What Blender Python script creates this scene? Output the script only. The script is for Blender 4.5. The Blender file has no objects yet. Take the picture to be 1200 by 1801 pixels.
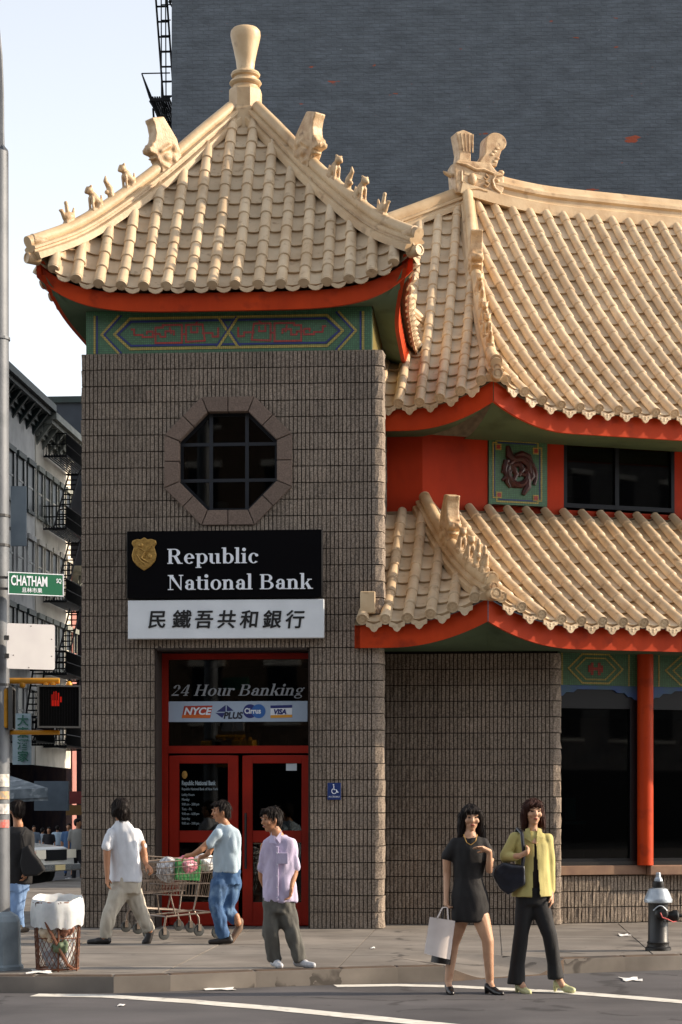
import bpy, bmesh, math, random
from mathutils import Vector, Matrix, noise
R = math.radians
random.seed(7)
scene = bpy.context.scene
col = scene.collection

# ------------------------------------------------------------------ camera
F, CX, HY, CH = 3600.0, 600.0, 1426.0, 1.6     # focal (px of the 1200 px wide photo), principal column, horizon row, eye height
cam_d = bpy.data.cameras.new('camera')
cam = bpy.data.objects.new('camera', cam_d); col.objects.link(cam)
cam.location = (0, 0, CH); cam.rotation_euler = (R(90), 0, 0)
cam_d.sensor_fit = 'HORIZONTAL'; cam_d.sensor_width = 36.0
cam_d.lens = 36.0 * F / 1200.0
cam_d.shift_y = (HY - 900.5) / 1200.0
cam_d.clip_start = 0.1; cam_d.clip_end = 3000
scene.camera = cam

# ------------------------------------------------------------------ light
SUN_EL, SUN_A = 25.0, -3.0        # elevation; azimuth: degrees toward the camera from due right (+X)
sd = Vector((math.cos(R(SUN_EL)) * math.cos(R(SUN_A)), -math.cos(R(SUN_EL)) * math.sin(R(SUN_A)), math.sin(R(SUN_EL))))
sun_d = bpy.data.lights.new('sun', 'SUN'); sun_d.energy = 4.6; sun_d.angle = R(0.53); sun_d.color = (1.0, 0.82, 0.62)
sun = bpy.data.objects.new('sun', sun_d); col.objects.link(sun)
sun.rotation_euler = sd.to_track_quat('Z', 'Y').to_euler(); sun.location = (30, 10, 30)
world = bpy.data.worlds.new('World'); scene.world = world; world.use_nodes = True
wn = world.node_tree.nodes; wl = world.node_tree.links
bg = wn['Background']; sky = wn.new('ShaderNodeTexSky')
sky.sky_type = 'NISHITA'; sky.sun_disc = False; sky.sun_elevation = R(SUN_EL)
sky.sun_rotation = math.atan2(sd.x, sd.y); sky.air_density = 1.0; sky.dust_density = 1.0; sky.ozone_density = 1.0
hs = wn.new('ShaderNodeHueSaturation'); hs.inputs['Saturation'].default_value = .3; hs.inputs['Value'].default_value = 1.35   # thin summer haze whitens the whole sky
wl.new(sky.outputs[0], hs.inputs['Color']); wl.new(hs.outputs[0], bg.inputs[0]); bg.inputs[1].default_value = 0.15
vs = scene.view_settings
vs.view_transform = 'Standard'; vs.look = 'None'; vs.exposure = 0.58; vs.gamma = 1.0; vs.use_curve_mapping = False
scene.cycles.use_denoising = True
scene.cycles.max_bounces = 8; scene.cycles.transparent_max_bounces = 12
scene.cycles.sample_clamp_indirect = 6.0

# ------------------------------------------------------------------ helpers
def W(px, py, Y): return Vector(((px - CX) / F * Y, Y, CH + (HY - py) / F * Y))
def G(px, py, z=0.0):            # the ground point (height z) under a pixel
    Y = F * (CH - z) / (py - HY); return Vector(((px - CX) / F * Y, Y, z))

class MB:
    """collects polygons of one mesh"""
    def __init__(s): s.v = []; s.f = []; s.m = []
    def add(s, vs, fs, mi=0):
        o = len(s.v); s.v += [tuple(p) for p in vs]; s.f += [tuple(i + o for i in f) for f in fs]; s.m += [mi] * len(fs); return s
    def box(s, a, b, mi=0, M=None):
        x0, y0, z0 = a; x1, y1, z1 = b
        p = [Vector(q) for q in ((x0,y0,z0),(x1,y0,z0),(x1,y1,z0),(x0,y1,z0),(x0,y0,z1),(x1,y0,z1),(x1,y1,z1),(x0,y1,z1))]
        if M is not None: p = [M @ q for q in p]
        return s.add(p, [(0,3,2,1),(4,5,6,7),(0,1,5,4),(1,2,6,5),(2,3,7,6),(3,0,4,7)], mi)
    def ring_strip(s, rings, closed=True, cap0=False, cap1=False, mi=0):
        n = len(rings[0]); vs = [p for r in rings for p in r]; fs = []
        for i in range(len(rings) - 1):
            for j in range(n if closed else n - 1):
                k = (j + 1) % n
                fs.append((i*n+j, i*n+k, (i+1)*n+k, (i+1)*n+j))
        if cap0: fs.append(tuple(range(n - 1, -1, -1)))
        if cap1: fs.append(tuple((len(rings)-1)*n + j for j in range(n)))
        return s.add(vs, fs, mi)
    def tube(s, pts, r, n=8, mi=0, cap=True):
        pts = [Vector(p) for p in pts]; rings = []
        rr = r if isinstance(r, (list, tuple)) else [r] * len(pts)
        up = None
        for i, p in enumerate(pts):
            t = (pts[min(i+1, len(pts)-1)] - pts[max(i-1, 0)])
            if t.length < 1e-9: t = Vector((0,0,1))
            t.normalize()
            if up is None: up = Vector((0,0,1)) if abs(t.z) < .9 else Vector((1,0,0))
            e = t.cross(up)
            if e.length < 1e-6: e = t.cross(Vector((0,1,0)))
            e.normalize(); u = e.cross(t).normalized(); up = u
            rings.append([p + (e*math.cos(2*math.pi*k/n) + u*math.sin(2*math.pi*k/n)) * rr[i] for k in range(n)])
        return s.ring_strip(rings, True, cap, cap, mi)
    def lathe(s, prof, n=24, M=None, mi=0, phase=0.0):
        rings = []
        for r, z in prof:
            ring = [Vector((r*math.cos(2*math.pi*k/n+phase), r*math.sin(2*math.pi*k/n+phase), z)) for k in range(n)]
            if M is not None: ring = [M @ p for p in ring]
            rings.append(ring)
        return s.ring_strip(rings, True, True, True, mi)
    def prism(s, poly, y0, y1, M=None, mi=0):       # polygon in local x,z extruded along y
        n = len(poly)
        vs = [Vector((x, y0, z)) for x, z in poly] + [Vector((x, y1, z)) for x, z in poly]
        if M is not None: vs = [M @ p for p in vs]
        fs = [tuple(range(n)), tuple(range(2*n-1, n-1, -1))] + [(i, i+n, (i+1)%n+n, (i+1)%n) for i in range(n)]
        return s.add(vs, fs, mi)
    def ell(s, c, r, M=None, n=10, mi=0):
        c = Vector(c); r = r if isinstance(r, (tuple, list)) else (r, r, r); rings = []
        for i in range(1, n):
            a = math.pi * i / n
            ring = [Vector((r[0]*math.sin(a)*math.cos(2*math.pi*k/(n+2)), r[1]*math.sin(a)*math.sin(2*math.pi*k/(n+2)), -r[2]*math.cos(a))) for k in range(n+2)]
            if M is not None: ring = [M @ p for p in ring]
            rings.append([c + p for p in ring])
        return s.ring_strip(rings, True, True, True, mi)
    def cap(s, a, b, ra, rb, n=12, mi=0):           # tapered capsule
        a, b = Vector(a), Vector(b)
        s.tube([a, b], [ra, rb], n, mi); s.ell(a, ra, None, 8, mi); s.ell(b, rb, None, 8, mi); return s
    def put(s, other, M):
        return s.add([M @ Vector(p) for p in other.v], other.f)
    def mesh(s, name, smooth=False, fix=False):
        me = bpy.data.meshes.new(name); me.from_pydata(s.v, [], s.f)
        if any(s.m): me.polygons.foreach_set('material_index', s.m)
        if fix:
            bm = bmesh.new(); bm.from_mesh(me); bmesh.ops.recalc_face_normals(bm, faces=bm.faces); bm.to_mesh(me); bm.free()
        if smooth:
            me.polygons.foreach_set('use_smooth', [True] * len(me.polygons))
            try: me.set_sharp_from_angle(angle=R(42))
            except Exception: pass
        me.update(); return me

def link(name, me, mat=None, parent=None, M=None, keep_world=False):
    o = bpy.data.objects.new(name, me); col.objects.link(o)
    if mat is not None and me is not None and len(me.materials) == 0:
        for m in (mat if isinstance(mat, (list, tuple)) else [mat]): me.materials.append(m)
    if M is not None: o.matrix_local = M
    if parent is not None:
        o.parent = parent
        if parent.get('_w'): o.matrix_parent_inverse = Matrix.Translation(-parent.location)
    return o
def obj(name, mb, mat, parent=None, smooth=False, M=None, fix=True):
    return link(name, mb.mesh(name, smooth, fix), mat, parent, M)
def tag(o, label=None, cat=None, group=None, kind=None):
    if label: o['label'] = label
    if cat: o['category'] = cat
    if group: o['group'] = group
    if kind: o['kind'] = kind
    return o
def empty(name, loc=(0,0,0), rz=0.0, world_children=False):
    o = bpy.data.objects.new(name, None); col.objects.link(o); o.empty_display_size = .2
    o.location = loc; o.rotation_euler = (0, 0, rz)
    if world_children: o['_w'] = 1
    return o
def beveled(mb, w=0.01, seg=1):
    me = mb.mesh('t', fix=True); bm = bmesh.new(); bm.from_mesh(me)
    bmesh.ops.remove_doubles(bm, verts=bm.verts, dist=1e-5)
    es = [e for e in bm.edges if len(e.link_faces) == 2 and e.calc_face_angle(0) > R(25)]
    bmesh.ops.bevel(bm, geom=es, offset=w, segments=seg, affect='EDGES', profile=.5, clamp_overlap=True)
    bm.to_mesh(me); bm.free(); return me
def blob(mb, voxel=.012, smooth=6, disp=None, decim=None):
    """melt overlapping primitives into one continuous skin"""
    me = mb.mesh('t', fix=False); o = bpy.data.objects.new('t', me); col.objects.link(o)
    m = o.modifiers.new('r', 'REMESH'); m.mode = 'VOXEL'; m.voxel_size = voxel
    if smooth:
        m = o.modifiers.new('s', 'SMOOTH'); m.iterations = smooth; m.factor = .5
    dg = bpy.context.evaluated_depsgraph_get()
    r = bpy.data.meshes.new_from_object(o.evaluated_get(dg))
    bpy.data.objects.remove(o); bpy.data.meshes.remove(me)
    r.polygons.foreach_set('use_smooth', [True] * len(r.polygons))
    if disp:
        ns = [v.normal.copy() for v in r.vertices]
        for v, n in zip(r.vertices, ns): v.co = v.co + n * disp(v.co, n)
    r.update(); return r
def text_mesh(txt, size, extrude=.004, bold=0.0, shear=0.0, align='LEFT', sx=1.0):
    c = bpy.data.curves.new('t', 'FONT'); c.body = txt; c.size = size; c.extrude = extrude; c.offset = bold; c.shear = shear
    c.align_x = align; c.resolution_u = 3
    o = bpy.data.objects.new('t', c); col.objects.link(o)
    dg = bpy.context.evaluated_depsgraph_get()
    me = bpy.data.meshes.new_from_object(o.evaluated_get(dg)); bpy.data.objects.remove(o); bpy.data.curves.remove(c)
    me.transform(Matrix(((sx,0,0,0),(0,0,-1,0),(0,1,0,0),(0,0,0,1))))      # text lies in x,z; its face looks to -y
    return me

# ------------------------------------------------------------------ materials
def lin(h):
    if isinstance(h, str):
        h = h.lstrip('#'); h = [int(h[i:i+2], 16) / 255 for i in (0, 2, 4)]
        return tuple(x/12.92 if x <= .04045 else ((x+.055)/1.055)**2.4 for x in h)
    return h
MATS = {}
def mat(name, c, rough=.7, c2=None, scale=8.0, detail=4.0, bump=0.0, bscale=None, metal=0.0, rand=0.0, spec=.5, c3=None, c3scale=2.0, c3lo=.55, c3hi=.75, stretch=None, coord='world', emit=None, coat=0.0, sss=0.0, bdist=.01, wash=None, spots=None, cracks=None):
    if name in MATS: return MATS[name]
    m = bpy.data.materials.new(name); m.use_nodes = True; n = m.node_tree.nodes; l = m.node_tree.links
    b = n['Principled BSDF']; c = lin(c)
    b.inputs['Roughness'].default_value = rough; b.inputs['Metallic'].default_value = metal
    b.inputs['Specular IOR Level'].default_value = spec
    if coat: b.inputs['Coat Weight'].default_value = coat; b.inputs['Coat Roughness'].default_value = .1
    if sss: b.inputs['Subsurface Weight'].default_value = sss; b.inputs['Subsurface Radius'].default_value = (.02,.008,.004)
    b.inputs['Base Color'].default_value = (*c, 1)
    if coord == 'world':
        g = n.new('ShaderNodeNewGeometry'); vec = g.outputs['Position']
    else:
        g = n.new('ShaderNodeTexCoord'); vec = g.outputs['Object']
    if stretch:
        mp = n.new('ShaderNodeMapping'); mp.inputs['Scale'].default_value = stretch; l.new(vec, mp.inputs[0]); vec = mp.outputs[0]
    out = None
    if c2 is not None:
        t = n.new('ShaderNodeTexNoise'); t.inputs['Scale'].default_value = scale; t.inputs['Detail'].default_value = detail; l.new(vec, t.inputs['Vector'])
        rp = n.new('ShaderNodeMapRange'); rp.inputs['From Min'].default_value = .32; rp.inputs['From Max'].default_value = .68
        l.new(t.outputs[0], rp.inputs[0])
        mx = n.new('ShaderNodeMix'); mx.data_type = 'RGBA'; mx.inputs[6].default_value = (*c, 1); mx.inputs[7].default_value = (*lin(c2), 1)
        l.new(rp.outputs[0], mx.inputs[0]); out = mx.outputs[2]
    if c3 is not None:
        t = n.new('ShaderNodeTexNoise'); t.inputs['Scale'].default_value = c3scale; t.inputs['Detail'].default_value = 6; l.new(vec, t.inputs['Vector'])
        rp = n.new('ShaderNodeMapRange'); rp.inputs['From Min'].default_value = c3lo; rp.inputs['From Max'].default_value = c3hi
        l.new(t.outputs[0], rp.inputs[0])
        mx = n.new('ShaderNodeMix'); mx.data_type = 'RGBA'; mx.inputs[7].default_value = (*lin(c3), 1)
        if out is None: mx.inputs[6].default_value = (*c, 1)
        else: l.new(out, mx.inputs[6])
        l.new(rp.outputs[0], mx.inputs[0]); out = mx.outputs[2]
    if wash:                                   # broad soot, run-off and fading
        ws, wa, wst = wash
        mp = n.new('ShaderNodeMapping'); mp.inputs['Scale'].default_value = wst; l.new(g.outputs[0], mp.inputs[0])
        t = n.new('ShaderNodeTexNoise'); t.inputs['Scale'].default_value = ws; t.inputs['Detail'].default_value = 7; t.inputs['Roughness'].default_value = .6; l.new(mp.outputs[0], t.inputs['Vector'])
        rp = n.new('ShaderNodeMapRange'); rp.inputs['From Min'].default_value = .32; rp.inputs['From Max'].default_value = .68; rp.inputs['To Min'].default_value = 1 - wa; rp.inputs['To Max'].default_value = 1 + wa*.6; l.new(t.outputs[0], rp.inputs[0])
        hs = n.new('ShaderNodeHueSaturation'); l.new(rp.outputs[0], hs.inputs['Value'])
        if out is None: hs.inputs['Color'].default_value = (*c, 1)
        else: l.new(out, hs.inputs['Color'])
        out = hs.outputs[0]
    if spots:                                  # gum, oil and tar spots
        sc_, rad, colr = spots
        vo = n.new('ShaderNodeTexVoronoi'); vo.inputs['Scale'].default_value = sc_; l.new(vec, vo.inputs['Vector'])
        lt = n.new('ShaderNodeMapRange'); lt.inputs['From Min'].default_value = rad; lt.inputs['From Max'].default_value = rad*.6; l.new(vo.outputs['Distance'], lt.inputs[0])
        sx = n.new('ShaderNodeSeparateXYZ'); l.new(vo.outputs['Color'], sx.inputs[0]); gt = n.new('ShaderNodeMath'); gt.operation = 'GREATER_THAN'; gt.inputs[1].default_value = .55; l.new(sx.outputs[0], gt.inputs[0])
        mu = n.new('ShaderNodeMath'); mu.operation = 'MULTIPLY'; l.new(lt.outputs[0], mu.inputs[0]); l.new(gt.outputs[0], mu.inputs[1])
        mx = n.new('ShaderNodeMix'); mx.data_type = 'RGBA'; mx.inputs[7].default_value = (*lin(colr), 1); l.new(mu.outputs[0], mx.inputs[0])
        if out is None: mx.inputs[6].default_value = (*c, 1)
        else: l.new(out, mx.inputs[6])
        out = mx.outputs[2]
    if cracks:                                 # wandering hairline cracks
        cs_, cw, colr = cracks
        wz = n.new('ShaderNodeTexNoise'); wz.inputs['Scale'].default_value = 2.2; wz.inputs['Detail'].default_value = 5; l.new(vec, wz.inputs['Vector'])
        mv = n.new('ShaderNodeMix'); mv.data_type = 'VECTOR'; mv.inputs[0].default_value = .3; l.new(vec, mv.inputs[4]); l.new(wz.outputs[1], mv.inputs[5])
        vo = n.new('ShaderNodeTexVoronoi'); vo.feature = 'DISTANCE_TO_EDGE'; vo.inputs['Scale'].default_value = cs_; l.new(mv.outputs[1], vo.inputs['Vector'])
        lt = n.new('ShaderNodeMapRange'); lt.inputs['From Min'].default_value = cw; lt.inputs['From Max'].default_value = cw*.3; lt.inputs['To Max'].default_value = .75; l.new(vo.outputs['Distance'], lt.inputs[0])
        gt = n.new('ShaderNodeMath'); gt.operation = 'GREATER_THAN'; gt.inputs[1].default_value = .5; l.new(wz.outputs[0], gt.inputs[0])
        mu = n.new('ShaderNodeMath'); mu.operation = 'MULTIPLY'; l.new(lt.outputs[0], mu.inputs[0]); l.new(gt.outputs[0], mu.inputs[1])
        mx = n.new('ShaderNodeMix'); mx.data_type = 'RGBA'; mx.inputs[7].default_value = (*lin(colr), 1); l.new(mu.outputs[0], mx.inputs[0])
        if out is None: mx.inputs[6].default_value = (*c, 1)
        else: l.new(out, mx.inputs[6])
        out = mx.outputs[2]
    if rand:
        oi = n.new('ShaderNodeObjectInfo'); rp = n.new('ShaderNodeMapRange')
        rp.inputs['To Min'].default_value = 1 - rand; rp.inputs['To Max'].default_value = 1 + rand; l.new(oi.outputs['Random'], rp.inputs[0])
        hs = n.new('ShaderNodeHueSaturation'); l.new(rp.outputs[0], hs.inputs['Value'])
        if out is None: hs.inputs['Color'].default_value = (*c, 1)
        else: l.new(out, hs.inputs['Color'])
        out = hs.outputs[0]
    if out is not None: l.new(out, b.inputs['Base Color'])
    if bump:
        t = n.new('ShaderNodeTexNoise'); t.inputs['Scale'].default_value = bscale or scale * 3; t.inputs['Detail'].default_value = 5; l.new(vec, t.inputs['Vector'])
        bp = n.new('ShaderNodeBump'); bp.inputs['Strength'].default_value = bump; bp.inputs['Distance'].default_value = bdist
        l.new(t.outputs[0], bp.inputs['Height']); l.new(bp.outputs[0], b.inputs['Normal'])
    if emit:
        b.inputs['Emission Color'].default_value = (*lin(emit[0]), 1); b.inputs['Emission Strength'].default_value = emit[1]
    MATS[name] = m; return m
def glass(name, tint='#6a7474', refl=1.0, rough=.02):
    if name in MATS: return MATS[name]
    m = bpy.data.materials.new(name); m.use_nodes = True; n = m.node_tree.nodes; l = m.node_tree.links
    n.remove(n['Principled BSDF']); o = n['Material Output']
    tr = n.new('ShaderNodeBsdfTransparent'); tr.inputs[0].default_value = (*lin(tint), 1)
    gl = n.new('ShaderNodeBsdfGlossy'); gl.inputs['Roughness'].default_value = rough
    fr = n.new('ShaderNodeFresnel'); fr.inputs[0].default_value = 1.5
    mu = n.new('ShaderNodeMath'); mu.operation = 'MULTIPLY'; mu.inputs[1].default_value = refl; l.new(fr.outputs[0], mu.inputs[0])
    mx = n.new('ShaderNodeMixShader'); l.new(mu.outputs[0], mx.inputs[0]); l.new(tr.outputs[0], mx.inputs[1]); l.new(gl.outputs[0], mx.inputs[2])
    l.new(mx.outputs[0], o.inputs[0]); MATS[name] = m; return m

M_block = mat('ribbed_block', '#988a7c', .92, '#62574c', 55, 3, bump=.9, bscale=90, rand=.11, wash=(.8,.22,(1.4,1.4,.35)), bdist=.012, c3='#a99a86', c3scale=120, c3lo=.6, c3hi=.7)
M_mortar = mat('mortar', '#3a302a', .95, '#2a2320', 30, bump=.3)
M_stone = mat('octagon_stone', '#7d6b5f', .9, '#5f5148', 60, 3, bump=.6, bscale=110, rand=.12)
M_tile = mat('sand_tile', '#d0ba9a', .45, '#bfa583', 3.0, 5, bump=.12, bscale=26, rand=.09, wash=(1.1,.16,(1,1,.5)), c3='#8d7050', c3scale=9, c3lo=.60, c3hi=.8, spec=.45)
M_ridge = mat('ridge_tile', '#cfb691', .5, '#b5966f', 2.6, 6, wash=(1.3,.15,(1,1,.6)), bump=.3, bscale=24, c3='#7f6142', c3scale=5, c3lo=.62, c3hi=.8)
M_orn = mat('ornament_tile', '#ccb18b', .5, '#a6845e', 9, 5, bump=.5, bscale=45, c3='#6e5236', c3scale=12, c3lo=.6, c3hi=.78)
M_deck = mat('roof_mortar', '#8d7657', .9, '#6d5a42', 9, bump=.4)
M_red = mat('red_paint', '#c03f10', .55, '#ad340c', 1.5, 4, spec=.2, bump=.10, bscale=30, c3='#85290f', c3scale=4.5, c3lo=.58, c3hi=.8, wash=(1.6,.18,(1.5,1.5,.4)))
M_reddoor = mat('red_door_paint', '#921c08', .45, '#7c1506', 2, 4, spec=.25, bump=.05, bscale=20)
M_green = mat('green_soffit', '#4f6349', .75, '#41543e', 1.2, 5, c3='#35452f', c3scale=2.5)
M_black = mat('black_sign', '#060609', .3, spec=.12)
M_white = mat('white_sign', '#dde2e6', .5, '#d2d7db', 3)
M_letter = mat('letter_white', '#e6ebf2', .5)
M_ink = mat('ink_black', '#0a0a0c', .5)
M_gold = mat('gold_shield', '#b8924e', .38, '#8a6a33', 30, 4, metal=.55, bump=.4, bscale=60)
M_darkframe = mat('dark_frame', '#0d1118', .4, spec=.25)
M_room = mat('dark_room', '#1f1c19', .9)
M_glass = glass('window_glass', '#8a9494', .9)
M_wood = mat('room_wood', '#a07d3e', .6, '#7d5f2c', 6)
# ------------------------------------------------------------------ a small fat-face serif alphabet, drawn as strokes
def glyph(ch):
    P = []                                         # list of polygons (x,z) in em units
    T, t = .125, .04                               # thick, thin
    def rect(x0, z0, x1, z1): P.append([(x0,z0),(x1,z0),(x1,z1),(x0,z1)])
    def poly(*p): P.append(list(p))
    def ring(cx, cz, rx, rz, a0, a1, tw=T, th=t, n=20):
        for i in range(n):
            a, b = R(a0 + (a1-a0)*i/n), R(a0 + (a1-a0)*(i+1)/n)
            P.append([(cx+rx*math.cos(a), cz+rz*math.sin(a)), (cx+rx*math.cos(b), cz+rz*math.sin(b)),
                      (cx+(rx-tw)*math.cos(b), cz+(rz-th)*math.sin(b)), (cx+(rx-tw)*math.cos(a), cz+(rz-th)*math.sin(a))])
    def disc(cx, cz, r): P.append([(cx+r*math.cos(R(30*k)), cz+r*math.sin(R(30*k))) for k in range(12)])
    def stem(x, z0, z1, s0=True, s1=True, half=False):
        rect(x, z0, x+T, z1)
        if s0: rect(x-.06, z0, x+T+.06, z0+t)
        if s1: rect(x-.06, z1-t, x+T+(0 if half else .06), z1)
    X, C, A, D = .47, .70, .74, -.2
    w = .5
    if ch == 'R':
        stem(.08, 0, C); rect(.1, C-t, .34, C); rect(.1, .34, .34, .34+t); ring(.33, .52, .23, .18, -90, 90)
        poly((.28,.35),(.43,.35),(.60,.03),(.46,.0)); rect(.46,0,.68,t); w = .70
    elif ch == 'B':
        stem(.08, 0, C); rect(.1, C-t, .36, C); rect(.1, .36, .38, .36+t); rect(.1, 0, .38, t)
        ring(.35, .53, .21, .17, -90, 90); ring(.37, .19, .25, .19, -90, 90); w = .68
    elif ch == 'N':
        stem(.1, 0, C, True, True); P.pop(0); rect(.13, 0, .13+t, C); poly((.06,C),(.24,C),(.66,0),(.60,0)); rect(.60, 0, .60+t, C); rect(.53,C-t,.72,C); w = .76
    elif ch == 'H':
        stem(.08, 0, C); stem(.50, 0, C); rect(.1, .34, .55, .34+t); w = .74
    elif ch == 'e':
        ring(.25, X/2, .22, X/2+.01, 0, 320); rect(.06, X/2, .46, X/2+t); w = .50
    elif ch == 'c':
        ring(.25, X/2, .22, X/2+.01, 45, 320); disc(.38, X-.1, .065); w = .47
    elif ch == 'o':
        ring(.26, X/2, .235, X/2+.01, 0, 360); w = .53
    elif ch == 'p':
        stem(.07, D, X, True, True, True); ring(.29, X/2, .23, X/2+.01, -130, 130); w = .55
    elif ch == 'b':
        stem(.07, 0, A, False, True, True); ring(.29, X/2, .23, X/2+.01, -130, 130); w = .55
    elif ch == 'u':
        stem(.06, .08, X, False, True, True); ring(.22, .14, .16, .15, 180, 300, T, .05); stem(.34, 0, X, False, True, True); rect(.40,0,.53,t); w = .55
    elif ch == 'n':
        stem(.06, 0, X, True, True, True); ring(.28, X-.16, .185, .17, 0, 150, T, .05); stem(.34, 0, X-.15, True, False); w = .56
    elif ch == 'l':
        stem(.06, 0, A, True, True, True); w = .27
    elif ch == 'i':
        stem(.06, 0, X, True, True, True); disc(.12, .64, .08); w = .27
    elif ch == 't':
        stem(.08, .06, .62, False, False); rect(.01, X-t, .30, X); ring(.22, .12, .14, .12, 180, 310, T*.9, .05); w = .33
    elif ch == 'a':
        stem(.29, 0, X-.13, False, False); ring(.24, X-.14, .175, .15, 0, 150, T, .045); disc(.11, X-.13, .06)
        ring(.21, .14, .175, .145, 60, 330, T, .045); rect(.36, 0, .50, t); w = .50
    elif ch == 'k':
        stem(.06, 0, A, True, True, True); poly((.17,.2),(.21,.2),(.46,X-.02),(.40,X-.02)); poly((.23,.28),(.35,.31),(.53,0),(.38,0)); rect(.33,X-t,.52,X); rect(.35,0,.57,t); w = .57
    elif ch == 'r':
        stem(.06, 0, X, True, True, True); ring(.27, X-.13, .14, .135, 60, 160, T, .05); disc(.34, X-.07, .065); w = .42
    elif ch == 'g':
        ring(.23, .33, .19, .15, 0, 360, .10, t); ring(.25, -.07, .22, .12, 0, 360, .07, t); rect(.10,.06,.32,.14); disc(.43,.45,.05); w = .50
    elif ch == '2':
        ring(.22, .5, .19, .19, -30, 170, T, t); poly((.34,.42),(.41,.46),(.13,.1),(.05,.06)); rect(.04, 0, .44, .1); disc(.09,.52,.06); w = .50
    elif ch == '4':
        rect(.27, 0, .27+T, C); rect(.2,0,.46,t); poly((.27,C),(.31,C),(.08,.2),(.02,.2)); rect(.02,.17,.48,.17+t+.01); w = .52
    elif ch == ' ': w = .26
    return P, w
def serif_text(txt, size, shear=0.0, depth=.012, squeeze=1.0, track=.0):
    """letters standing off a board; text plane x,z, facing -y. returns list of (char, MB, x0)"""
    x = 0.0; out = []
    for ch in txt:
        P, w = glyph(ch)
        if P:
            mb = MB()
            for k, p in enumerate(P):
                q = [((x + px + pz*shear) * size * squeeze, pz * size) for px, pz in p]
                mb.prism(q, -depth - .0004 * (k % 7), 0)
            out.append((ch, mb))
        x += w + track
    return out, x * size * squeeze
# ------------------------------------------------------------------ ground
M_road = mat('asphalt', '#555253', .85, '#474547', 1.3, 8, bump=.5, bscale=160, c3='#353335', c3scale=.5, c3lo=.5, c3hi=.7, bdist=.006, wash=(.9,.2,(.35,1.6,1)), spots=(2.2,.10,'#2c2a2b'), cracks=(.55,.022,'#262425'))
M_pave = mat('concrete', '#7f7870', .9, '#6a645d', 2.2, 8, bump=.25, bscale=120, rand=.06, c3='#544c44', c3scale=.8, c3lo=.5, c3hi=.8, bdist=.004, spots=(3.4,.09,'#38332f'), wash=(.7,.2,(1,1,1)), cracks=(.45,.014,'#38332f'))
M_kerb = mat('kerb_steel', '#584636', .8, '#3f332a', 3, 6, bump=.3, bscale=60, c3='#33302e', c3scale=.9, c3lo=.5, c3hi=.7, rand=.08)
M_paint = mat('road_paint', '#d8d5cc', .8, '#c2beb4', 6, 6, bump=.2, bscale=90, c3='#77736e', c3scale=9, c3lo=.58, c3hi=.75)
g = MB(); g.add([(-700,-700,0),(700,-700,0),(700,1200,0),(-700,1200,0)], [(0,1,2,3)])
tag(obj('road', g, M_road), kind='structure')

KZ = .15
TH = R(-4.2)                                          # the bank tower and the side street are turned by this
tA, tD = Vector((math.cos(TH), math.sin(TH))), Vector((-math.sin(TH), math.cos(TH)))   # along the tower front / into the block
TO = Vector((.425, 25.1))                             # front right corner of the tower
kerb_px = [(-420,1741),(-120,1746),(60,1747),(200,1747),(300,1744),(450,1737),(602,1732),(700,1729),(784,1727),(992,1713),(1100,1709),(1200,1706),(1330,1702),(1560,1694),(1900,1684)]
kerb = [G(x, y) for x, y in kerb_px]
side0 = TO - tA * (3.654 + 4.0)
left_pts = []
c0 = kerb[0]
cor = [Vector((c0.x-1.1, c0.y+.25, 0)), Vector((c0.x-1.9, c0.y+.9, 0)), Vector((c0.x-2.2, c0.y+1.9, 0))]
sp = [Vector((side0.x + tD.x*t, side0.y + tD.y*t, 0)) for t in (-1.5, 4, 12, 20, 28, 100)]
cor = [Vector((sp[0].x+1.6, c0.y+.22, 0)), Vector((sp[0].x+.55, c0.y+.9, 0)), Vector((sp[0].x+.05, c0.y+2.3, 0))]
edge = sp[::-1] + cor[::-1] + kerb                      # from far along the side street round the corner to the right
ramp_i = len(sp) + len(cor) + 8                       # kerb index of the ramp start
ra, rb = edge[ramp_i], edge[ramp_i+1]
rin = Vector(((rb-ra).y * -1, (rb-ra).x, 0)).normalized()   # inward
ra2, rb2 = ra + rin*1.25 + (rb-ra).normalized()*.35, rb + rin*1.25 - (rb-ra).normalized()*.35
far = [Vector((30, 110, 0)), Vector((sp[-1].x, 112, 0))]
poly = edge[:ramp_i+1] + [ra2, rb2] + edge[ramp_i+1:] + far
def slab(mb, pts, z0, z1):
    n = len(pts)
    mb.add([(p.x,p.y,z0) for p in pts] + [(p.x,p.y,z1) for p in pts], [tuple(range(n-1,-1,-1)), tuple(range(n,2*n))] + [(i,(i+1)%n,(i+1)%n+n,i+n) for i in range(n)])
g = MB(); slab(g, poly, -.02, KZ - .007)
me = g.mesh('sidewalk', fix=True); bm = bmesh.new(); bm.from_mesh(me); bmesh.ops.triangulate(bm, faces=bm.faces[:]); bm.to_mesh(me); bm.free()
pave = tag(link('sidewalk', me, M_pave), kind='structure')
def clip(subj, a, b):
    out = []; d = b - a
    side = lambda p: d.x*(p.y-a.y) - d.y*(p.x-a.x)
    for i in range(len(subj)):
        p, q = subj[i], subj[(i+1) % len(subj)]; sp_, sq = side(p), side(q)
        if sp_ >= 0: out.append(p)
        if (sp_ >= 0) != (sq >= 0):
            k = sp_ / (sp_ - sq); out.append(p + (q-p)*k)
    return out
def area(p): return .5*sum(p[i].x*p[(i+1)%len(p)].y - p[(i+1)%len(p)].x*p[i].y for i in range(len(p)))
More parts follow.
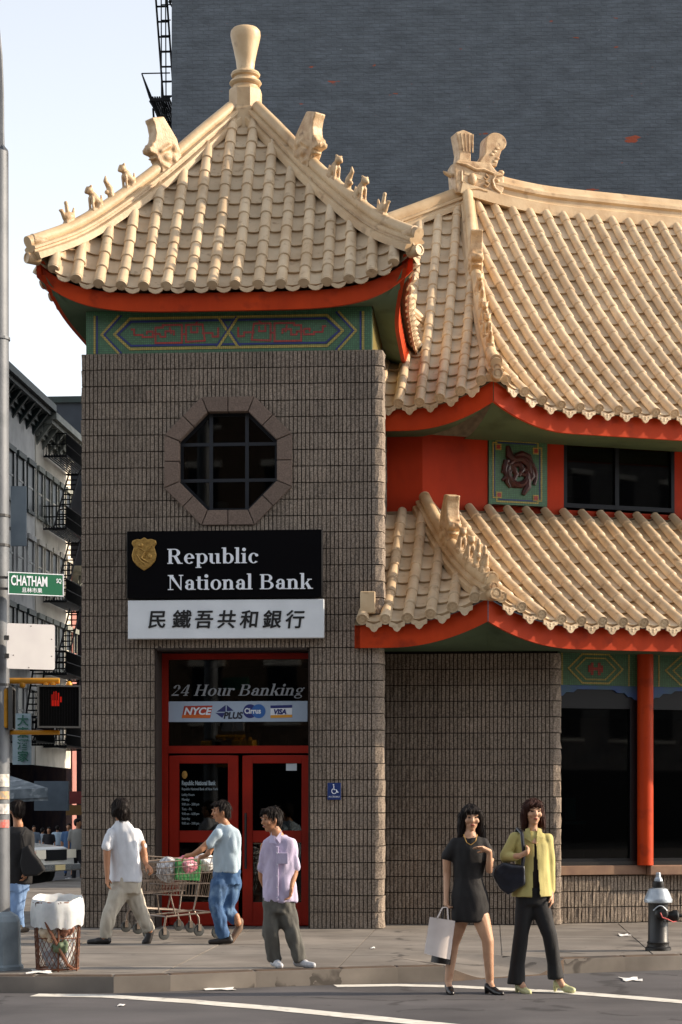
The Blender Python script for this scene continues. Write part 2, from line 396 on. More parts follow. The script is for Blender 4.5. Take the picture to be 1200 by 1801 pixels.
def inset_poly(P, d):
    out = []
    for i in range(len(P)):
        a, b, c = P[i-1], P[i], P[(i+1) % len(P)]
        e1, e2 = (b-a).normalized(), (c-b).normalized()
        n = (Vector((-e1.y, e1.x, 0)) + Vector((-e2.y, e2.x, 0)))
        out.append(b + n.normalized()*d/max(.4, math.sqrt(max(0.05,(1+e1.dot(e2))/2))))
    return out
def offs(p, k, P, d):
    a = P[max(0,k-1)]; b = P[min(len(P)-1,k+1)]; e = (b-a).normalized()
    return p + Vector((-e.y, e.x, 0)) * d
if area(poly) < 0: poly = poly[::-1]
_e = [offs(p_, i_, edge, .06) for i_, p_ in enumerate(edge)]
pin = _e[:ramp_i+1] + [ra2 + rin*.004, rb2 + rin*.004] + _e[ramp_i+1:] + far
if area(pin) < 0: pin = pin[::-1]
S = 1.52
for i in range(-6, 9):
    for j in range(-6, 20):
        if j > 0 and i > -1: continue
        o = TO + tA*(i*S) + tD*(j*S)
        q = [Vector((*(o + tA*a + tD*b), 0)) for a, b in ((0,0),(S,0),(S,S),(0,S))]
        q = inset_poly(q, .006)
        c = pin
        for k in range(4):
            c = clip(c, q[k], q[(k+1) % 4])
            if len(c) < 3: break
        if len(c) < 3 or abs(area(c)) < .05: continue
        dz = random.uniform(-.003, .003); m = MB(); slab(m, c, .1, KZ + dz)
        obj('paving_slab', m, M_pave, pave)
# kerb stones, one mesh each
kp = edge[3:]
inn = [offs(p, i, kp, .16) for i, p in enumerate(kp)]
ri = ramp_i - 3
for i in range(len(kp) - 1):
    if i == ri: continue
    n = max(1, round((kp[i+1]-kp[i]).length / 2.0))
    for k in range(n):
        f0, f1 = k/n + .006, (k+1)/n - .006
        a, b = kp[i].lerp(kp[i+1], f0), kp[i].lerp(kp[i+1], f1); c, d = inn[i].lerp(inn[i+1], f1), inn[i].lerp(inn[i+1], f0)
        bt = Vector((0,0,0)); sl = (c-b).normalized()*.02
        m = MB(); v = [a, b, c, d]; t = [a+sl, b+sl, c, d]
        m.add([(p.x,p.y,-.02) for p in v] + [(p.x,p.y,KZ+.004) for p in t], [(3,2,1,0),(4,5,6,7),(0,1,5,4),(1,2,6,5),(2,3,7,6),(3,0,4,7)])
        link('kerb_stone', beveled(m, .018, 2), M_kerb, pave)
# dropped kerb: one warped slab whose front edge dips to the road
m = MB(); NT, NS = 24, 6; H0 = KZ - .001; vs_ = []
dip = lambda t: .012 + (H0-.012)*(max(0,1-t/.3)**1.3 + max(0,1-(1-t)/.22)**1.3)
for i in range(NT+1):
    t = i/NT; a_, b_ = ra.lerp(rb, t), ra2.lerp(rb2, t)
    for j in range(NS+1):
        f = j/NS; q = a_.lerp(b_, f); vs_.append((q.x, q.y, dip(t) + (H0-dip(t))*f))
m.add(vs_, [(i*(NS+1)+j, (i+1)*(NS+1)+j, (i+1)*(NS+1)+j+1, i*(NS+1)+j+1) for i in range(NT) for j in range(NS)])
for i in range(NT):
    p0, p1 = vs_[i*(NS+1)], vs_[(i+1)*(NS+1)]; m.add([(p0[0],p0[1],-.02),(p1[0],p1[1],-.02),p1,p0], [(0,1,2,3)], 1)
tag(obj('kerb_ramp', m, [M_pave, M_kerb]), kind='structure')
# painted crossing lines
def stripe(pts, w, name):
    P = [G(x, y) for x, y in pts]; L = []; Rr = []
    # subdivide
    Q = [];
    for i in range(len(P)-1):
        for k in range(6): Q.append(P[i].lerp(P[i+1], k/6))
    Q.append(P[-1])
    for i, p in enumerate(Q):
        e = (Q[min(i+1,len(Q)-1)] - Q[max(i-1,0)]).normalized(); nn = Vector((-e.y, e.x, 0)); ww = w*.5*(1 + .10*noise.noise(p*3))
        L.append(p + nn*ww); Rr.append(p - nn*ww)
    m = MB(); n = len(Q)
    m.add([(p.x,p.y,.004) for p in L] + [(p.x,p.y,.004) for p in Rr], [(i, i+n, i+1+n, i+1) for i in range(n-1)])
    return tag(obj(name, m, M_paint), kind='structure')
stripe([(60,1751),(190,1753),(330,1762),(500,1776),(600,1786),(760,1802),(900,1817)], .26, 'crossing_line')
stripe([(590,1735),(700,1733.5),(800,1736),(900,1741),(1000,1746.5),(1120,1756),(1260,1768),(1400,1780)], .24, 'crossing_line')
# ------------------------------------------------------------------ ribbed concrete blocks
BW, BH, RIBS = .406, .2032, 8
RW = BW / RIBS
def rib_mesh(mb, x0, w, h, rnd, depth=.03):
    """one split-face rib, front to -y; stands on y = depth"""
    g = .0056; xs = [x0+g, x0+w-g]; zs = [.006, h*.5+rnd.uniform(-.02,.02), h-.006]
    vs, fs = [], []
    for z in zs:
        for x in xs: vs.append((x + rnd.uniform(-.002,.002), rnd.uniform(-.008,.006), z))
    for j in range(2): fs.append((j*2, j*2+1, j*2+3, j*2+2))
    o = len(vs)
    for z in zs: vs += [(xs[0], depth, z), (xs[1], depth, z)]
    for j in range(2):
        fs.append((o+2*j, j*2, j*2+2, o+2*j+2)); fs.append((j*2+1, o+2*j+1, o+2*j+3, j*2+3))
    fs.append((o, o+1, 1, 0)); fs.append((4, 5, o+5, o+4))
    mb.add(vs, fs)
_bm = {}
def block_mesh(mask, var):
    k = (mask, var)
    if k not in _bm:
        rnd = random.Random(hash(k) & 0xffff); mb = MB()
        for i in range(RIBS):
            if mask >> i & 1: rib_mesh(mb, i*RW, RW, BH, rnd)
        me = mb.mesh('block', fix=True); me.materials.append(M_block); _bm[k] = me
    return _bm[k]
def lay_blocks(parent, w_ribs, rows, z0, keep, M0=Matrix.Identity(4), name='block', stuff=None):
    """rows of blocks from x=0 to w_ribs*RW in a wall frame; keep(xc, zc) says whether a rib is there"""
    n = 0
    for r in range(rows):
        off = 0 if r % 2 == 0 else -4
        b = off
        while b < w_ribs:
            mask = 0
            for i in range(RIBS):
                k = b + i
                if 0 <= k < w_ribs and keep((k+.5)*RW, z0 + (r+.5)*BH): mask |= 1 << i
            if mask:
                Mx = M0 @ Matrix.Translation((b*RW, random.uniform(-.003,.003), z0 + r*BH))
                me = block_mesh(mask, random.randrange(6))
                if stuff is None: link(name, me, None, parent, Mx)
                else: stuff.add([Mx @ v.co for v in me.vertices], [tuple(p.vertices) for p in me.polygons])
                n += 1
            b += RIBS
    return n

# ------------------------------------------------------------------ bank tower
TW, TDp = 3.654, 3.66
tower = tag(empty('bank_tower', (TO.x, TO.y, KZ), TH), 'square brown ribbed-block bank tower with flared tan tiled pyramid roof', 'bank tower')
Tinv = tower.matrix_basis.inverted()
def TL(px, py, off=0.0):
    """pixel -> point in the tower frame on the plane y = off (off < 0: in front of the wall)"""
    o = Tinv @ Vector((0,0,CH)); d = Tinv.to_3x3() @ Vector(((px-CX)/F, 1, (HY-py)/F))
    return o + d * ((off - o.y) / d.y)
ZT = 35*BH                                            # top of the blocks
# door and octagon openings
dx0, dx1, dz1 = -TW + 18*RW, -16*RW, 17*BH
oc = TL(401.5, 811); oc_in = (TL(487, 811).x - TL(316, 811).x) / 2; oc_out = (TL(514, 811).x - TL(289, 811).x) / 2
def in_oct(x, z, r):
    ax, az = abs(x), abs(z); return ax < r and az < r and (ax + az) < r * math.sqrt(2)
def keepT(x, z):
    X = x - TW
    if dx0 < X < dx1 and z < dz1: return False
    return not in_oct(X - oc.x, z - oc.z, (oc_in + oc_out) / 2)
wallf = MB()                                          # mortar backing with the openings left out
def backing(mb, y0, y1):
    rb_ = (oc_in*.5 + oc_out*.5)
    mb.box((-TW+.01, y0, 0), (dx0-.02, y1, ZT-.004)); mb.box((dx1+.02, y0, 0), (-.01, y1, ZT-.004))
    mb.box((dx0-.02, y0, dz1+.01), (dx1+.02, y1, oc.z-rb_)); mb.box((dx0-.02, y0, oc.z+rb_), (dx1+.02, y1, ZT-.004))
    mb.box((dx0-.02, y0, oc.z-rb_), (oc.x-rb_, y1, oc.z+rb_)); mb.box((oc.x+rb_, y0, oc.z-rb_), (dx1+.02, y1, oc.z+rb_))
    k = rb_*(math.sqrt(2)-1)
    for sx in (-1, 1):
        for sz in (-1, 1):
            p = [(oc.x+sx*rb_, oc.z+sz*k), (oc.x+sx*rb_, oc.z+sz*rb_), (oc.x+sx*k, oc.z+sz*rb_)]
            mb.prism(p, y0, y1)
backing(wallf, .029, .16)
wf = obj('front_wall', wallf, M_mortar, tower)
lay_blocks(wf, 72, 35, 0, keepT, Matrix.Translation((-TW, 0, 0)))
# side and rear walls
sw = MB(); sw.box((-.16, .17, 0), (-.029, TDp, ZT-.004)); so = obj('side_wall', sw, M_mortar, tower)
Mside = Matrix.Translation((0, 0, 0)) @ Matrix.Rotation(R(90), 4, 'Z')
lay_blocks(so, 8, 35, 0, lambda x, z: True, Mside)      # the blocks of the corner itself
st = MB(); lay_blocks(None, 72, 35, 0, lambda x, z: x > BW, Mside, stuff=st); tag(obj('side_blocks', st, M_block, so), kind='stuff')
sw = MB(); sw.box((-TW+.029, .17, 0), (-TW+.16, TDp, ZT-.004)); so2 = obj('side_wall', sw, M_mortar, tower)
Ml = Matrix.Translation((-TW, TDp, 0)) @ Matrix.Rotation(R(-90), 4, 'Z')
st = MB(); lay_blocks(None, 72, 35, 0, lambda x, z: True, Ml, stuff=st); tag(obj('side_blocks', st, M_block, so2), kind='stuff')
sw = MB(); sw.box((-TW+.03, TDp-.12, 0), (-.03, TDp-.01, ZT-.01)); obj('rear_wall', sw, M_mortar, tower)
# dark rooms behind the openings
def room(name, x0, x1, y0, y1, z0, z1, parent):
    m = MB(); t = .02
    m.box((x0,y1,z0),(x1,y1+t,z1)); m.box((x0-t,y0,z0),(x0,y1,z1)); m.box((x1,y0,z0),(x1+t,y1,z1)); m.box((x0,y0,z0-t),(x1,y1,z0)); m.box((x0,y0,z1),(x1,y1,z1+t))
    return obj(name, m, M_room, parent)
# octagonal window
ow = empty('octagon_window'); ow.parent = tower; ow.location = (oc.x, 0, oc.z)
def octp(r, off=0):
    k = math.tan(R(22.5)); return [Vector((r*a, 0, r*b)) for a, b in ((k,1),(1,k),(1,-k),(k,-1),(-k,-1),(-1,-k),(-1,k),(-k,1))]
o1, o2 = octp(oc_out), octp(oc_in)
for i in range(8):
    a, b = o1[i-1], o1[i]; c, d = o2[i-1], o2[i]
    for f0, f1 in ((0,.5),(.5,1)):
        q = [a.lerp(b,f0), a.lerp(b,f1), c.lerp(d,f1), c.lerp(d,f0)]
        ctr = sum(q, Vector())/4; q = [p + (ctr-p).normalized()*.006 for p in q]
        m = MB(); m.prism([(p.x,p.z) for p in q], -.035 + random.uniform(-.003,.003), .12)
        link('stone', beveled(m, .006, 1), M_stone, ow)
fr = MB()
o3, o4 = octp(oc_in+.004), octp(oc_in-.035)
for i in range(8):
    q = [o3[i-1], o3[i], o4[i], o4[i-1]]; fr.prism([(p.x,p.z) for p in q], .09, .15)
obj('frame', fr, M_darkframe, ow)
M_muntin = mat('muntin', '#10161f', .4)
third = oc_in * .37
for s in (-1, 1):
    m = MB(); m.box((s*third-.022,.085,-oc_in),(s*third+.022,.12,oc_in)); obj('muntin', m, M_muntin, ow)
    m = MB(); m.box((-oc_in,.088,s*third-.02),(oc_in,.123,s*third+.02)); obj('muntin', m, M_muntin, ow)
m = MB(); m.prism([(p.x,p.z) for p in octp(oc_in-.02)], .104, .108); obj('pane', m, M_glass, ow)
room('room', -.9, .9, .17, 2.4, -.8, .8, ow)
m = MB(); m.lathe([(.09,0),(.09,.07),(.075,.1),(.03,.105)], 12, Matrix.Translation((-.11,.22,-oc_in+.03))); obj('ornament_bowl', m, M_white, ow)
# doorway
DR = .5
jm = MB(); jm.box((dx0-.01,.03,0),(dx0+.02,DR,dz1)); jm.box((dx1-.02,.03,0),(dx1+.01,DR,dz1)); jm.box((dx0+.03,.005,dz1-.02),(dx1-.03,DR,dz1+.03))
obj('door_recess', jm, M_mortar, tower)
st = MB(); Mj = Matrix.Translation((dx0, 0, 0)) @ Matrix.Rotation(R(90), 4, 'Z')
lay_blocks(None, 10, 17, 0, lambda x, z: True, Matrix.Translation((dx0+.0, 0.02, 0)) @ Matrix.Rotation(R(90),4,'Z'), stuff=st)
obj('jamb_blocks', st, M_block, tower)
lx0, lx1 = dx0+.10, dx1-.005
lh = TL(401,1150,DR).z; tz1 = TL(401,1160,DR).z; tz0 = TL(401,1312,DR).z; dtop = TL(401,1325,DR).z
m = MB(); m.box((dx0+.02,.30,lh+.02),(dx1-.02,DR,dz1-.03)); obj('lintel', m, M_darkframe, tower)
for fx in (320, 478):
    a, b = TL(fx,1148,.3), TL(fx+44,1148,.3)
    m = MB(); m.box((a.x,.2,lh+.03),(b.x,.3,lh+.055)); obj('downlight', m, mat('lamp_glow','#fff0d0',.5,emit=('#ffe9c0',.55)), tower)
m = MB(); m.box((dx0+.02,DR-.04,.0),(lx0,DR+.06,lh)); m.box((lx0,DR-.04,tz1),(lx1,DR+.06,lh)); m.box((lx1,DR-.04,0),(dx1-.001,DR+.06,lh)); m.box((lx0,DR-.045,dtop),(lx1,DR+.06,tz0))
dfr = obj('door_frame', m, M_reddoor, tower)
m = MB(); m.box((lx0,DR+.01,tz0),(lx1,DR+.02,tz1)); tp = obj('transom_pane', m, M_glass, tower)
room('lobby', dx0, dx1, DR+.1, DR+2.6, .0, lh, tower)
mx_ = (lx0+lx1)/2
for s in (0, 1):
    a0, a1 = (lx0+.008, mx_-.025) if s == 0 else (mx_+.025, lx1-.008)
    d = empty('door'); d.parent = tower; d.location = ((a0+a1)/2, DR, 0); hw = (a1-a0)/2
    g0, g1 = -hw+.13, hw-.13; zt = dtop-.03
    zs = [.30, TL(401,1482,DR).z, TL(401,1461,DR).z, TL(401,1343,DR).z]
    m = MB(); m.box((-hw,-.03,.012),(g0,.02,zt)); m.box((g1,-.03,.012),(hw,.02,zt))
    m.box((g0,-.03,.012),(g1,.02,zs[0])); m.box((g0,-.03,zs[1]),(g1,.02,zs[2])); m.box((g0,-.03,zs[3]),(g1,.02,zt))
    link('leaf', beveled(m, .006), M_reddoor, d)
    for za, zb in ((zs[0],zs[1]),(zs[2],zs[3])):
        m = MB(); m.box((g0,-.008,za),(g1,.0,zb)); obj('pane', m, M_glass, d)
    if s == 1:
        m = MB(); hx = -hw+.05; m.tube([(hx,-.09,.72),(hx,-.09,1.42)], .016, 8)
        for zz in (.8, 1.34): m.tube([(hx,-.09,zz),(hx,-.02,zz)], .011, 6)
        obj('handle', m, M_ink, d)
        p = TL(514,1350,DR); m = MB(); m.box((p.x-d.location.x-.075,-.012,p.z-.04),(p.x-d.location.x+.06,-.009,p.z+.05)); obj('notice', m, mat('notice_paper','#b9c4cc',.7), d)
    else:
        o = text_mesh('Republic National Bank', .078, .001, .002, sx=.58); p = TL(320,1381,DR); link('lettering', o, mat('glass_lettering','#93a3ac',.6), d, Matrix.Translation((p.x-d.location.x,-.011,p.z)))
        yy = 1390
        for t in ('Republic National Bank of New York', 'Lobby Hours', 'Monday', '9:00 am - 3:00 pm', 'Tues. - Fri.', '9:00 am - 6:00 pm', 'Saturday', '9:00 am - 3:00 pm'):
            p = TL(320, yy, DR); link('lettering', text_mesh(t, .046, .001, .0, sx=.66), mat('glass_lettering','#93a3ac'), d, Matrix.Translation((p.x-d.location.x,-.011,p.z))); yy += 8.4 if yy > 1392 else 10
        p = TL(325,1363,DR); m = MB(); m.ell((p.x-d.location.x,-.012,p.z),(.035,.003,.05)); obj('shield_decal', m, M_gold, d)
m = MB()
for bx, bz, bw_, bh in ((303,1290,28,60),(401,1282,18,40),(443,1300,24,22),(499,1302,13,20)):
    p = TL(bx,bz,1.6); m.box((p.x-bw_/290,1.6,p.z-bh/290),(p.x+bw_/290,1.75,p.z+bh/290))
obj('lobby_fittings', m, M_wood, tower)
# transom lettering and card strip
gs = mat('transom_lettering', '#8b9096', .6)
L, wd = serif_text('24 Hour Banking', .2, .28, .002)
pa, pb = TL(300,1224,DR), TL(537,1224,DR); k = (pb.x-pa.x-.03)/wd
for ch, mb in L:
    obj('letter', mb, gs, tp, M=Matrix.Translation((pa.x,DR+.008,pa.z)) @ Matrix.Diagonal((k,1,1,1)))
qa, qb = TL(292,1270,DR), TL(541,1233,DR)
m = MB(); m.box((qa.x,DR+.0,qa.z),(qb.x,DR+.005,qb.z)); strip = obj('card_strip', m, mat('strip_film','#9fb0c4',.5), tp)
def flat(name, poly, y, mt, parent=strip, t=.001):
    m = MB(); m.prism(poly, y-t, y); return obj(name, m, mt, parent)
def tl2(px, py): p = TL(px, py, DR); return (p.x, p.z)
CM = lambda n, h: mat('card_'+n, h, .5)
yb = DR-.001
flat('card_logo', [tl2(324,1242),tl2(374,1241),tl2(370,1263),tl2(320,1263)], yb, CM('red','#a53420'))
flat('card_logo', [tl2(320.5,1257),tl2(371,1256),tl2(370,1263),tl2(320,1263)], yb-.0015, CM('orange','#c8631f'))
p = tl2(323,1257); link('card_lettering', text_mesh('NYCE', .125, .001, .004, .25, sx=1.05), CM('pale','#dfe6ee'), strip, Matrix.Translation((p[0],yb-.004,p[1])))
for q in ([(397,1240),(397,1252),(381,1252)], [(399,1240),(411,1250),(399,1251)], [(379,1254),(396,1254),(391,1263)]):
    flat('card_logo', [tl2(*a) for a in q], yb, CM('navy','#232a66'))
p = tl2(393,1264); link('card_lettering', text_mesh('PLUS', .115, .001, .004, .2, sx=.95), CM('ink','#17182a'), strip, Matrix.Translation((p[0],yb-.004,p[1])))
def circ(px, py, r): c = tl2(px,py); return [(c[0]+r*math.cos(R(15*k)), c[1]+r*math.sin(R(15*k))) for k in range(24)]
flat('card_logo', circ(440,1251,.088), yb, CM('navy2','#1d2a6e')); flat('card_logo', circ(455,1251,.088), yb-.0015, CM('blue','#2c62a8'))
p = tl2(430,1255); link('card_lettering', text_mesh('Cirrus', .095, .001, .003, 0, sx=.85), CM('pale','#dfe6ee'), strip, Matrix.Translation((p[0],yb-.005,p[1])))
flat('card_logo', [tl2(476,1241),tl2(514,1240),tl2(514,1262),tl2(476,1263)], yb, CM('pale','#dfe6ee'))
flat('card_logo', [tl2(476,1241),tl2(514,1240),tl2(514,1245),tl2(476,1246)], yb-.0015, CM('navy2','#1d2a6e'))
flat('card_logo', [tl2(476,1258),tl2(514,1257),tl2(514,1262),tl2(476,1263)], yb-.0015, CM('gold','#d3952c'))
p = tl2(481,1256); link('card_lettering', text_mesh('VISA', .085, .001, .004, .2, sx=.95), CM('navy2','#1d2a6e'), strip, Matrix.Translation((p[0],yb-.004,p[1])))

# mosaic frieze under the eaves
ins = .05; mz0, mz1 = ZT + .004, TL(401,549).z
M_mos = {}
def mosaic(name, hexc):
    """little glazed tesserae: fine grid of grout"""
    m = mat('mosaic_'+name, hexc, .35, rand=.0)
    n = m.node_tree.nodes; l = m.node_tree.links; b = n['Principled BSDF']
    g = n.new('ShaderNodeTexCoord'); br = n.new('ShaderNodeTexBrick'); br.offset = 0
    sep = n.new('ShaderNodeSeparateXYZ'); cb = n.new('ShaderNodeCombineXYZ'); l.new(g.outputs['Object'], sep.inputs[0]); l.new(sep.outputs[0], cb.inputs[0]); l.new(sep.outputs[2], cb.inputs[1])
    c = lin(hexc); br.inputs['Color1'].default_value = (*c,1); br.inputs['Color2'].default_value = (*(x*.72 for x in c),1); br.inputs['Mortar'].default_value = (c[0]*.35+.02, c[1]*.35+.02, c[2]*.35+.02, 1)
    br.inputs['Scale'].default_value = 1; br.inputs['Brick Width'].default_value = .026; br.inputs['Row Height'].default_value = .026; br.inputs['Mortar Size'].default_value = .0032
    l.new(cb.outputs[0], br.inputs[0]); l.new(br.outputs[0], b.inputs['Base Color']); return m
Mg, My, Mb, Mr = mosaic('green','#4d7a55'), mosaic('yellow','#b9a54e'), mosaic('blue','#28357c'), mosaic('red','#b03a2c')
m = MB(); m.box((-TW+ins, ins, mz0), (-ins, ins+.2, mz1+.1)); frz = obj('frieze', m, Mg, tower)
m = MB(); m.box((-ins-.2, ins+.21, mz0), (-ins, TDp-ins, mz1+.1)); obj('frieze', m, My, tower)
m = MB(); m.box((-TW+ins, ins+.21, mz0), (-TW+ins+.2, TDp-ins, mz1+.1)); obj('frieze', m, Mg, tower)
def bar(mb, a, b, w, y, t=.004):
    a, b = Vector((a[0],0,a[1])), Vector((b[0],0,b[1])); d = (b-a).normalized(); n = Vector((-d.z,0,d.x))*w/2; d = d*w*.3
    p = [a-n-d, b-n+d, b+n+d, a+n-d]; mb.prism([(q.x,q.z) for q in p], y-t, y)
X0, X1 = -TW+ins, -ins; XW = X1-X0; ZH = mz1-mz0
fy = lambda u, v: (X0+u*XW, mz0+v*ZH)
yel, blu, red, red2 = MB(), MB(), MB(), MB()
def both(mb, p, w, k):
    for i in range(len(p)-1):
        bar(mb, fy(*p[i]), fy(*p[i+1]), w, ins - .0008*k - .0006*(i % 3)); bar(mb, fy(1-p[i][0],p[i][1]), fy(1-p[i+1][0],p[i+1][1]), w, ins - .0008*k - .0006*(i % 3))
both(yel, [(.03,.02),(.03,.98)], .026, 1); both(blu, [(.039,.02),(.039,.98)], .02, 2)
both(yel, [(.115,.98),(.055,.5),(.115,.02)], .03, 3); both(blu, [(.124,.98),(.064,.5),(.124,.02)], .022, 4)
both(yel, [(.5,.90),(.155,.90),(.1,.5),(.155,.12),(.5,.12)], .03, 5); both(blu, [(.5,.82),(.16,.82),(.112,.5),(.16,.20),(.5,.20)], .024, 6)
for s in (-1, 1):
    bar(yel, fy(.5-s*.035,.12), fy(.5+s*.035,.9), .03, ins-.006-.001*s); bar(blu, fy(.5-s*.042,.16), fy(.5+s*.028,.9), .02, ins-.004-.001*s)
fret = [[(.17,.5),(.17,.62),(.16,.62)],[(.17,.48),(.20,.48),(.20,.42),(.235,.42),(.235,.56),(.215,.56),(.215,.5)],[(.235,.5),(.26,.5)],
        [(.245,.26),(.245,.66),(.27,.66),(.27,.72),(.338,.72),(.338,.26),(.245,.26)],[(.26,.5),(.262,.42),(.28,.42),(.28,.56),(.31,.56),(.31,.46)],[(.295,.66),(.30,.5)],
        [(.338,.48),(.352,.48)],[(.352,.28),(.352,.72),(.41,.72),(.418,.3),(.352,.28)],[(.37,.66),(.37,.52),(.392,.52),(.392,.64)],[(.41,.5),(.445,.5),(.445,.4),(.465,.4),(.465,.62)],[(.385,.72),(.392,.8)]]
for q in fret:
    for i in range(len(q)-1):
        bar(red, fy(*q[i]), fy(*q[i+1]), .024, ins-.001-.0007*i); bar(red2, fy(1-q[i][0],q[i][1]), fy(1-q[i+1][0],q[i+1][1]), .024, ins-.001-.0007*i)
obj('border_line', yel, My, frz); obj('border_line', blu, Mb, frz); obj('fretwork', red, Mr, frz); obj('fretwork', red2, Mr, frz)
# ------------------------------------------------------------------ tiled roofs
PITCH, TLEN = .28, .40
def cap_tile_mesh():
    mb = MB(); n = 8; rings = []
    for r, y, lift in ((.064,-.02,.001),(.0755,-.008,.001),(.074,.05,.0),(.062,.46,-.005)):
        rings.append([Vector((r*math.cos(math.pi*k/n), y, r*math.sin(math.pi*k/n)*1.05+lift)) for k in range(n+1)])
    mb.ring_strip(rings, False)
    o = rings[0]; inn = [Vector((p.x*.8, p.y+.001, p.z*.8)) for p in o]
    mb.ring_strip([inn, o], False); return mb
def pan_tile_mesh():
    mb = MB(); n = 6; rings = []; w = .115
    for y, dz in ((-.02,.022),(.004,.030),(.46,-.014)):
        rings.append([Vector((-w+2*w*k/n, y, dz - .035*(1-((2*k/n)-1)**2) + .012)) for k in range(n+1)])
    lo = [p + Vector((0,.02,-.045)) for p in rings[0]]
    mb.ring_strip([lo]+rings, False); return mb
def disc_mesh(fancy):
    mb = MB(); M = Matrix.Rotation(R(90), 4, 'X')
    prof = [(.070,-.03),(.072,.0),(.070,.012),(.060,.012),(.056,.004),(.040,.004),(.036,.010),(.018,.010),(.014,.004),(.002,.008)] if fancy else [(.068,-.03),(.070,0),(.068,.008),(.02,.009)]
    mb.lathe(prof, 16, M)
    if fancy:
        for k in range(6):
            a = R(60*k); mb.ell((.048*math.cos(a), -.006, .048*math.sin(a)), (.010,.006,.010), None, 4)
    return mb
def drip_mesh(fancy):
    mb = MB(); w = .10
    if fancy: p = [(-w,.0),(-w*.95,-.06),(-w*.55,-.075),(-w*.3,-.115),(0,-.13),(w*.3,-.115),(w*.55,-.075),(w*.95,-.06),(w,0),(0,-.035)]
    else: p = [(-w,.0),(-w*.8,-.045),(-w*.4,-.07),(0,-.078),(w*.4,-.07),(w*.8,-.045),(w,0),(0,-.03)]
    mb.prism(p, -.012, .015)
    if fancy:
        for a, b in ((-.05,-.05),(0,-.08),(.05,-.05),(0,-.055)): mb.ell((a,-.012,b),(.016,.006,.012),None,4)
    return mb
CAP, PAN = cap_tile_mesh(), pan_tile_mesh()
def shared(mb, name, smooth=True):
    me = mb.mesh(name, smooth, True); me.materials.append(M_tile); return me
ME_CAP, ME_PAN = shared(CAP,'cap_tile'), shared(PAN,'pan_tile')
ME_DISC = [shared(disc_mesh(f),'end_tile') for f in (0,1)]; ME_DRIP = [shared(drip_mesh(f),'drip_tile') for f in (0,1)]
class Tiles:
    """collects tile placements, then makes single objects of the largest ones and one joined part of the rest"""
    def __init__(s): s.items = []
    def add(s, kind, M, wt, me): s.items.append((kind, M, wt, me))
    def build(s, parents, limit=300):
        by = {}
        for it in s.items: by.setdefault(it[0].split('|')[0], []).append(it)
        for kind, L in by.items():
            L.sort(key=lambda t: -t[2]); rest = {}
            for i, (k, M, wt, me) in enumerate(L):
                par = parents[k.split('|')[1]]
                if i < limit and wt > 0: link(kind, me, None, par, M)
                else:
                    mb = rest.setdefault(k.split('|')[1], MB()); mb.add([M @ v.co for v in me.vertices], [tuple(p.vertices) for p in me.polygons])
            for r, mb in rest.items(): tag(obj(kind + 's', mb, M_tile, parents[r], True, fix=False), kind='stuff')
def frame_at(pos, u, f0, f1, lift):
    p0, p1 = pos(u, f0), pos(u, f1); t = (p1-p0); L = t.length; t = t/L
    e = (pos(u+.02, (f0+f1)/2) - pos(u-.02, (f0+f1)/2)); e = (e - t*e.dot(t)).normalized(); n = e.cross(t)
    j = Vector((noise.noise(p0*7.1), noise.noise(p0*7.7+Vector((9,0,0))), 0))*.006
    p = p0 + n*lift + e*j.x
    return Matrix(((e.x,t.x,n.x,p.x),(e.y,t.y,n.y,p.y),(e.z,t.z,n.z,p.z),(0,0,0,1))), L
def arc_steps(pos, u, fm, step):
    N = 80; pts = [pos(u, fm*i/N) for i in range(N+1)]; acc = [0.0]
    for i in range(N): acc.append(acc[-1] + (pts[i+1]-pts[i]).length)
    n = max(1, int(acc[-1]/step + .35)); out = [0.0]; j = 0
    for k in range(1, n+1):
        s = min(k*step, acc[-1])
        while j < N-1 and acc[j+1] < s: j += 1
        out.append(fm*(j + (s-acc[j])/max(1e-9, acc[j+1]-acc[j]))/N)
    return out, acc[-1]
def lay_tiles(T, roof, pos, cols, fmax, fancy, weight, TLEN=TLEN):
    """cols: u of the barrel rows; pans lie between them"""
    for u in cols:
        fm = fmax(u)
        if fm > .02:
            st, tot = arc_steps(pos, u, fm, TLEN)
            for i in range(len(st)-1):
                if st[i+1]-st[i] < 1e-4: continue
                M, L = frame_at(pos, u, st[i], st[i+1], .058); w = weight(M.translation)
                T.add('cap_tile|'+roof, M @ Matrix.Diagonal((1, L/.42, 1, 1)), w, ME_CAP)
        M, L = frame_at(pos, u, 0, .03, .058)
        D = M @ Matrix.Translation((0,-.02,.008)); T.add('end_tile|'+roof, D, weight(D.translation), ME_DISC[fancy])
        v = u + PITCH/2; fm = fmax(v)
        if fm > .03:
            st, tot = arc_steps(pos, v, fm, TLEN)
            for i in range(len(st)-1):
                if st[i+1]-st[i] < 1e-4: continue
                M, L = frame_at(pos, v, st[i], st[i+1], .034); w = weight(M.translation)
                T.add('pan_tile|'+roof, M @ Matrix.Diagonal((1.1, L/.42, 1, 1)), w, ME_PAN)
            M, L = frame_at(pos, v, 0, .03, .03); e = Vector((M[0][0],M[1][0],0)).normalized(); n = Vector((e.y,-e.x,0))
            p = M.translation + n*.015
            D = Matrix(((e.x,-n.x,0,p.x),(e.y,-n.y,0,p.y),(e.z,0,1,p.z-.005),(0,0,0,1)))
            T.add('drip_tile|'+roof, D, weight(D.translation), ME_DRIP[fancy])
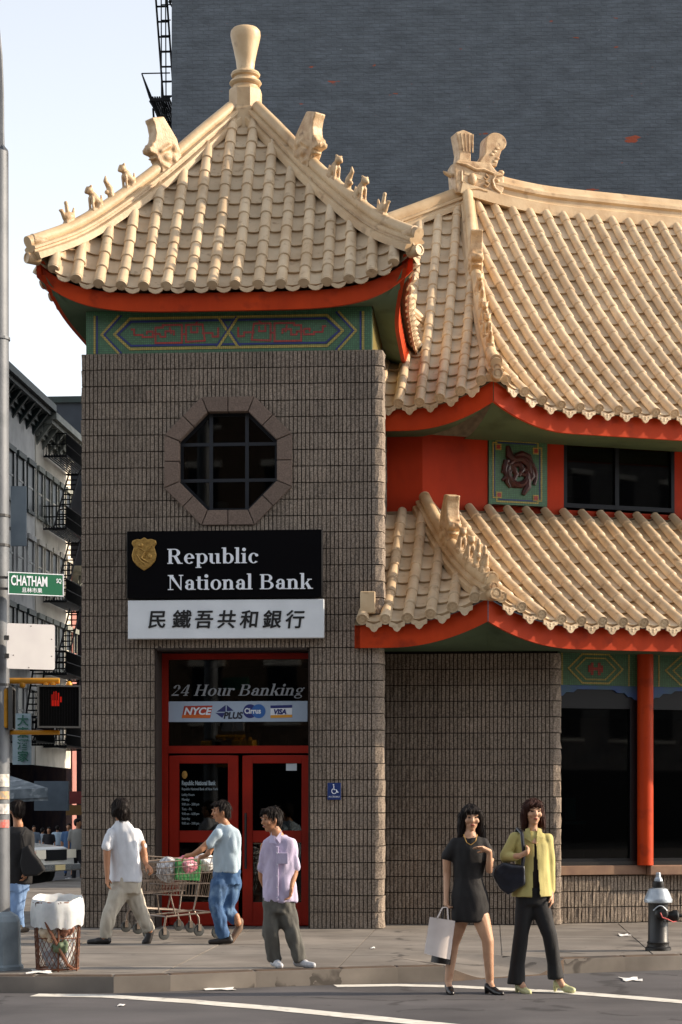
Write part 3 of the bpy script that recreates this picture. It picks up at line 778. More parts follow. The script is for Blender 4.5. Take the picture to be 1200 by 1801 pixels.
def deck(pos, us, fmaxf, off=-.02, nf=14):
    mb = MB(); rows = []
    for u in us:
        fm = max(fmaxf(u), .001); rows.append([pos(u, fm*k/nf) + Vector((0,0,off)) for k in range(nf+1)])
    n = nf+1; vs = [p for r in rows for p in r]; fs = []
    for i in range(len(rows)-1):
        for k in range(nf): fs.append((i*n+k, (i+1)*n+k, (i+1)*n+k+1, i*n+k+1))
    mb.add(vs, fs); return mb
def sweep(pts, prof, cap=True):
    """profile (side, up) swept along pts, kept upright"""
    mb = MB(); rings = []
    for i, p in enumerate(pts):
        t = pts[min(i+1,len(pts)-1)] - pts[max(i-1,0)]; h = Vector((t.x,t.y,0)).normalized(); e = Vector((h.y,-h.x,0)); t.normalize(); n = e.cross(t)
        if n.z < 0: n = -n
        rings.append([p + e*a + n*b for a, b in prof])
    mb.ring_strip(rings, True, cap, cap); return mb
def roll_prof(r, zc, base_w, base_h, n=9):
    """flange, undercut, side moulding, undercut and a round roll on top"""
    w = base_w; P = [(-w,-.06),(-w,.012),(-w*.86,.03),(-w*.60,.036),(-w*.58,.062),(-w*.76,.070),(-w*.78,.098),(-w*.62,.110),(-r*.78,.122)]
    Rr = [(-r*math.cos(R(-25)+(math.pi+2*R(25))*k/n), zc + r*math.sin(R(-25)+(math.pi+2*R(25))*k/n)) for k in range(n+1)]
    return P + Rr + [(-x, z) for x, z in P[::-1]]
# --- ridge figures (shared, remeshed)
def fig_mesh(kind):
    mb = MB()
    if kind == 'lion':
        mb.cap((-.05,0,.06),(.0,0,.17),.062,.048); mb.ell((.035,0,.235),(.052,.048,.05)); mb.ell((.075,0,.222),(.03,.03,.026))
        for s in (-1,1): mb.cap((.035,s*.03,.15),(.06,s*.034,.02),.020,.017); mb.cap((-.05,s*.045,.05),(.0,s*.05,.015),.03,.02); mb.ell((.02,s*.04,.28),.016)
        mb.cap((-.10,0,.05),(-.12,0,.16),.022,.012); mb.box((-.11,-.06,-.05),(.09,.06,.02))
    elif kind == 'fish':
        mb.cap((.0,0,.04),(-.01,0,.15),.05,.045); mb.cap((-.01,0,.15),(.03,0,.25),.042,.028); mb.cap((.03,0,.25),(.005,0,.31),.03,.012)
        mb.ell((.055,0,.11),(.03,.03,.03)); mb.box((-.08,-.05,-.05),(.07,.05,.02))
    elif kind == 'hen':
        mb.ell((.0,0,.08),(.10,.055,.07)); mb.cap((.07,0,.1),(.09,0,.17),.032,.026); mb.ell((.105,0,.175),(.03,.02,.018)); mb.cap((-.07,0,.1),(-.11,0,.19),.03,.014)
        mb.cap((.0,0,.13),(.0,0,.23),.03,.026); mb.ell((.0,0,.26),(.028,.028,.032)); mb.box((-.09,-.05,-.05),(.08,.05,.03))
    me = blob(mb, .011, 2); me.materials.append(M_orn); return me
FIG = {k: fig_mesh(k) for k in ('lion','fish','hen')}
def beast_mesh():
    mb = MB()
    P = [(-.20,-.12),(-.22,.12),(-.20,.34),(-.12,.50),(-.05,.63),(.14,.62),(.115,.53),(.115,.44),(.15,.35),(.21,.29),(.27,.25),(.27,.20),(.18,.16),(.17,.10),(.14,-.02),(.15,-.24),(.05,-.3),(-.1,-.2)]
    mb.prism(P, -.085, .085)
    for s in (-1,1):
        mb.ell((.20,s*.065,.285),.03); mb.ell((.26,s*.04,.235),.028); mb.cap((.10,s*.085,.2),(-.05,s*.09,.26),.03,.03); mb.ell((.02,s*.085,.12),(.06,.03,.05)); mb.ell((-.1,s*.085,.08),(.05,.03,.06)); mb.ell((-.12,s*.085,.22),(.04,.03,.05))
        mb.cap((.11,s*.08,.03),(.0,s*.09,-.03),.025,.02)
    mb.ell((.235,0,.262),(.05,.07,.022)); mb.ell((.2,0,.125),(.05,.06,.018))
    me = blob(mb, .014, 2); me.materials.append(M_orn); return me
BEAST = beast_mesh()
def on_hip(name, me, pts, t, lift, parent, sc=1.0, flip=False, tilt=1.0):
    """stand a shared figure on the ridge line pts at parameter t (0 top .. 1 tip), facing the tip"""
    n = len(pts)-1; i = min(n-1, int(t*n)); p = pts[i].lerp(pts[i+1], t*n-i); d = pts[i+1]-pts[i]
    yaw = math.atan2(d.y, d.x); pitch = math.atan2(-d.z, math.hypot(d.x,d.y))*tilt
    M = Matrix.Translation(p + Vector((0,0,lift))) @ Matrix.Rotation(yaw,4,'Z') @ Matrix.Rotation(pitch,4,'Y') @ Matrix.Diagonal((sc,sc,sc,1))
    return link(name, me, None, parent, M)

# ------------------------------------------------------------------ the tower roof
A_MID, A_FL, LIFT = 2.15, .165, .38
CT = Vector((-TW/2, TDp/2, 0))
ZC = [(0,10.82),(.2,10.26),(.4,9.64),(.6,9.03),(.8,8.44),(1,7.96)]
def zc(s):
    s = max(0, min(1, s))
    # smooth interpolation through the profile (Catmull-Rom)
    i = min(4, int(s*5)); f = s*5 - i; g = lambda k: ZC[max(0,min(5,k))][1] + (ZC[0][1]-ZC[1][1] if k < 0 else 0) - (ZC[4][1]-ZC[5][1] if k > 5 else 0)
    a,b,c,d = g(i-1),g(i),g(i+1),g(i+2)
    return b + .5*f*((c-a) + f*((2*a-5*b+4*c-d) + f*(3*b-3*c+d-a))) - KZ
hipu = lambda s: A_MID*s + A_FL*s*s
def tower_face(q):
    Rq = Matrix.Rotation(q*math.pi/2, 3, 'Z')
    def pos(u, f):
        s = max(1e-4, 1-f); w = min(1.15, abs(u)/hipu(s)); v = A_MID*s + A_FL*s*s*w**4
        return CT + Rq @ Vector((u, -v, 0)) + Vector((0,0, zc(s) + LIFT*s*s*w**5.5))
    return pos
def s_of(u):
    u = abs(u); return (-A_MID + math.sqrt(A_MID**2 + 4*A_FL*u))/(2*A_FL)
fmaxT = lambda u: max(0, 1 - s_of(u) - .015) if abs(u) < 2.315 else 0
T = Tiles(); colsT = [(k-7.5)*PITCH - PITCH*.0 for k in range(16)]
faces = [tower_face(q) for q in range(4)]
roofT = obj('roof', deck(faces[0], [-2.31+4.62*k/40 for k in range(41)], lambda u: max(0.0,1-s_of(u))), M_deck, tower)
for q in range(1, 4): obj('roof_slope', deck(faces[q], [-2.31+4.62*k/30 for k in range(31)], lambda u: max(0.0,1-s_of(u))), M_deck, roofT)
for q in range(4): lay_tiles(T, 't', faces[q], colsT, fmaxT, 0, (lambda p: 1.0) if q == 0 else (lambda p: 0.0), .28)
T.build({'t': roofT})
hips = []
for sx, sy in ((-1,-1),(1,-1),(1,1),(-1,1)):
    pts = []
    for k in range(25):
        s = k/24*1.0; h = hipu(s); pts.append(CT + Vector((sx*h, sy*h, zc(s) + LIFT*s*s)))
    hips.append(pts)
    d = (pts[-1]-pts[-2]).normalized()
    body = pts[1:] + [pts[-1] + d*.02]
    h = obj('hip_ridge', sweep([p + Vector((0,0,.02)) for p in body], roll_prof(.075, .17, .15, .17)), M_ridge, roofT, True)
    # end discs of the hip
    hz = Vector((d.x,d.y,0)).normalized(); yaw = math.atan2(hz.y,hz.x)+R(90)
    for rr, dz, dd in ((.085,.20,.02),(.055,.07,.03),(.07,-.02,.09)):
        Md = Matrix.Translation(pts[-1] + hz*dd + Vector((0,0,dz))) @ Matrix.Rotation(yaw,4,'Z') @ Matrix.Rotation(R(90),4,'X')
        mb = MB(); mb.lathe([(rr,-.16),(rr,0),(rr*.95,.014),(rr*.72,.014),(rr*.66,.004),(.004,.004)], 16, Md); obj('end_disc', mb, M_orn, h, True)
for hi, bt, ft in ((0,.41,(.585,.665,.735,.85)),(1,.40,(.56,.64,.71,.83))):
    on_hip('ridge_beast', BEAST, hips[hi], bt, .16, roofT, 1.0, tilt=.35)
    for k, t in zip(('lion','fish','lion','hen'), ft): on_hip('ridge_figure', FIG[k], hips[hi], t, .26, roofT, .95 if k != 'lion' else 1.05, tilt=.5)
# finial
ap = CT + Vector((0,0,zc(0)-.02))
m = MB(); m.lathe([(.25,-.4),(.25,.02),(.225,.06),(.225,.30),(.20,.335)], 8, Matrix.Translation(ap), phase=R(22.5)); obj('finial_base', m, M_ridge, roofT)
m = MB(); m.lathe([(.15,.30),(.165,.35),(.165,.375),(.20,.39),(.215,.415),(.20,.44),(.15,.46),(.15,.49),(.185,.505),(.195,.53),(.18,.555),(.125,.575),(.115,.61),(.128,.72),(.158,.86),(.186,.98),(.200,1.05),(.194,1.10),(.165,1.135),(.1,1.15),(.002,1.155)], 28, Matrix.Translation(ap))
obj('finial', m, M_ridge, roofT, True)
# fascia and cove soffit
for q in range(4):
    pos = faces[q]; us = [-2.30+4.60*k/48 for k in range(49)]
    Rq = Matrix.Rotation(q*math.pi/2, 3, 'Z'); inn = Rq @ Vector((0,1,0))
    mb = MB(); top=[]; bot=[]; top2=[]; bot2=[]
    for u in us:
        p = pos(u,0) + inn*.06; w = abs(u)/2.315
        top.append(p + Vector((0,0,-.035))); bot.append(p + Vector((0,0,-.25+.05*w**4)) + inn*.02); top2.append(top[-1]+inn*.06); bot2.append(bot[-1]+inn*.05)
    mb.ring_strip([top2, top, bot, bot2], False); obj('fascia', mb, M_red, roofT)
    mb = MB(); rows = [bot2]
    for k in range(1, 7):
        f = k/6; row = []
        for b, u in zip(bot2, us):
            wl_ = CT + Rq @ Vector((max(-1.79,min(1.79,u)), -1.79, 0)); z1 = mz1 + .05
            h = Vector((b.x,b.y,0)).lerp(Vector((wl_.x,wl_.y,0)), f); row.append(Vector((h.x,h.y, b.z + (z1-b.z)*(1-(1-f)**2.2 if b.z > z1 else f))))
        rows.append(row)
    mb.ring_strip(rows, False); obj('soffit', mb, M_green, roofT, True)
# ------------------------------------------------------------------ bank wing (built in world coordinates)
# chamfered rough corner blocks
def corner_blocks(parent, rows, z0, M, w=.10, dpt=.30):
    for r in range(rows):
        rnd = random.Random(r*31+int(w*977)); mb = MB(); zs = [z0+r*BH+.006, z0+r*BH+BH*.5, z0+(r+1)*BH-.006]
        rings = []
        for z in zs:
            j = lambda a: rnd.uniform(-a, a)
            rings.append([Vector((-.02,.06,z)), Vector((-.004,-.006+j(.006),z)), Vector((w*.35+j(.008),.004+j(.01),z)), Vector((w*.8+j(.012),.035+j(.015),z)), Vector((w+j(.012),.10+j(.015),z)), Vector((w+j(.012),dpt*.6,z)), Vector((w+j(.008),dpt,z)), Vector((-.02,dpt,z))])
        mb.ring_strip(rings, True, True, True)
        obj('corner_block', mb, M_block, parent, M=M)
corner_blocks(so, 35, 0, Matrix.Identity(4))

THR, THL = R(18), R(-6)
er, nr = Vector((math.cos(THR), math.sin(THR), 0)), Vector((-math.sin(THR), math.cos(THR), 0))
el, nl = Vector((math.cos(THL), math.sin(THL), 0)), Vector((-math.sin(THL), math.cos(THL), 0))
PC = Vector((2.70, 25.97, KZ))
wing = tag(empty('bank_wing', (PC.x+.6, PC.y+1.5, KZ), 0, True), 'two-storey bank wing with red walls and stacked tan tiled eaves', 'bank building')
E_lo, E_up = Vector((1.776, 24.78, 0)), Vector((2.0, 26.92, 0))
END_lo, END_up = Vector((1.104, 27.72, 0)), Vector((1.94, 31.5, 0))
def face_pos(E, e, n, Rn, z0, rise, c, lift, lw):
    def pos(u, f):
        ff = max(0, f); k = max(0, 1 - abs(u)/lw)
        fl = .10*k*k*(1-ff)
        return E + e*u + n*(f*Rn - fl) + Vector((0,0, z0 + rise*(ff*(1-c) + c*ff*ff) + lift*(1-ff)**2*k*k))
    return pos
def geom(E, END):
    d = END - E; return d.dot(nr), d.dot(er), d.dot(nl), -d.dot(el)
Ru, Ku, Rl_u, Kl_u = geom(E_up, END_up); Rlo, Klo, Rl_lo, Kl_lo = geom(E_lo, END_lo)
upR = face_pos(E_up, er, nr, Ru, 6.93, 4.00, .25, .34, 1.15); upL = face_pos(E_up, el, nl, Rl_u, 6.93, 4.00, .25, .34, 1.15)
loR = face_pos(E_lo, er, nr, Rlo, 3.88, 1.80, .18, .30, 1.2); loL = face_pos(E_lo, el, nl, Rl_lo, 3.88, 1.80, .18, .30, 1.2)
f_upR = lambda u: min(1, max(0,u)/Ku) if Ku > 0 else 1
f_upL = lambda u: max(0, min(max(0,-u)/Kl_u, 1 - .10*(-u-Kl_u)))
f_loR = lambda u: min(1, max(0,u)/Klo); f_loL = lambda u: min(1, max(0,-u)/Kl_lo)
proj = lambda p: (CX + F*p.x/p.y, HY - F*(p.z-CH)/p.y)
def wgt(p):
    x, y = proj(p); w = F/p.y
    if x > 1212 or x < 615: return 0
    if p.x < .40 + (p.y-25.1)*.073 and p.y > 25.0: return 0
    return w
T = Tiles()
UR, UL = 7.6, 2.3
upper = obj('upper_roof', deck(upR, [0,.1,.2,.35,.5,.7,.9,1.15,1.36,3,5,UR], f_upR), M_deck, wing)
obj('roof_slope', deck(upL, [0,-.1,-.2,-.35,-.54,-.8,-1.1,-1.5,-UL], f_upL), M_deck, upper)
lower = obj('lower_roof', deck(loR, [0,.05,.15,.27,.4,.6,.9,1.2,3,5,UR], f_loR), M_deck, wing)
obj('roof_slope', deck(loL, [0,-.1,-.3,-.5,-.7,-.975,-1.3,-1.62], f_loL), M_deck, lower)
lay_tiles(T, 'u', upR, [.10+PITCH*k for k in range(27)], f_upR, 1, wgt)
lay_tiles(T, 'u', upL, [-.12-PITCH*k for k in range(8)][::-1], lambda u: f_upL(u) if u < -.02 else 0, 1, wgt)
lay_tiles(T, 'l', loR, [.10+PITCH*k for k in range(27)], f_loR, 1, wgt)
lay_tiles(T, 'l', loL, [-.12-PITCH*k for k in range(6)][::-1], lambda u: f_loL(u) if u < -.02 else 0, 1, wgt)
T.build({'u': upper, 'l': lower})
def hip_of(posR, K, n=20, up=.02): return [posR(K*(1-k/n), 1-k/n) + Vector((0,0,up)) for k in range(n+1)]
hu, hl = hip_of(upR, Ku), hip_of(loR, Klo)
for pts, roof, bt, ft in ((hu, upper, .36, (.50,.585,.67,.755,.84)), (hl, lower, .42, (.60,.72,.82,.91))):
    d = (pts[-1]-pts[-2]).normalized(); hz = Vector((d.x,d.y,0)).normalized(); yaw = math.atan2(hz.y,hz.x)+R(90)
    h = obj('hip_ridge', sweep(pts + [pts[-1]+d*.03], roll_prof(.078, .17, .14, .17)), M_ridge, roof, True)
    for rr, dz, dd in ((.085,.20,.05),(.06,.09,.12),(.075,.0,.20)):
        Md = Matrix.Translation(pts[-1] + hz*dd + Vector((0,0,dz))) @ Matrix.Rotation(yaw,4,'Z') @ Matrix.Rotation(R(90),4,'X')
        mb = MB(); mb.lathe([(rr,-.2),(rr,0),(rr*.95,.014),(rr*.8,.014),(rr*.74,.004),(rr*.5,.004),(rr*.42,.012),(.004,.012)], 16, Md); obj('end_disc', mb, M_orn, h, True)
    on_hip('ridge_beast', BEAST, pts, bt, .16, roof, .98, tilt=.35)
    for k, t in zip(('lion','fish','lion','lion','hen') if len(ft) == 5 else ('lion','lion','fish','hen'), ft): on_hip('ridge_figure', FIG[k], pts, t, .26, roof, 1.05, tilt=.5)
# main ridge of the wing and the short ridge running back to the tower
rp = [upR(Ku - .15 + (UR-Ku+.15)*k/24, 1) + Vector((0,0,.0 + .22*max(0,1-k/7)**2)) for k in range(25)]
RP = [(-.17,-.1),(-.17,.07),(-.12,.10),(-.12,.17),(-.16,.20),(-.16,.25),(-.10,.29)] + [(-.085*math.cos(math.pi*k/8), .32+.085*math.sin(math.pi*k/8)) for k in range(9)] + [(.10,.29),(.16,.25),(.16,.20),(.12,.17),(.12,.10),(.17,.07),(.17,-.1)]
obj('main_ridge', sweep(rp, RP), M_ridge, upper, True)
r2 = [upL(-Kl_u-(1.5)*k/10, f_upL(-Kl_u-1.5*k/10)) + Vector((0,0,.02)) for k in range(11)]
obj('rear_ridge', sweep(r2, roll_prof(.085,.2,.17,.2)), M_ridge, upper, True)
mb = MB(); a, b = upR(Ku,1), upR(UR,1); c, d = b + nr*4.4 + Vector((0,0,-3.9)), a + nr*4.4 - er*1.0 + Vector((0,0,-3.9))
mb.add([a,b,c,d], [(0,1,2,3)]); e_ = r2[-1]; mb.add([a, e_, e_+Vector((.2,3,-3)), d], [(0,1,2,3)]); obj('rear_slope', mb, M_deck, upper)
# ridge-end dragon ornament
orn = empty('ridge_ornament'); orn.parent = upper; og = rp[0]
orn.matrix_basis = Matrix.Translation(og + Vector((0,0,-.06)) + er*.28) @ Matrix.Rotation(THR,4,'Z') @ Matrix.Diagonal((1,.9,.84,1))
mb = MB(); mb.prism([(-.36,-.05),(-.40,.45),(-.34,.56),(.20,.56),(.30,.42),(.42,.38),(.42,.10),(.36,-.05)], -.17, .17); link('body', beveled(mb,.02,2), M_orn, orn)
mb = MB(); mb.prism([(-.32,.55),(-.30,.70),(-.36,1.06),(-.24,1.12),(-.08,1.06),(-.12,.70),(-.12,.55)], -.15, .13); fan = link('fan', beveled(mb,.012,1), M_orn, orn)
for k in range(4):
    mb = MB(); x0 = -.26+.05*k; mb.tube([(x0+.02,-.155,.72),(x0-.02+.015*k,-.155,1.05)], .013, 5); obj('flute', mb, M_orn, fan, True)
mb = MB(); P = []
for k in range(21): a = R(-60+ 15*k); P.append((.30+.17*math.cos(a), .96+.17*math.sin(a)))
mb.prism(P[:17] + [(.12,.74),(.02,.56),(.30,.50)], -.16, .14); link('curl', beveled(mb,.012,1), M_orn, orn)
rel = MB()
rel.ell((-.10,-.17,.22),(.07,.05,.12)); rel.tube([(-.36,-.17,.5),(-.2,-.185,.47),(-.05,-.185,.40),(.08,-.185,.42),(.25,-.18,.36)], [.02,.03,.03,.03,.025], 7)
rel.tube([(.12,-.18,.33),(.16,-.19,.28),(.12,-.19,.24),(.09,-.18,.28)], .018, 6); rel.tube([(.12,-.18,.20),(.17,-.19,.16),(.13,-.19,.11),(.09,-.18,.15)], .018, 6)
rel.tube([(.40,-.18,.36),(.28,-.19,.34),(.22,-.19,.24),(.26,-.19,.10),(.36,-.18,.02)], .022, 6); rel.ell((.31,-.17,.24),(.04,.03,.04)); rel.ell((.40,-.1,.42),.05)
rel.tube([(-.28,-.175,.36),(-.28,-.18,.16),(-.22,-.18,.14)], .014, 6); rel.tube([(-.2,-.175,.02),(0,-.18,.05),(.14,-.18,.02)], .022, 6)
obj('relief', rel, M_orn, orn, True)
rel = MB()
for k in range(5): rel.ell((.27+.05*math.sin(k*2.1), -.155, .60+.06*k), (.04,.02,.03))
obj('relief', rel, M_orn, orn, True)
mb = MB(); mb.tube([(-.40,-.05,.28),(-.50,-.05,.33),(-.54,-.05,.36)], [.05,.035,.01], 8); obj('spur', mb, M_orn, orn, True)
# small ridge stub where the lower roof meets the tower corner
mb = MB(); p = W(646,1056,24.98); mb.box((p.x-.085,p.y-.02,p.z-.16),(p.x+.10,p.y+.11,p.z+.11)); link('ridge_end', beveled(mb,.01), M_ridge, lower)

# fascias and soffits
def fascia(pos, us, e, n, wall_o, wall_e, wall_rng, zbot, ztop_off, parent, zw):
    mb = MB(); top=[]; bot=[]; top2=[]; bot2=[]
    for u in us:
        p = pos(u, 0) + n*.07; top.append(p + Vector((0,0,ztop_off))); b = p + Vector((0,0,zbot)) ; bot.append(b); top2.append(top[-1]+n*.05); bot2.append(b+n*.05)
    mb.ring_strip([top2, top, bot, bot2], False, False, False); fo = obj('fascia', mb, M_red, parent)
    mb = MB(); rows = []
    for k in range(7):
        f = k/6; row = []
        for b, u in zip(bot2, us):
            t = (b - wall_o).dot(wall_e); t = max(wall_rng[0], min(wall_rng[1], t)); w_ = wall_o + wall_e*t
            h = Vector((b.x,b.y,0)).lerp(Vector((w_.x,w_.y,0)), f); row.append(Vector((h.x,h.y, b.z + .01 + (zw-b.z)*(1-(1-f)**2.0))))
        rows.append(row)
    mb.ring_strip(rows, False); obj('soffit', mb, M_green, parent, True)
usR = [0,.06,.13,.2,.28,.36,.45,.55,.65,.75,.86,.98,1.1,1.25,2,4,UR]; usL = [-u for u in usR if u <= 1.26]
P2 = Vector((1.104, 27.72, 0))                      # corner of the upper floor wall
fascia(upR, usR, er, nr, P2, er, (0.0, UR), -.29, -.015, upper, 6.66); fascia(upL, usL + [-1.6,-2.2], el, nl, P2, el, (-2.5, 0.0), -.29, -.015, upper, 6.66)
WS = Vector((2.72, 26.27, 0))                       # start of the shop window wall
fascia(loR, usR, er, nr, WS - er*.9, er, (0.0, UR), -.29, -.015, lower, 3.62)
PL = PC - Vector((tA.x,tA.y,0))*2.3; PL.z = 0
fascia(loL, usL + [-1.45,-1.62], el, nl, PL, Vector((tA.x,tA.y,0)), (-.4, 2.2), -.29, -.015, lower, 3.62)
mb = MB(); a = loL(-1.62,0); mb.box((-.005,-.0,-.29),(.06,.3,-.015), M=Matrix.Translation(a+nl*.07) @ Matrix.Rotation(THL,4,'Z')); obj('fascia_return', mb, M_red, lower)

# upper floor wall
def plane_hit(px, py, o, n):
    d = Vector(((px-CX)/F, 1, (HY-py)/F)); c = Vector((0,0,CH)); return c + d*((o-c).dot(n)/d.dot(n))
Mw2 = Matrix.Translation((P2.x, P2.y, 0)) @ Matrix.Rotation(THR,4,'Z')      # x along the wall, y inward
iM2 = Mw2.inverted()
def L2(px, py, off=0): p = iM2 @ plane_hit(px, py, P2 + nr*off, nr); return p.x, p.z
M_redwall = mat('red_wall_paint', '#b5350e', .6, '#9f2b0a', 1.2, 5, spec=.2, wash=(1.2,.2,(1.5,1.5,.4)), bump=.08, bscale=14, c3='#7a1d0c', c3scale=2.2, c3lo=.55, c3hi=.85)
zb2, zt2 = 5.55, 6.70
xa = L2(858,800)[0]; xb = L2(963,800)[0]; xc = L2(992,800)[0]; xd = L2(1187,800)[0]
w2 = MB(); w2.box((0,0,zb2-.6),(xa,.12,zt2)); w2.box((xa,.09,zb2-.6),(xb,.15,zt2)); w2.box((xb,0,zb2-.6),(xc,.12,zt2)); w2.box((xc,.01,zb2-.6),(xd,.13,L2(1000,893)[1]-.03)); w2.box((xd,0,zb2-.6),(UR,.12,zt2))
uw = obj('upper_wall', w2, M_redwall, wing, M=Mw2)
w2 = MB(); w2.box((-2.6,0,zb2-.6),(0,.12,zt2)); obj('upper_side_wall', w2, M_redwall, wing, M=Matrix.Translation((P2.x,P2.y,0)) @ Matrix.Rotation(THL,4,'Z'))
w2 = MB(); w2.box((.01,-.05,5.62),(UR,-.001,5.69)); obj('flashing', w2, mat('flashing_stone','#77664f',.8,'#5e4f3d',6), wing, M=Mw2)
# dragon mosaic panel
pz0, pz1 = L2(910,889)[1], L2(910,772)[1]
pan = MB(); pan.box((xa+.01,-.02,pz0),(xb-.01,.088,pz1)); pn = obj('dragon_panel', pan, Mg, wing, M=Mw2)
pw, ph = xb-xa-.02, pz1-pz0
pu = lambda u, v: (xa+.01+u*pw, pz0+v*ph)
yl, bl, rd = MB(), MB(), MB()
def bar2(mb, a, b, w, y): bar(mb, pu(*a), pu(*b), w, y)
for a, b, w_, k in (((.07,.10),(.07,.92),.02,0),((.90,.08),(.90,.88),.02,0),((.12,.955),(.84,.955),.02,1),((.13,.045),(.84,.045),.02,1),((.07,.92),(.13,.92),.016,2),((.12,.96),(.12,.86),.016,3),((.84,.96),(.84,.82),.016,2),((.9,.88),(.83,.88),.016,3),((.07,.10),(.14,.10),.016,2),((.13,.04),(.13,.16),.016,3),((.84,.04),(.84,.14),.016,2),((.90,.08),(.82,.08),.016,3)):
    bar2(yl, a, b, w_, -.021-.001*k)
for a, b in (((.095,.12),(.095,.88)),((.87,.12),(.87,.84)),((.16,.925),(.80,.925)),((.17,.075),(.80,.075))): bar2(bl, a, b, .014, -.0215)
for u, v in ((.16,.86),(.80,.83),(.17,.14),(.80,.12)):
    x, z = pu(u, v); yl.box((x-.043,-.030,z-.043),(x+.043,-.02,z+.043)); rd.box((x-.027,-.034,z-.027),(x+.027,-.02,z+.027))
obj('border_line', yl, My, pn); obj('border_line', bl, Mb, pn); obj('corner_tile', rd, Mr, pn)
dg = MB()
def dtube(pts, r): dg.tube([Vector((pu(u,v)[0], -.03, pu(u,v)[1])) for u, v in pts], r, 7)
path = []
for k in range(30): a = R(100 - 17*k); rr = .09 + .0065*k; path.append((.52+rr*math.cos(a)*1.05, .47+rr*math.sin(a)))
dtube(path, [.028+.022*math.sin(math.pi*k/29) for k in range(30)])
dtube([(.30,.66),(.26,.52),(.30,.42),(.22,.36)], [.05,.045,.035,.02]); dtube([(.32,.88),(.34,.74),(.42,.68),(.55,.70),(.66,.62),(.70,.48)], [.03,.06,.055,.05,.05,.04])
dtube([(.30,.62),(.40,.56),(.46,.46),(.40,.34)], [.05,.05,.04,.03]); dtube([(.66,.4),(.66,.28),(.60,.2),(.58,.16)], [.05,.05,.04,.03]); dtube([(.3,.4),(.36,.32),(.42,.27)], [.035,.03,.02]); dtube([(.5,.5),(.6,.46),(.66,.52)], .035)
dtube([(.24,.60),(.34,.50),(.30,.34),(.36,.26)], [.03,.05,.04,.02]); dtube([(.44,.74),(.56,.78),(.68,.74),(.74,.62)], [.03,.04,.04,.02]); dtube([(.38,.60),(.5,.62),(.58,.54),(.5,.44)], [.04,.045,.04,.03]); dtube([(.68,.36),(.74,.44),(.72,.56)], [.03,.045,.03])
for k in range(14): a = R(26*k); dg.ell(Vector((pu(.48+.24*math.cos(a),.5+.22*math.sin(a))[0],-.03,pu(.48+.24*math.cos(a),.5+.22*math.sin(a))[1])), (.035,.02,.03))
obj('dragon_relief', dg, mat('dragon_glaze','#4a1a16',.45,'#2e1514',14), pn, True)
# upper window
wz0, wz1 = L2(1090,893)[1], L2(1090,782)[1]
uwin = empty('window'); uwin.parent = wing; uwin.matrix_parent_inverse = Matrix.Translation(-wing.location); uwin.matrix_basis = Mw2
fr = MB(); mxx = L2(1086,840)[0]
for a, b in ((xc,xc+.05),(mxx-.03,mxx+.03),(xd-.05,xd)): fr.box((a,.0,wz0-.03),(b,.09,wz1+.03))
fr.box((xc+.05,.002,wz1-.02),(xd-.05,.088,wz1+.03)); fr.box((xc+.05,.002,wz0-.03),(xd-.05,.088,wz0+.03)); obj('frame', fr, M_darkframe, uwin)
for a, b in ((xc+.05,mxx-.03),(mxx+.03,xd-.05)):
    m = MB(); m.box((a,.045,wz0+.03),(b,.05,wz1-.02)); obj('pane', m, M_glass, uwin)
    m = MB(); m.box((a+.02,.10,wz1-.15),(b-.02,.12,wz1-.02)); obj('blind', m, mat('blind','#6d6a60',.8), uwin)
m = MB(); m.box((xc+.35,.8,wz0+.25),(xc+.62,.83,wz0+.55)); obj('poster', m, mat('pink_poster','#b98f8a',.8), uwin)
room('room', xc, xd, .14, 2.0, wz0-.3, wz1, uwin)

# ground floor: ribbed pier, corner, shop window wall
Mp = Matrix.Translation((PC.x, PC.y, KZ)) @ Matrix.Rotation(TH,4,'Z')
pm = MB(); pm.box((-2.26,.029,0),(-.01,.3,17*BH-.01)); pier = obj('pier', pm, M_mortar, wing, M=Mp)
lay_blocks(pier, 44, 17, 0, lambda x, z: True, Matrix.Translation((-44*RW,0,0)))
corner_blocks(pier, 17, 0, Matrix.Identity(4), .095, .34)
m = MB(); m.box((-2.26,.06,17*BH-.01),(.05,.5,17*BH+.35)); m.box((-2.2,.3,0),(-.05,1.9,17*BH-.01)); obj('pier_core', m, M_mortar, wing, M=Mp)
Mw = Matrix.Translation((WS.x, WS.y, KZ)) @ Matrix.Rotation(THR,4,'Z'); iMw = Mw.inverted()
def L1(px, py, off=0): p = iMw @ plane_hit(px, py, Vector((WS.x,WS.y,0)) + nr*off, nr); return p.x, p.z
bw = MB(); bw.box((-.1,.03,0),(UR-1,.2,3.5*BH)); base = obj('base_wall', bw, M_mortar, wing, M=Mw)
lay_blocks(base, 40, 3, 0, lambda x, z: True)
st = MB(); lay_blocks(None, 80, 3, 0, lambda x, z: x > 2.03, stuff=st); tag(obj('base_blocks', st, M_block, base), kind='stuff')
sz = 3*BH + .01
M_sill = mat('sill_stone', '#8c6f58', .8, '#75594a', 5, 5, bump=.2, bscale=60)
cxs = L1(1133,1400,-.02)[0]
m = MB(); m.box((-.05,-.05,sz),(cxs+.02,.14,sz+.12)); link('sill', beveled(m,.006), M_sill, wing, Mw)
m = MB(); m.prism([(cxs+.03,sz-.01),(UR-1,sz-.01),(UR-1,sz+.12),(cxs+.03,sz+.12)], -.14, .14); link('sill', beveled(m,.012), M_sill, wing, Mw)
m = MB(); m.box((-.05,-.0,sz+.122),(UR-1,.10,sz+.17)); obj('window_rail', m, mat('rail_metal','#3d3c3b',.35,metal=.6), wing, M=Mw)
sill_z = sz+.17
wtop = L1(1050,1242)[1]; pz0 = L1(1050,1206)[1]; pz1 = 3.50
col_x = [cxs, cxs + 1.5, cxs+3.0]
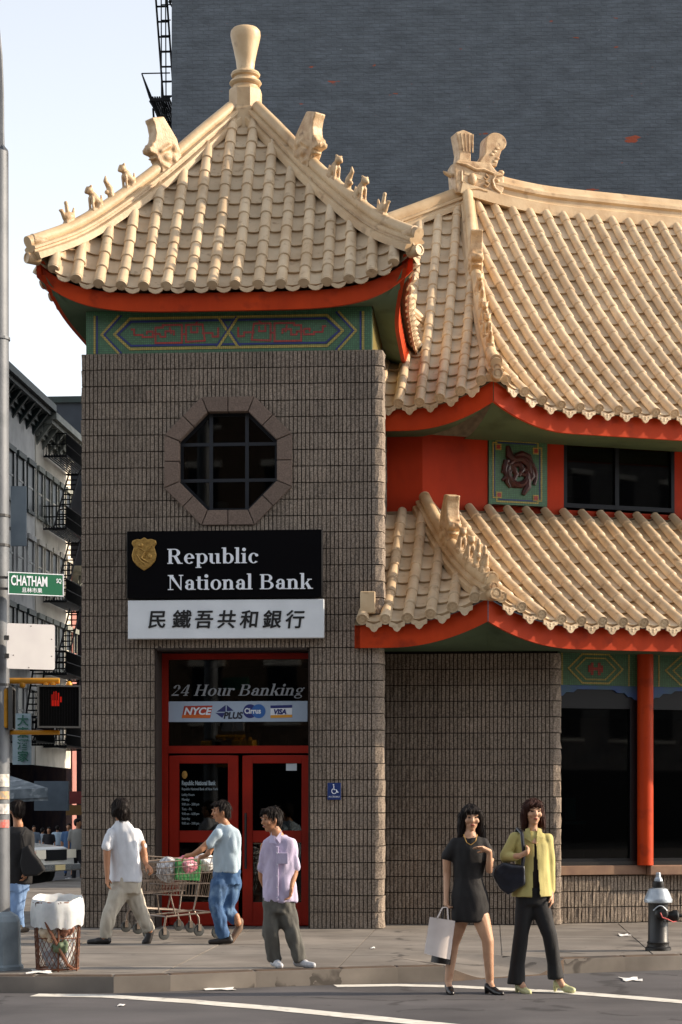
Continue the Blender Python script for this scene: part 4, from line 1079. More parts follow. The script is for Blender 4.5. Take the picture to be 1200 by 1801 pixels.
for x in col_x:
    m = MB(); m.tube([(x,-.06,sz+.122),(x,-.06,pz1)], .105, 20); obj('column', m, M_red, wing, True, M=Mw)
edges = [-.02] + col_x
M_blackpaint = mat('black_paint','#0b0d12',.35)
for i in range(3):
    xa_, xb_ = edges[i]+(.0 if i == 0 else .06), edges[i+1]-.06
    wv = empty('shop_window'); wv.parent = wing; wv.matrix_parent_inverse = Matrix.Translation(-wing.location); wv.matrix_basis = Mw
    fr = MB(); fr.box((xa_,.02,sill_z),(xa_+.09,.10,pz0)); fr.box((xb_-.12,.02,sill_z),(xb_,.10,pz0)); fr.box((xa_+.09,.022,wtop-.03),(xb_-.12,.098,pz0)); fr.box((xa_+.09,.022,sill_z),(xb_-.12,.098,sill_z+.04)); obj('frame', fr, M_blackpaint, wv)
    m = MB(); m.box((xa_+.09,.06,sill_z+.04),(xb_-.12,.066,wtop-.03)); obj('pane', m, M_glass, wv)
    m = MB(); m.box((xa_+.1,.085,wtop-.15),(xb_-.13,.1,wtop-.04)); obj('blind', m, mat('blind2','#54555a',.8), wv)
    # painted header with hexagon emblem and scalloped valance
    m = MB(); m.box((xa_,.0,pz0+.002),(xb_,.1,pz1)); hd = obj('header_panel', m, Mg, wv)
    cxm, cz, hw_, hh = (xa_+xb_)/2, (pz0+pz1)/2, (xb_-xa_)/2, (pz1-pz0)/2
    yl = MB()
    for sc, w_ in ((1.0,.022),(.74,.018)):
        q = [(-.62*hw_*sc,0),(-.3*hw_*sc,.86*hh*sc),(.3*hw_*sc,.86*hh*sc),(.62*hw_*sc,0),(.3*hw_*sc,-.86*hh*sc),(-.3*hw_*sc,-.86*hh*sc)]
        for k in range(6): a, b = q[k], q[(k+1)%6]; bar(yl, (cxm+a[0],cz+a[1]), (cxm+b[0],cz+b[1]), w_, -.001-.0008*(k%3))
    for s in (-1,1): bar(yl, (cxm+s*.76*hw_,cz-hh*.98), (cxm+s*.76*hw_,cz+hh*.95), .02, -.001)
    obj('emblem_border', yl, My, hd)
    rd = MB()
    for dx_, dz_, a_, b_ in ((0,0,.16,.04),(-.05,0,.035,.16),(.05,0,.035,.16),(-.09,.0,.03,.09),(.09,0,.03,.09)): rd.box((cxm+dx_-a_/2,-.006-abs(dx_)*.01,cz+dz_-b_/2),(cxm+dx_+a_/2,0,cz+dz_+b_/2))
    obj('emblem', rd, Mr, hd)
    vl = MB(); n_ = 24; pts = [(xa_,pz0),(xb_,pz0)]
    for k in range(n_+1):
        u = 1-k/n_; s_ = abs(2*u-1); z_ = .02 + (.16 if s_ > .86 else .12 if s_ > .7 else .07 if s_ > .45 else .03); pts.append((xa_+u*(xb_-xa_), pz0-z_))
    vl.prism(pts, -.004, .02); obj('valance', vl, mat('valance_paint','#3a5b6e',.5,'#31508a',6), wv)
    if i == 0:
        p0, _ = L1(996,1400,.5); m = MB(); m.box((p0,.5,1.33),(p0+.14,.53,1.62)); m.box((p0+.03,.45,1.27),(p0+.26,.6,1.31)); obj('counter_screen', m, mat('teal_screen','#7fb5ad',.5), wv)
        p0, _ = L1(1060,1400,.9); m = MB(); m.box((p0-.3,.85,.6),(p0+.55,1.1,1.25)); obj('counter', m, mat('counter_wood','#4a3320',.6), wv)
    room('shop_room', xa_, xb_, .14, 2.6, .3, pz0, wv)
m = MB(); m.box((-.3,.12,pz1-.2),(UR-1,.3,3.66)); obj('header_beam', m, M_green, wing, M=Mw)
m = MB(); m.box((.3,.35,0),(UR-1,4.3,.1)); m.box((UR-1.2,.3,.1),(UR-1,4.3,5.3)); obj('floor_slab', m, M_mortar, wing, M=Mw)
# signs on the tower
def sign_box(name, x0, y0, x1, y1, off, th, mt, label, cat):
    a, b = TL(x0,y1,off), TL(x1,y0,off); o = empty(name, Tinv.inverted() @ Vector(((a.x+b.x)/2, off+th, a.z)), TH); tag(o, label, cat)
    m = MB(); m.box((-(b.x-a.x)/2,-th,0),((b.x-a.x)/2,-.001,b.z-a.z)); link('board', beveled(m,.006), mt, o); return o, a, b
bs, a, b = sign_box('bank_sign', 223, 931, 567, 1053, -.15, .11, M_black, 'black bank signboard with gold shield and serif letters above the doors', 'sign')
def loc(p): return p.x-(a.x+b.x)/2, p.z-a.z
for txt, px, py, w_px in (('Republic',294,992,162),('National Bank',294,1038,257)):
    L, wd = serif_text(txt, .262, 0, .02, 1.0, .012); x, z = loc(TL(px,py,-.15)); x2, _ = loc(TL(px+w_px,py,-.15)); k = (x2-x)/wd
    for ch, mb in L: obj('letter', mb, M_letter, bs, M=Matrix.Translation((x,-.111,z)) @ Matrix.Diagonal((k,1,1,1)))
x, z = loc(TL(254,975,-.15)); sh = []
for u, v in ((0,1.02),(.28,.88),(.55,.92),(.95,.82),(1.0,.62),(.82,.42),(.92,.2),(1.0,-.05),(.9,-.4),(.55,-.72),(0,-1.0)): sh.append((u*.155, v*.205))
P = [(x+u, z+v) for u, v in sh] + [(x-u, z+v) for u, v in sh[1:-1][::-1]]
m = MB(); m.prism(P, -.135, -.1105); so_ = link('shield', beveled(m,.01,2), M_gold, bs)
m = MB()
m.tube([(x-.07,-.137,z+.08),(x+.02,-.14,z+.03),(x-.03,-.14,z-.05),(x+.05,-.137,z-.10)], [.012,.02,.02,.01], 6); m.tube([(x+.09,-.137,z+.10),(x-.05,-.14,z-.11)], .008, 5); m.tube([(x-.09,-.137,z-.01),(x-.04,-.14,z-.08),(x+.02,-.137,z-.13)], .012, 6); m.ell((x-.04,-.137,z+.11),(.03,.012,.03)); m.ell((x+.07,-.137,z-.03),(.025,.012,.035))
obj('shield_relief', m, M_gold, so_, True)
cs, a, b = sign_box('chinese_sign', 225, 1053.5, 570, 1124, -.13, .09, M_white, 'white signboard with black Chinese characters under the black bank sign', 'sign')
for ch, px in zip('民鐵吾共和銀行', (259,302,341,381,421,461,501)):
    me = text_mesh(ch, .235, .003, .0015, .12); mb = MB()
    for k_, (ax, az) in enumerate(((-.0035,-.001),(.0035,.001),(0,.0025),(0,-.0025))): mb.add([v.co + Vector((ax,-.0006*k_,az)) for v in me.vertices], [tuple(q_.vertices) for q_ in me.polygons])
    x, z = loc(TL(px,1102,-.13)); obj('character', mb, M_ink, cs, M=Matrix.Translation((x,-.094,z)), fix=False)
ds, a, b = sign_box('access_sign', 576, 1377, 600, 1407, -.025, .012, mat('sign_blue','#16306a',.4), 'small blue wheelchair access sign on the brown block wall', 'sign')
m = MB(); x, z = (0, .12)
m.tube([(x+.030*math.cos(R(t)), -.014, z-.012+.032*math.sin(R(t))) for t in range(120,400,20)], .005, 5); m.tube([(x-.005,-.014,z+.05),(x-.002,-.014,z+.005),(x+.028,-.014,z+.003),(x+.042,-.014,z-.03),(x+.055,-.014,z-.024)], .0055, 5); m.ell((x-.008,-.014,z+.064),(.009,.004,.009))
obj('wheelchair_symbol', m, M_letter, ds); link('lettering', text_mesh('ACCESSIBLE', .026, .001, 0, 0, 'CENTER'), M_letter, ds, Matrix.Translation((0,-.0135,.03)))
# ------------------------------------------------------------------ tall painted brick building behind the bank
def painted_brick(name, c1, c2, mortar, peel=None, sc=1.0, bump=.6):
    m = bpy.data.materials.new(name); m.use_nodes = True; n = m.node_tree.nodes; l = m.node_tree.links; b = n['Principled BSDF']; b.inputs['Roughness'].default_value = .8
    tc = n.new('ShaderNodeTexCoord'); sep = n.new('ShaderNodeSeparateXYZ'); cb = n.new('ShaderNodeCombineXYZ'); ad = n.new('ShaderNodeMath'); l.new(tc.outputs['Object'], sep.inputs[0])
    l.new(sep.outputs[0], ad.inputs[0]); l.new(sep.outputs[1], ad.inputs[1]); l.new(ad.outputs[0], cb.inputs[0]); l.new(sep.outputs[2], cb.inputs[1])
    br = n.new('ShaderNodeTexBrick'); br.inputs['Scale'].default_value = 1; br.inputs['Brick Width'].default_value = .215*sc; br.inputs['Row Height'].default_value = .075*sc; br.inputs['Mortar Size'].default_value = .010*sc; br.inputs['Mortar Smooth'].default_value = .4
    dn = n.new('ShaderNodeTexNoise'); dn.inputs['Scale'].default_value = 2.5; dn.inputs['Detail'].default_value = 3
    l.new(cb.outputs[0], dn.inputs['Vector']); mxv = n.new('ShaderNodeMix'); mxv.data_type = 'VECTOR'; mxv.inputs[0].default_value = .02; l.new(cb.outputs[0], mxv.inputs[4]); l.new(dn.outputs[1], mxv.inputs[5]); l.new(mxv.outputs[1], br.inputs[0])
    br.inputs['Color1'].default_value = (*lin(c1),1); br.inputs['Color2'].default_value = (*lin(c2),1); br.inputs['Mortar'].default_value = (*lin(mortar),1)
    nz = n.new('ShaderNodeTexNoise'); nz.inputs['Scale'].default_value = 1.6; nz.inputs['Detail'].default_value = 9; nz.inputs['Roughness'].default_value = .7; mpz = n.new('ShaderNodeMapping'); mpz.inputs['Scale'].default_value = (1,2.4,1); l.new(cb.outputs[0], mpz.inputs[0]); l.new(mpz.outputs[0], nz.inputs['Vector'])
    mr = n.new('ShaderNodeMapRange'); mr.inputs['From Min'].default_value = .3; mr.inputs['From Max'].default_value = .7; mr.inputs['To Min'].default_value = .70; mr.inputs['To Max'].default_value = 1.28; l.new(nz.outputs[0], mr.inputs[0])
    hs_ = n.new('ShaderNodeHueSaturation'); l.new(br.outputs[0], hs_.inputs['Color']); l.new(mr.outputs[0], hs_.inputs['Value']); out = hs_.outputs[0]
    if peel:
        for colr, s_, lo, hi, off in peel:
            mp = n.new('ShaderNodeMapping'); mp.inputs['Location'].default_value = (off,off*.7,0); mp.inputs['Scale'].default_value = (1,2.6,1); l.new(cb.outputs[0], mp.inputs[0])
            pz = n.new('ShaderNodeTexNoise'); pz.inputs['Scale'].default_value = s_; pz.inputs['Detail'].default_value = 4; l.new(mp.outputs[0], pz.inputs['Vector'])
            r2_ = n.new('ShaderNodeMapRange'); r2_.inputs['From Min'].default_value = lo; r2_.inputs['From Max'].default_value = hi; l.new(pz.outputs[0], r2_.inputs[0])
            mx = n.new('ShaderNodeMix'); mx.data_type = 'RGBA'; l.new(r2_.outputs[0], mx.inputs[0]); l.new(out, mx.inputs[6]); mx.inputs[7].default_value = (*lin(colr),1); out = mx.outputs[2]
    l.new(out, b.inputs['Base Color'])
    fn = n.new('ShaderNodeTexNoise'); fn.inputs['Scale'].default_value = 6; fn.inputs['Detail'].default_value = 8; l.new(mpz.outputs[0], fn.inputs['Vector'])
    inv = n.new('ShaderNodeMath'); inv.operation = 'SUBTRACT'; mf_ = n.new('ShaderNodeMath'); mf_.operation = 'MULTIPLY'; mf_.inputs[1].default_value = .10; l.new(br.outputs['Fac'], mf_.inputs[0]); l.new(fn.outputs[0], inv.inputs[0]); l.new(mf_.outputs[0], inv.inputs[1])
    bp = n.new('ShaderNodeBump'); bp.inputs['Strength'].default_value = bump; bp.inputs['Distance'].default_value = .04; l.new(inv.outputs[0], bp.inputs['Height']); l.new(bp.outputs[0], b.inputs['Normal'])
    return m
M_slate = painted_brick('slate_painted_brick', '#585e65', '#545a60', '#4e545a', [('#9c4a30', .9, .70, .715, 3.1), ('#8f4a34', 2.6, .725, .74, 13.0), ('#8f9396', 5.0, .76, .78, 21.0)])
BX = (302-600)/F*42
slate = tag(empty('brick_building', (BX, 42, 0), R(-3.0)), 'tall windowless slate-painted brick building behind the tan roofs', 'building')
m = MB(); m.box((0,0,0),(34,.5,27)); obj('wall', m, M_slate, slate)
m = MB(); m.box((0.02,.5,0),(.5,55,27)); obj('wall', m, M_slate, slate)
m = MB(); m.box((.5,.5,26.6),(33.9,55,26.9)); m.box((33.5,.5,0),(33.98,55,26.6)); m.box((.5,54.5,0),(33.5,55,26.6)); obj('roof', m, M_mortar, slate)
# fire escape on its street side
M_iron = mat('black_iron', '#0c0d0f', .6, spec=.2)
fe = tag(empty('fire_escape', (BX-.05, 42.2, 9), R(-3.0)), 'black iron fire escape hanging off the edge of the slate brick building', 'fire escape')
def fe_part(name, segs, r, parent=None, n=4):
    m = MB()
    for s in segs: m.tube(s, r, n)
    return obj(name, m, M_iron, parent or fe)
def fz(py): return CH + (HY-py)/F*42.2 - 9
def fxp(px): return (px-302)/F*42.2
WB = fxp(252)
for zf, zr in ((fz(172), fz(128)), (fz(172)-3.1, fz(172)-2.0), (fz(172)+3.2, fz(172)+4.3)):
    m = MB()
    for k in range(9): m.box((WB*.72+ k*abs(WB)*.08, 0, zf), (WB*.72+k*abs(WB)*.08+.03, 3.0, zf+.04))
    m.box((WB*.72,0,zf-.05),(0,.05,zf-.002)); m.box((WB*.72,2.95,zf-.05),(0,3.0,zf-.002)); m.box((WB*.72,1.4,zf-.05),(0,1.45,zf-.002)); obj('platform', m, M_iron, fe)
    fe_part('railing', [[(WB*.72,0,zf),(WB*1.0,0,zr)],[(WB*1.0,0,zr),(WB*1.0,3,zr)],[(WB*1.0,0,zr),(0,0,zr)],[(WB*.86,0,(zf+zr)/2),(WB*.86,3,(zf+zr)/2)],[(WB*1.0,3,zr),(0,3,zr)]] + [[(WB*.72,y,zf),(WB*1.0,y,zr)] for y in [k*.15 for k in range(1,21)]], .014)
    fe_part('bracket', [[(WB*.72,0,zf-.05),(0,0,zf-.75)],[(WB*.72,2.9,zf-.05),(0,2.9,zf-.75)]], .02)
zf = fz(172)
fe_part('stair', [[(WB*.35,2.6,zf),(WB*.35,.6,zf+3.1)],[(WB*.75,2.6,zf),(WB*.75,.6,zf+3.1)],[(WB*.35,2.6,zf-3.1),(WB*.35,.6,zf)],[(WB*.75,2.6,zf-3.1),(WB*.75,.6,zf)]] + [[(WB*.35,2.6-2*k/12,zf+3.1*k/12),(WB*.75,2.6-2*k/12,zf+3.1*k/12)] for k in range(12)] + [[(WB*.35,2.6-2*k/12,zf-3.1+3.1*k/12),(WB*.75,2.6-2*k/12,zf-3.1+3.1*k/12)] for k in range(12)], .022)
fe_part('ladder', [[(fxp(286),.1,fz(250)),(fxp(285),.1,fz(-60))],[(fxp(289.5),.5,fz(250)),(fxp(288),.5,fz(-60))]] + [[(fxp(286),.1,fz(250)+k*.32),(0,.1,fz(250)+k*.32)] for k in range(12)], .013)

# ------------------------------------------------------------------ the side street (far facades on its left side)
FD = Vector((tD.x, tD.y, 0)); FO = Vector(((62-600)/F*90, 90, 0))     # a point of the facade line
def FP(t, out=0, z=0): p = FO + FD*t; return p + Vector((FD.y, -FD.x, 0))*out + Vector((0,0,z))
Mf = Matrix.Translation(FO) @ Matrix.Rotation(math.atan2(FD.y, FD.x), 4, 'Z')      # local x: along the street away, y: away from the street (left), z up
M_fac = [mat('facade_grey','#d6d4cf',.85,'#bcbab6',1.2,6,c3='#8a8885',c3scale=.8), mat('facade_cream','#ddd6c8',.85,'#c8c0b1',1.1,6,c3='#978f83',c3scale=.9), mat('facade_charcoal','#3c424b',.85,'#333941',1.5,5), mat('facade_pink','#b07a72',.85,'#9c6a62',1.5,5)]
M_cornice = [mat('cornice_green','#20312f',.6,'#17211f',3), mat('cornice_cream','#8f9086',.7,'#6d7068',3)]
M_pane = mat('far_pane', '#12161c', .35, spec=.12)
def tenement(t0, t1, H, mf, mc, label, nb, brackets=True, z_first=4.2, sh=3.25, lit=True):
    o = tag(empty('tenement_building', FP((t0+t1)/2), 0, True), label, 'building', 'tenements along the side street')
    m = MB(); m.box((t0,0.001,0),(t1,14,H)); wall = obj('wall', m, mf, o, M=Mf)
    bw_ = (t1-t0)/nb; ns = int((H-z_first-.8)/sh)
    for s in range(ns):
        z = z_first + s*sh + .7
        for b in range(nb):
            xc_ = t0 + (b+.5)*bw_; w = min(1.1, bw_*.58)
            fr_ = MB(); fr_.box((xc_-w/2-.14,-.10,z-.16),(xc_+w/2+.14,.0,z-.02)); fr_.box((xc_-w/2-.16,-.14,z+1.95),(xc_+w/2+.16,.0,z+2.18)); fr_.box((xc_-w/2-.10,-.06,z-.02),(xc_-w/2,.0,z+1.95)); fr_.box((xc_+w/2,-.06,z-.02),(xc_+w/2+.10,.0,z+1.95))
            wn_ = obj('window', fr_, mc if s % 2 else mf, wall)
            m = MB(); m.box((xc_-w/2,-.012,z-.02),(xc_+w/2,.0,z+1.95)); obj('pane', m, M_pane, wn_)
            m = MB(); m.box((xc_-w/2,-.03,z+.95),(xc_+w/2,-.013,z+1.03)); obj('sash', m, mf, wn_)
    # cornice with brackets
    m = MB(); m.box((t0-.05,-.16,H-.9),(t1+.05,.0,H-.72)); m.prism([(t0-.1,H-.18),(t1+.1,H-.18),(t1+.1,H+.12),(t0-.1,H+.12)], -.95, .3); m.prism([(t0-.06,H-.36),(t1+.06,H-.36),(t1+.06,H-.181),(t0-.06,H-.181)], -.75, 0); m.box((t0-.02,-.3,H-.72),(t1+.02,0,H-.361))
    co = obj('cornice', m, mc, o, M=Mf)
    k = t0 + .2; i = 0
    while k < t1:
        m = MB(); big = i % 3 == 0; w = .2 if big else .11; d = .68 if big else .55
        m.add([(k-w/2,0,H-(1.25 if big else .75)),(k+w/2,0,H-(1.25 if big else .75)),(k+w/2,-d,H-.362),(k-w/2,-d,H-.362),(k-w/2,-.0,H-.362),(k+w/2,-.0,H-.362)], [(0,1,2,3),(0,3,4),(1,5,2),(3,2,5,4)])
        obj('bracket', m, mc, co); k += .42; i += 1
    return o
tenement(-9.5, -.1, 19.3, M_fac[0], M_cornice[0], 'grey tenement with dark green bracketed cornice beside the lamp post', 5)
tenement(.1, 7.6, 19.0, M_fac[1], M_cornice[1], 'cream-grey tenement with a pale bracketed cornice along the side street', 5)
tenement(8.0, 9.0, 13.2, M_fac[3], M_cornice[1], 'narrow pink-red tenement front at the end of the cream tenement', 1)
ch = tag(empty('charcoal_building', FP(14), 0, True), 'plain charcoal block rising behind the end of the tenement row', 'building')
m = MB(); m.box((9.4,-.6,0),(30,12,21.4)); obj('wall', m, M_fac[2], ch, M=Mf); m = MB(); m.box((9.2,-.8,21.4),(30.2,12.2,21.7)); obj('coping', m, M_cornice[0], ch, M=Mf)
# fire escapes on the tenements
def street_escape(t0, t1, floors, label):
    o = tag(empty('fire_escape', FP((t0+t1)/2, .5, floors[0]), 0, True), label, 'fire escape', 'fire escapes on the tenement fronts')
    for i, z in enumerate(floors):
        m = MB()
        for k in range(8): m.box((t0,-1.05+.13*k,z),(t1,-1.0+.13*k,z+.05))
        m.box((t0,-1.08,z-.08),(t0+.06,0,z-.001)); m.box((t1-.06,-1.08,z-.08),(t1,0,z-.001)); obj('platform', m, M_iron, o, M=Mf)
        m = MB()
        for zz in (z+.5, z+.98): m.tube([(t0,0,zz),(t0,-1.05,zz),(t1,-1.05,zz),(t1,0,zz)], .03, 4)
        n_ = int((t1-t0)/.14)
        for k in range(n_+1): m.tube([(t0+(t1-t0)*k/n_,-1.05,z),(t0+(t1-t0)*k/n_,-1.05,z+.98)], .016, 4)
        for k in range(7): m.tube([(t0,-1.05*k/7,z),(t0,-1.05*k/7,z+.98)], .016, 4)
        obj('railing', m, M_iron, o, M=Mf)
        if i < len(floors)-1:
            z2 = floors[i+1]; m = MB(); a, b = (t0+.5, t1-.9)
            for yy in (-.85,-.35): m.tube([(a,yy,z),(b,yy,z2)], .04, 4)
            for k in range(12): f = k/12; m.tube([(a+(b-a)*f,-.85,z+(z2-z)*f),(a+(b-a)*f,-.35,z+(z2-z)*f)], .03, 4)
            obj('stair', m, M_iron, o, M=Mf)
fl = [4.2+3.25*k+.3 for k in range(5)]
street_escape(1.6, 6.6, fl, 'black iron fire escape with stairs on the cream-grey tenement front')
street_escape(-4.6, -1.0, fl[:2], 'black iron fire escape on the grey tenement with the dark cornice')
# shop fronts, awnings and signs at street level
def awning(t0, t1, z, out, mt, label):
    m = MB(); m.add([(t0,0,z+.9),(t1,0,z+.9),(t1,-out,z),(t0,-out,z),(t0,-out,z-.35),(t1,-out,z-.35),(t0,0,z-.05),(t1,0,z-.05)], [(0,1,2,3),(3,2,5,4),(0,3,4,6),(1,7,5,2)]); o = obj('awning', m, mt, None, M=Mf); tag(o, label, 'awning'); return o
m = MB(); m.box((-9.4,-.06,.15),(7.5,-.01,3.6)); tag(obj('shop_arcade', m, mat('shop_dark','#15141a',1.0,'#241d1c',1.2,4,spec=0.0), None, M=Mf), 'dark shop fronts at the foot of the tenement row', 'shop front')
# nearer shops hang out over the far pavement
def street_box(name, px0, py0, px1, py1, Y, dep, mt, label, cat):
    a, b = W(px0,py1,Y), W(px1,py0,Y); m = MB(); m.box((a.x,Y,a.z),(b.x,Y+dep,b.z)); o = obj(name, m, mt); tag(o, label, cat); return o
aw = MB(); Ya = 70
p = [W(10,1362,Ya+1), W(62,1380,Ya+1), W(84,1386,Ya-1), W(10,1390,Ya-1), W(84,1403,Ya-1), W(10,1406,Ya-1), W(62,1400,Ya+1)]
aw.add(p, [(0,1,2,3),(3,2,4,5),(1,6,4,2)]); aw.add([q+Vector((0,.08,-.1)) for q in p], [(3,2,1,0),(5,4,2,3),(2,4,6,1)])
tag(obj('awning', aw, mat('awning_grey','#8f979c',.8,'#5c666d',2.4,5,c3='#c4c9cc',c3scale=3.5)), 'grey weathered shop awning across the side street', 'awning')
street_box('shop_sign', 60, 1374, 120, 1426, 72, .3, mat('sign_slate','#5f6b76',.7,'#515c66',2), 'blank slate-grey shop sign hanging next to the grey awning', 'sign')
street_box('shop_sign', 118, 1392, 150, 1414, 74, .3, mat('sign_maroon','#6d1f1f',.6,'#7d2a26',4), 'maroon shop sign near the corner of the brown block wall', 'sign')
street_box('shop_sign', 116, 1416, 150, 1434, 74, .3, mat('sign_brown','#7a5a2c',.6), 'ochre shop sign below the maroon sign', 'sign')
street_box('shop_sign', 22, 1255, 54, 1345, 74, .2, mat('sign_pale','#8fa0a8',.6,'#9fb0b6',5), 'tall pale vertical shop sign with green characters', 'sign')
for k, chx in enumerate('大東酒家'):
    me = text_mesh(chx, .42, .02, .008); a = W(30, 1275+k*21, 73.9); o = link('sign_lettering', me, mat('sign_green','#1f5a48',.6), bpy.data.objects['shop_sign.003'], Matrix.Translation(a))
street_box('banner', 19, 855, 46, 960, 84, .15, mat('banner_grey','#8f9aa3',.8,'#a6b0b6',1.0,5,c3='#b5744a',c3scale=.8,c3lo=.6,c3hi=.8), 'faded grey banner with rust stains on the grey tenement', 'banner')
# pink awning high on the row
aw = MB(); p = [W(124,902,101), W(150,925,101), W(150,950,99), W(126,922,99), W(126,934,99), W(150,962,99)]
aw.add(p, [(0,1,2,3),(3,2,5,4)]); aw.add([q+Vector((.02,.1,-.06)) for q in p], [(3,2,1,0),(4,5,2,3)]); tag(obj('awning', aw, mat('awning_red','#a8434a',.8,'#b35b60',5)), 'faded red window awning beside the cream-grey tenement', 'awning')
# red board at the far corner of the tower roof is the eave of the next roof
def far_car():
    c = tag(empty('parked_car', (-7.95, 42.85, 0), R(-22)), 'pale sedan with headlights and chrome bumper turning out of the side street', 'car')
    Mc = mat('car_white','#c9cac6',.25,coat=.5)
    m = MB(); P = [(-2.2,.35),(-2.25,.62),(-2.1,.86),(-1.3,.92),(-.75,1.36),(.45,1.38),(1.05,.95),(2.05,.84),(2.22,.70),(2.25,.35)]
    m.prism(P, -.86, .86); me = beveled(m, .07, 2); link('body', me, Mc, c)
    m = MB(); m.prism([(-1.2,.95),(-.72,1.31),(.42,1.33),(.96,.96)], -.875, .875); obj('side_window', m, M_pane, c)
    m = MB(); m.add([(.50,-.72,1.335),(.50,.72,1.335),(1.04,.78,.965),(1.04,-.78,.965)], [(0,1,2,3)]); m.add([(.50,-.72,1.32),(.50,.72,1.32),(1.04,.78,.95),(1.04,-.78,.95)], [(3,2,1,0)])
    m2 = MB(); m2.add([Vector(v)+Vector((.03,0,.02)) for v in m.v], m.f); obj('windscreen', m2, M_pane, c)
    for s in (-1,1):
        m = MB(); m.box((2.19,s*.62-.19,.62),(2.28,s*.62+.19,.80)); obj('headlight', m, mat('headlight','#efe9d6',.15), c)
        m = MB(); m.box((2.05,s*.83-.05,.62),(2.24,s*.83+.05,.78)); obj('indicator', m, mat('indicator','#d8602a',.3), c)
        for x in (-1.4,1.4):
            m = MB(); m.lathe([(.0,-.1),(.33,-.1),(.34,0),(.33,.1),(.2,.1),(.19,.07),(.001,.07)], 18, Matrix.Translation((x,s*.80,.33)) @ Matrix.Rotation(R(-90*s),4,'X')); obj('wheel', m, mat('tyre','#151515',.8), c, True)
    m = MB(); m.box((2.2,-.40,.58),(2.29,.40,.80)); obj('grille', m, mat('grille','#2b2b2b',.3,metal=.7), c)
    m = MB(); m.box((2.18,-.88,.36),(2.36,.88,.50)); link('bumper', beveled(m,.03,2), mat('chrome','#b9b9b5',.2,metal=.8), c)
    m = MB(); m.box((2.362,-.2,.38),(2.37,.2,.49)); obj('number_plate', m, mat('plate','#c9b98a',.5), c)
    return c
far_car()

# ------------------------------------------------------------------ the far side of the square, behind the viewpoint (unseen row, added to dim front light and darken window reflections)
def opposite(x0, x1, H, mt, label, y=-17.0):
    o = tag(empty('tenement_building', ((x0+x1)/2, y, 0)), label, 'building', 'unseen tenements added across the square'); w = (x1-x0)/2
    m = MB(); m.box((-w,-9,0),(w,0,H)); wall = obj('wall', m, mt, o); m = MB(); m.box((-w,.0,H-.5),(w,.5,H+.2)); obj('cornice', m, M_cornice[0], o)
    m = MB(); m.box((-w+.3,.002,.3),(w-.3,.08,3.3)); obj('shop_window', m, M_pane, o)
    n = max(2, int(2*w/2.4)); me = None
    for s_ in range(int((H-4.6)/3.3)):
        for k in range(n):
            if me is None:
                f = MB(); f.box((-.62,0,-.12),(.62,.10,0)); f.box((-.62,0,1.9),(.62,.12,2.1)); me = f.mesh('window', fix=True); me.materials.append(M_fac[1]); f = MB(); f.box((-.5,0.002,0),(.5,.03,1.9)); mp = f.mesh('pane', fix=True); mp.materials.append(M_pane)
            q = link('window', me, None, wall, Matrix.Translation((-w+(k+.5)*2*w/n, 0, 4.6+s_*3.3))); link('pane', mp, None, q)
M_ob = [mat('opp_red_brick','#6d3b2c',.9,'#5a3024',3,5), mat('opp_brown_brick','#6a5644',.9,'#574638',3,5), mat('opp_grey','#6f6c68',.9,'#5d5a57',2,5)]
for x0, x1, H, i, lb in ((-34,-20,17,0,'red brick tenement at one end of the row across the square'),(-20,-7,20,1,'brown brick tenement in the row across the square'),(-7,7,16.5,2,'grey tenement in the row across the square'),(7,20,19,0,'taller red brick tenement in the row across the square'),(20,36,17,1,'wide brown brick tenement in the row across the square'),(36,52,18,2,'broad grey tenement in the row across the square'),(52,70,17.5,0,'red brick corner tenement ending the row across the square')): opposite(x0, x1, H, M_ob[i], lb)
# ------------------------------------------------------------------ lamp post with its signs and signals
YP = 18.7; SP = F/YP; PXc = -5
pp = W(PXc, 0, YP); pp.z = KZ
M_pole = mat('galvanised_pole', '#66696d', .55, '#575b60', 4, 6, metal=.35, bump=.15, bscale=40, c3='#53575b', c3scale=3)
M_polebase = mat('pole_base_paint', '#7f8b92', .6, '#6a767e', 6, 6, bump=.2, bscale=30)
lamp = tag(empty('street_lamp', pp), 'grey octagonal lamp post with wide base standing at the kerb', 'lamp post')
pz = lambda py: CH + (HY-py)/F*YP - KZ
pxl = lambda px: (px-PXc)/SP
m = MB(); m.lathe([(.118,.4),(.110,pz(900)),(.104,pz(268)),(.09,pz(266))], 20); obj('pole', m, M_pole, lamp, True)
m = MB(); m.lathe([(.245,0),(.245,.03),(.225,.05),(.215,.44),(.19,.49),(.125,.53)], 8, phase=R(22.5)); obj('base', m, M_polebase, lamp)
for py in (596, 908, 960, 1205): m = MB(); m.lathe([(.112,pz(py)-.012),(.120,pz(py)-.012),(.120,pz(py)+.012),(.112,pz(py)+.012)], 16); obj('band', m, M_ink if py > 900 else M_pole, lamp)
m = MB(); m.tube([(pxl(8),-.02,pz(300)),(pxl(9),-.02,pz(266)),(pxl(4),-.02,pz(255))], [.035,.035,.01], 6); obj('bracket', m, M_pole, lamp)
m = MB(); m.tube([(pxl(0),0,pz(300)),(pxl(1),0,pz(230)),(pxl(1.5),0,pz(165)),(pxl(-1),0,pz(100)),(pxl(-6),0,pz(50)),(pxl(-18),0,pz(0)),(pxl(-45),0,pz(-50)),(pxl(-100),0,pz(-90)),(pxl(-200),0,pz(-110))], [.05,.035,.03,.03,.03,.03,.03,.03,.03], 8); obj('arm', m, M_pole, lamp, True)
m = MB(); m.ell((pxl(-230),0,pz(-108)),(.32,.14,.09)); obj('lamp_head', m, M_pole, lamp, True)
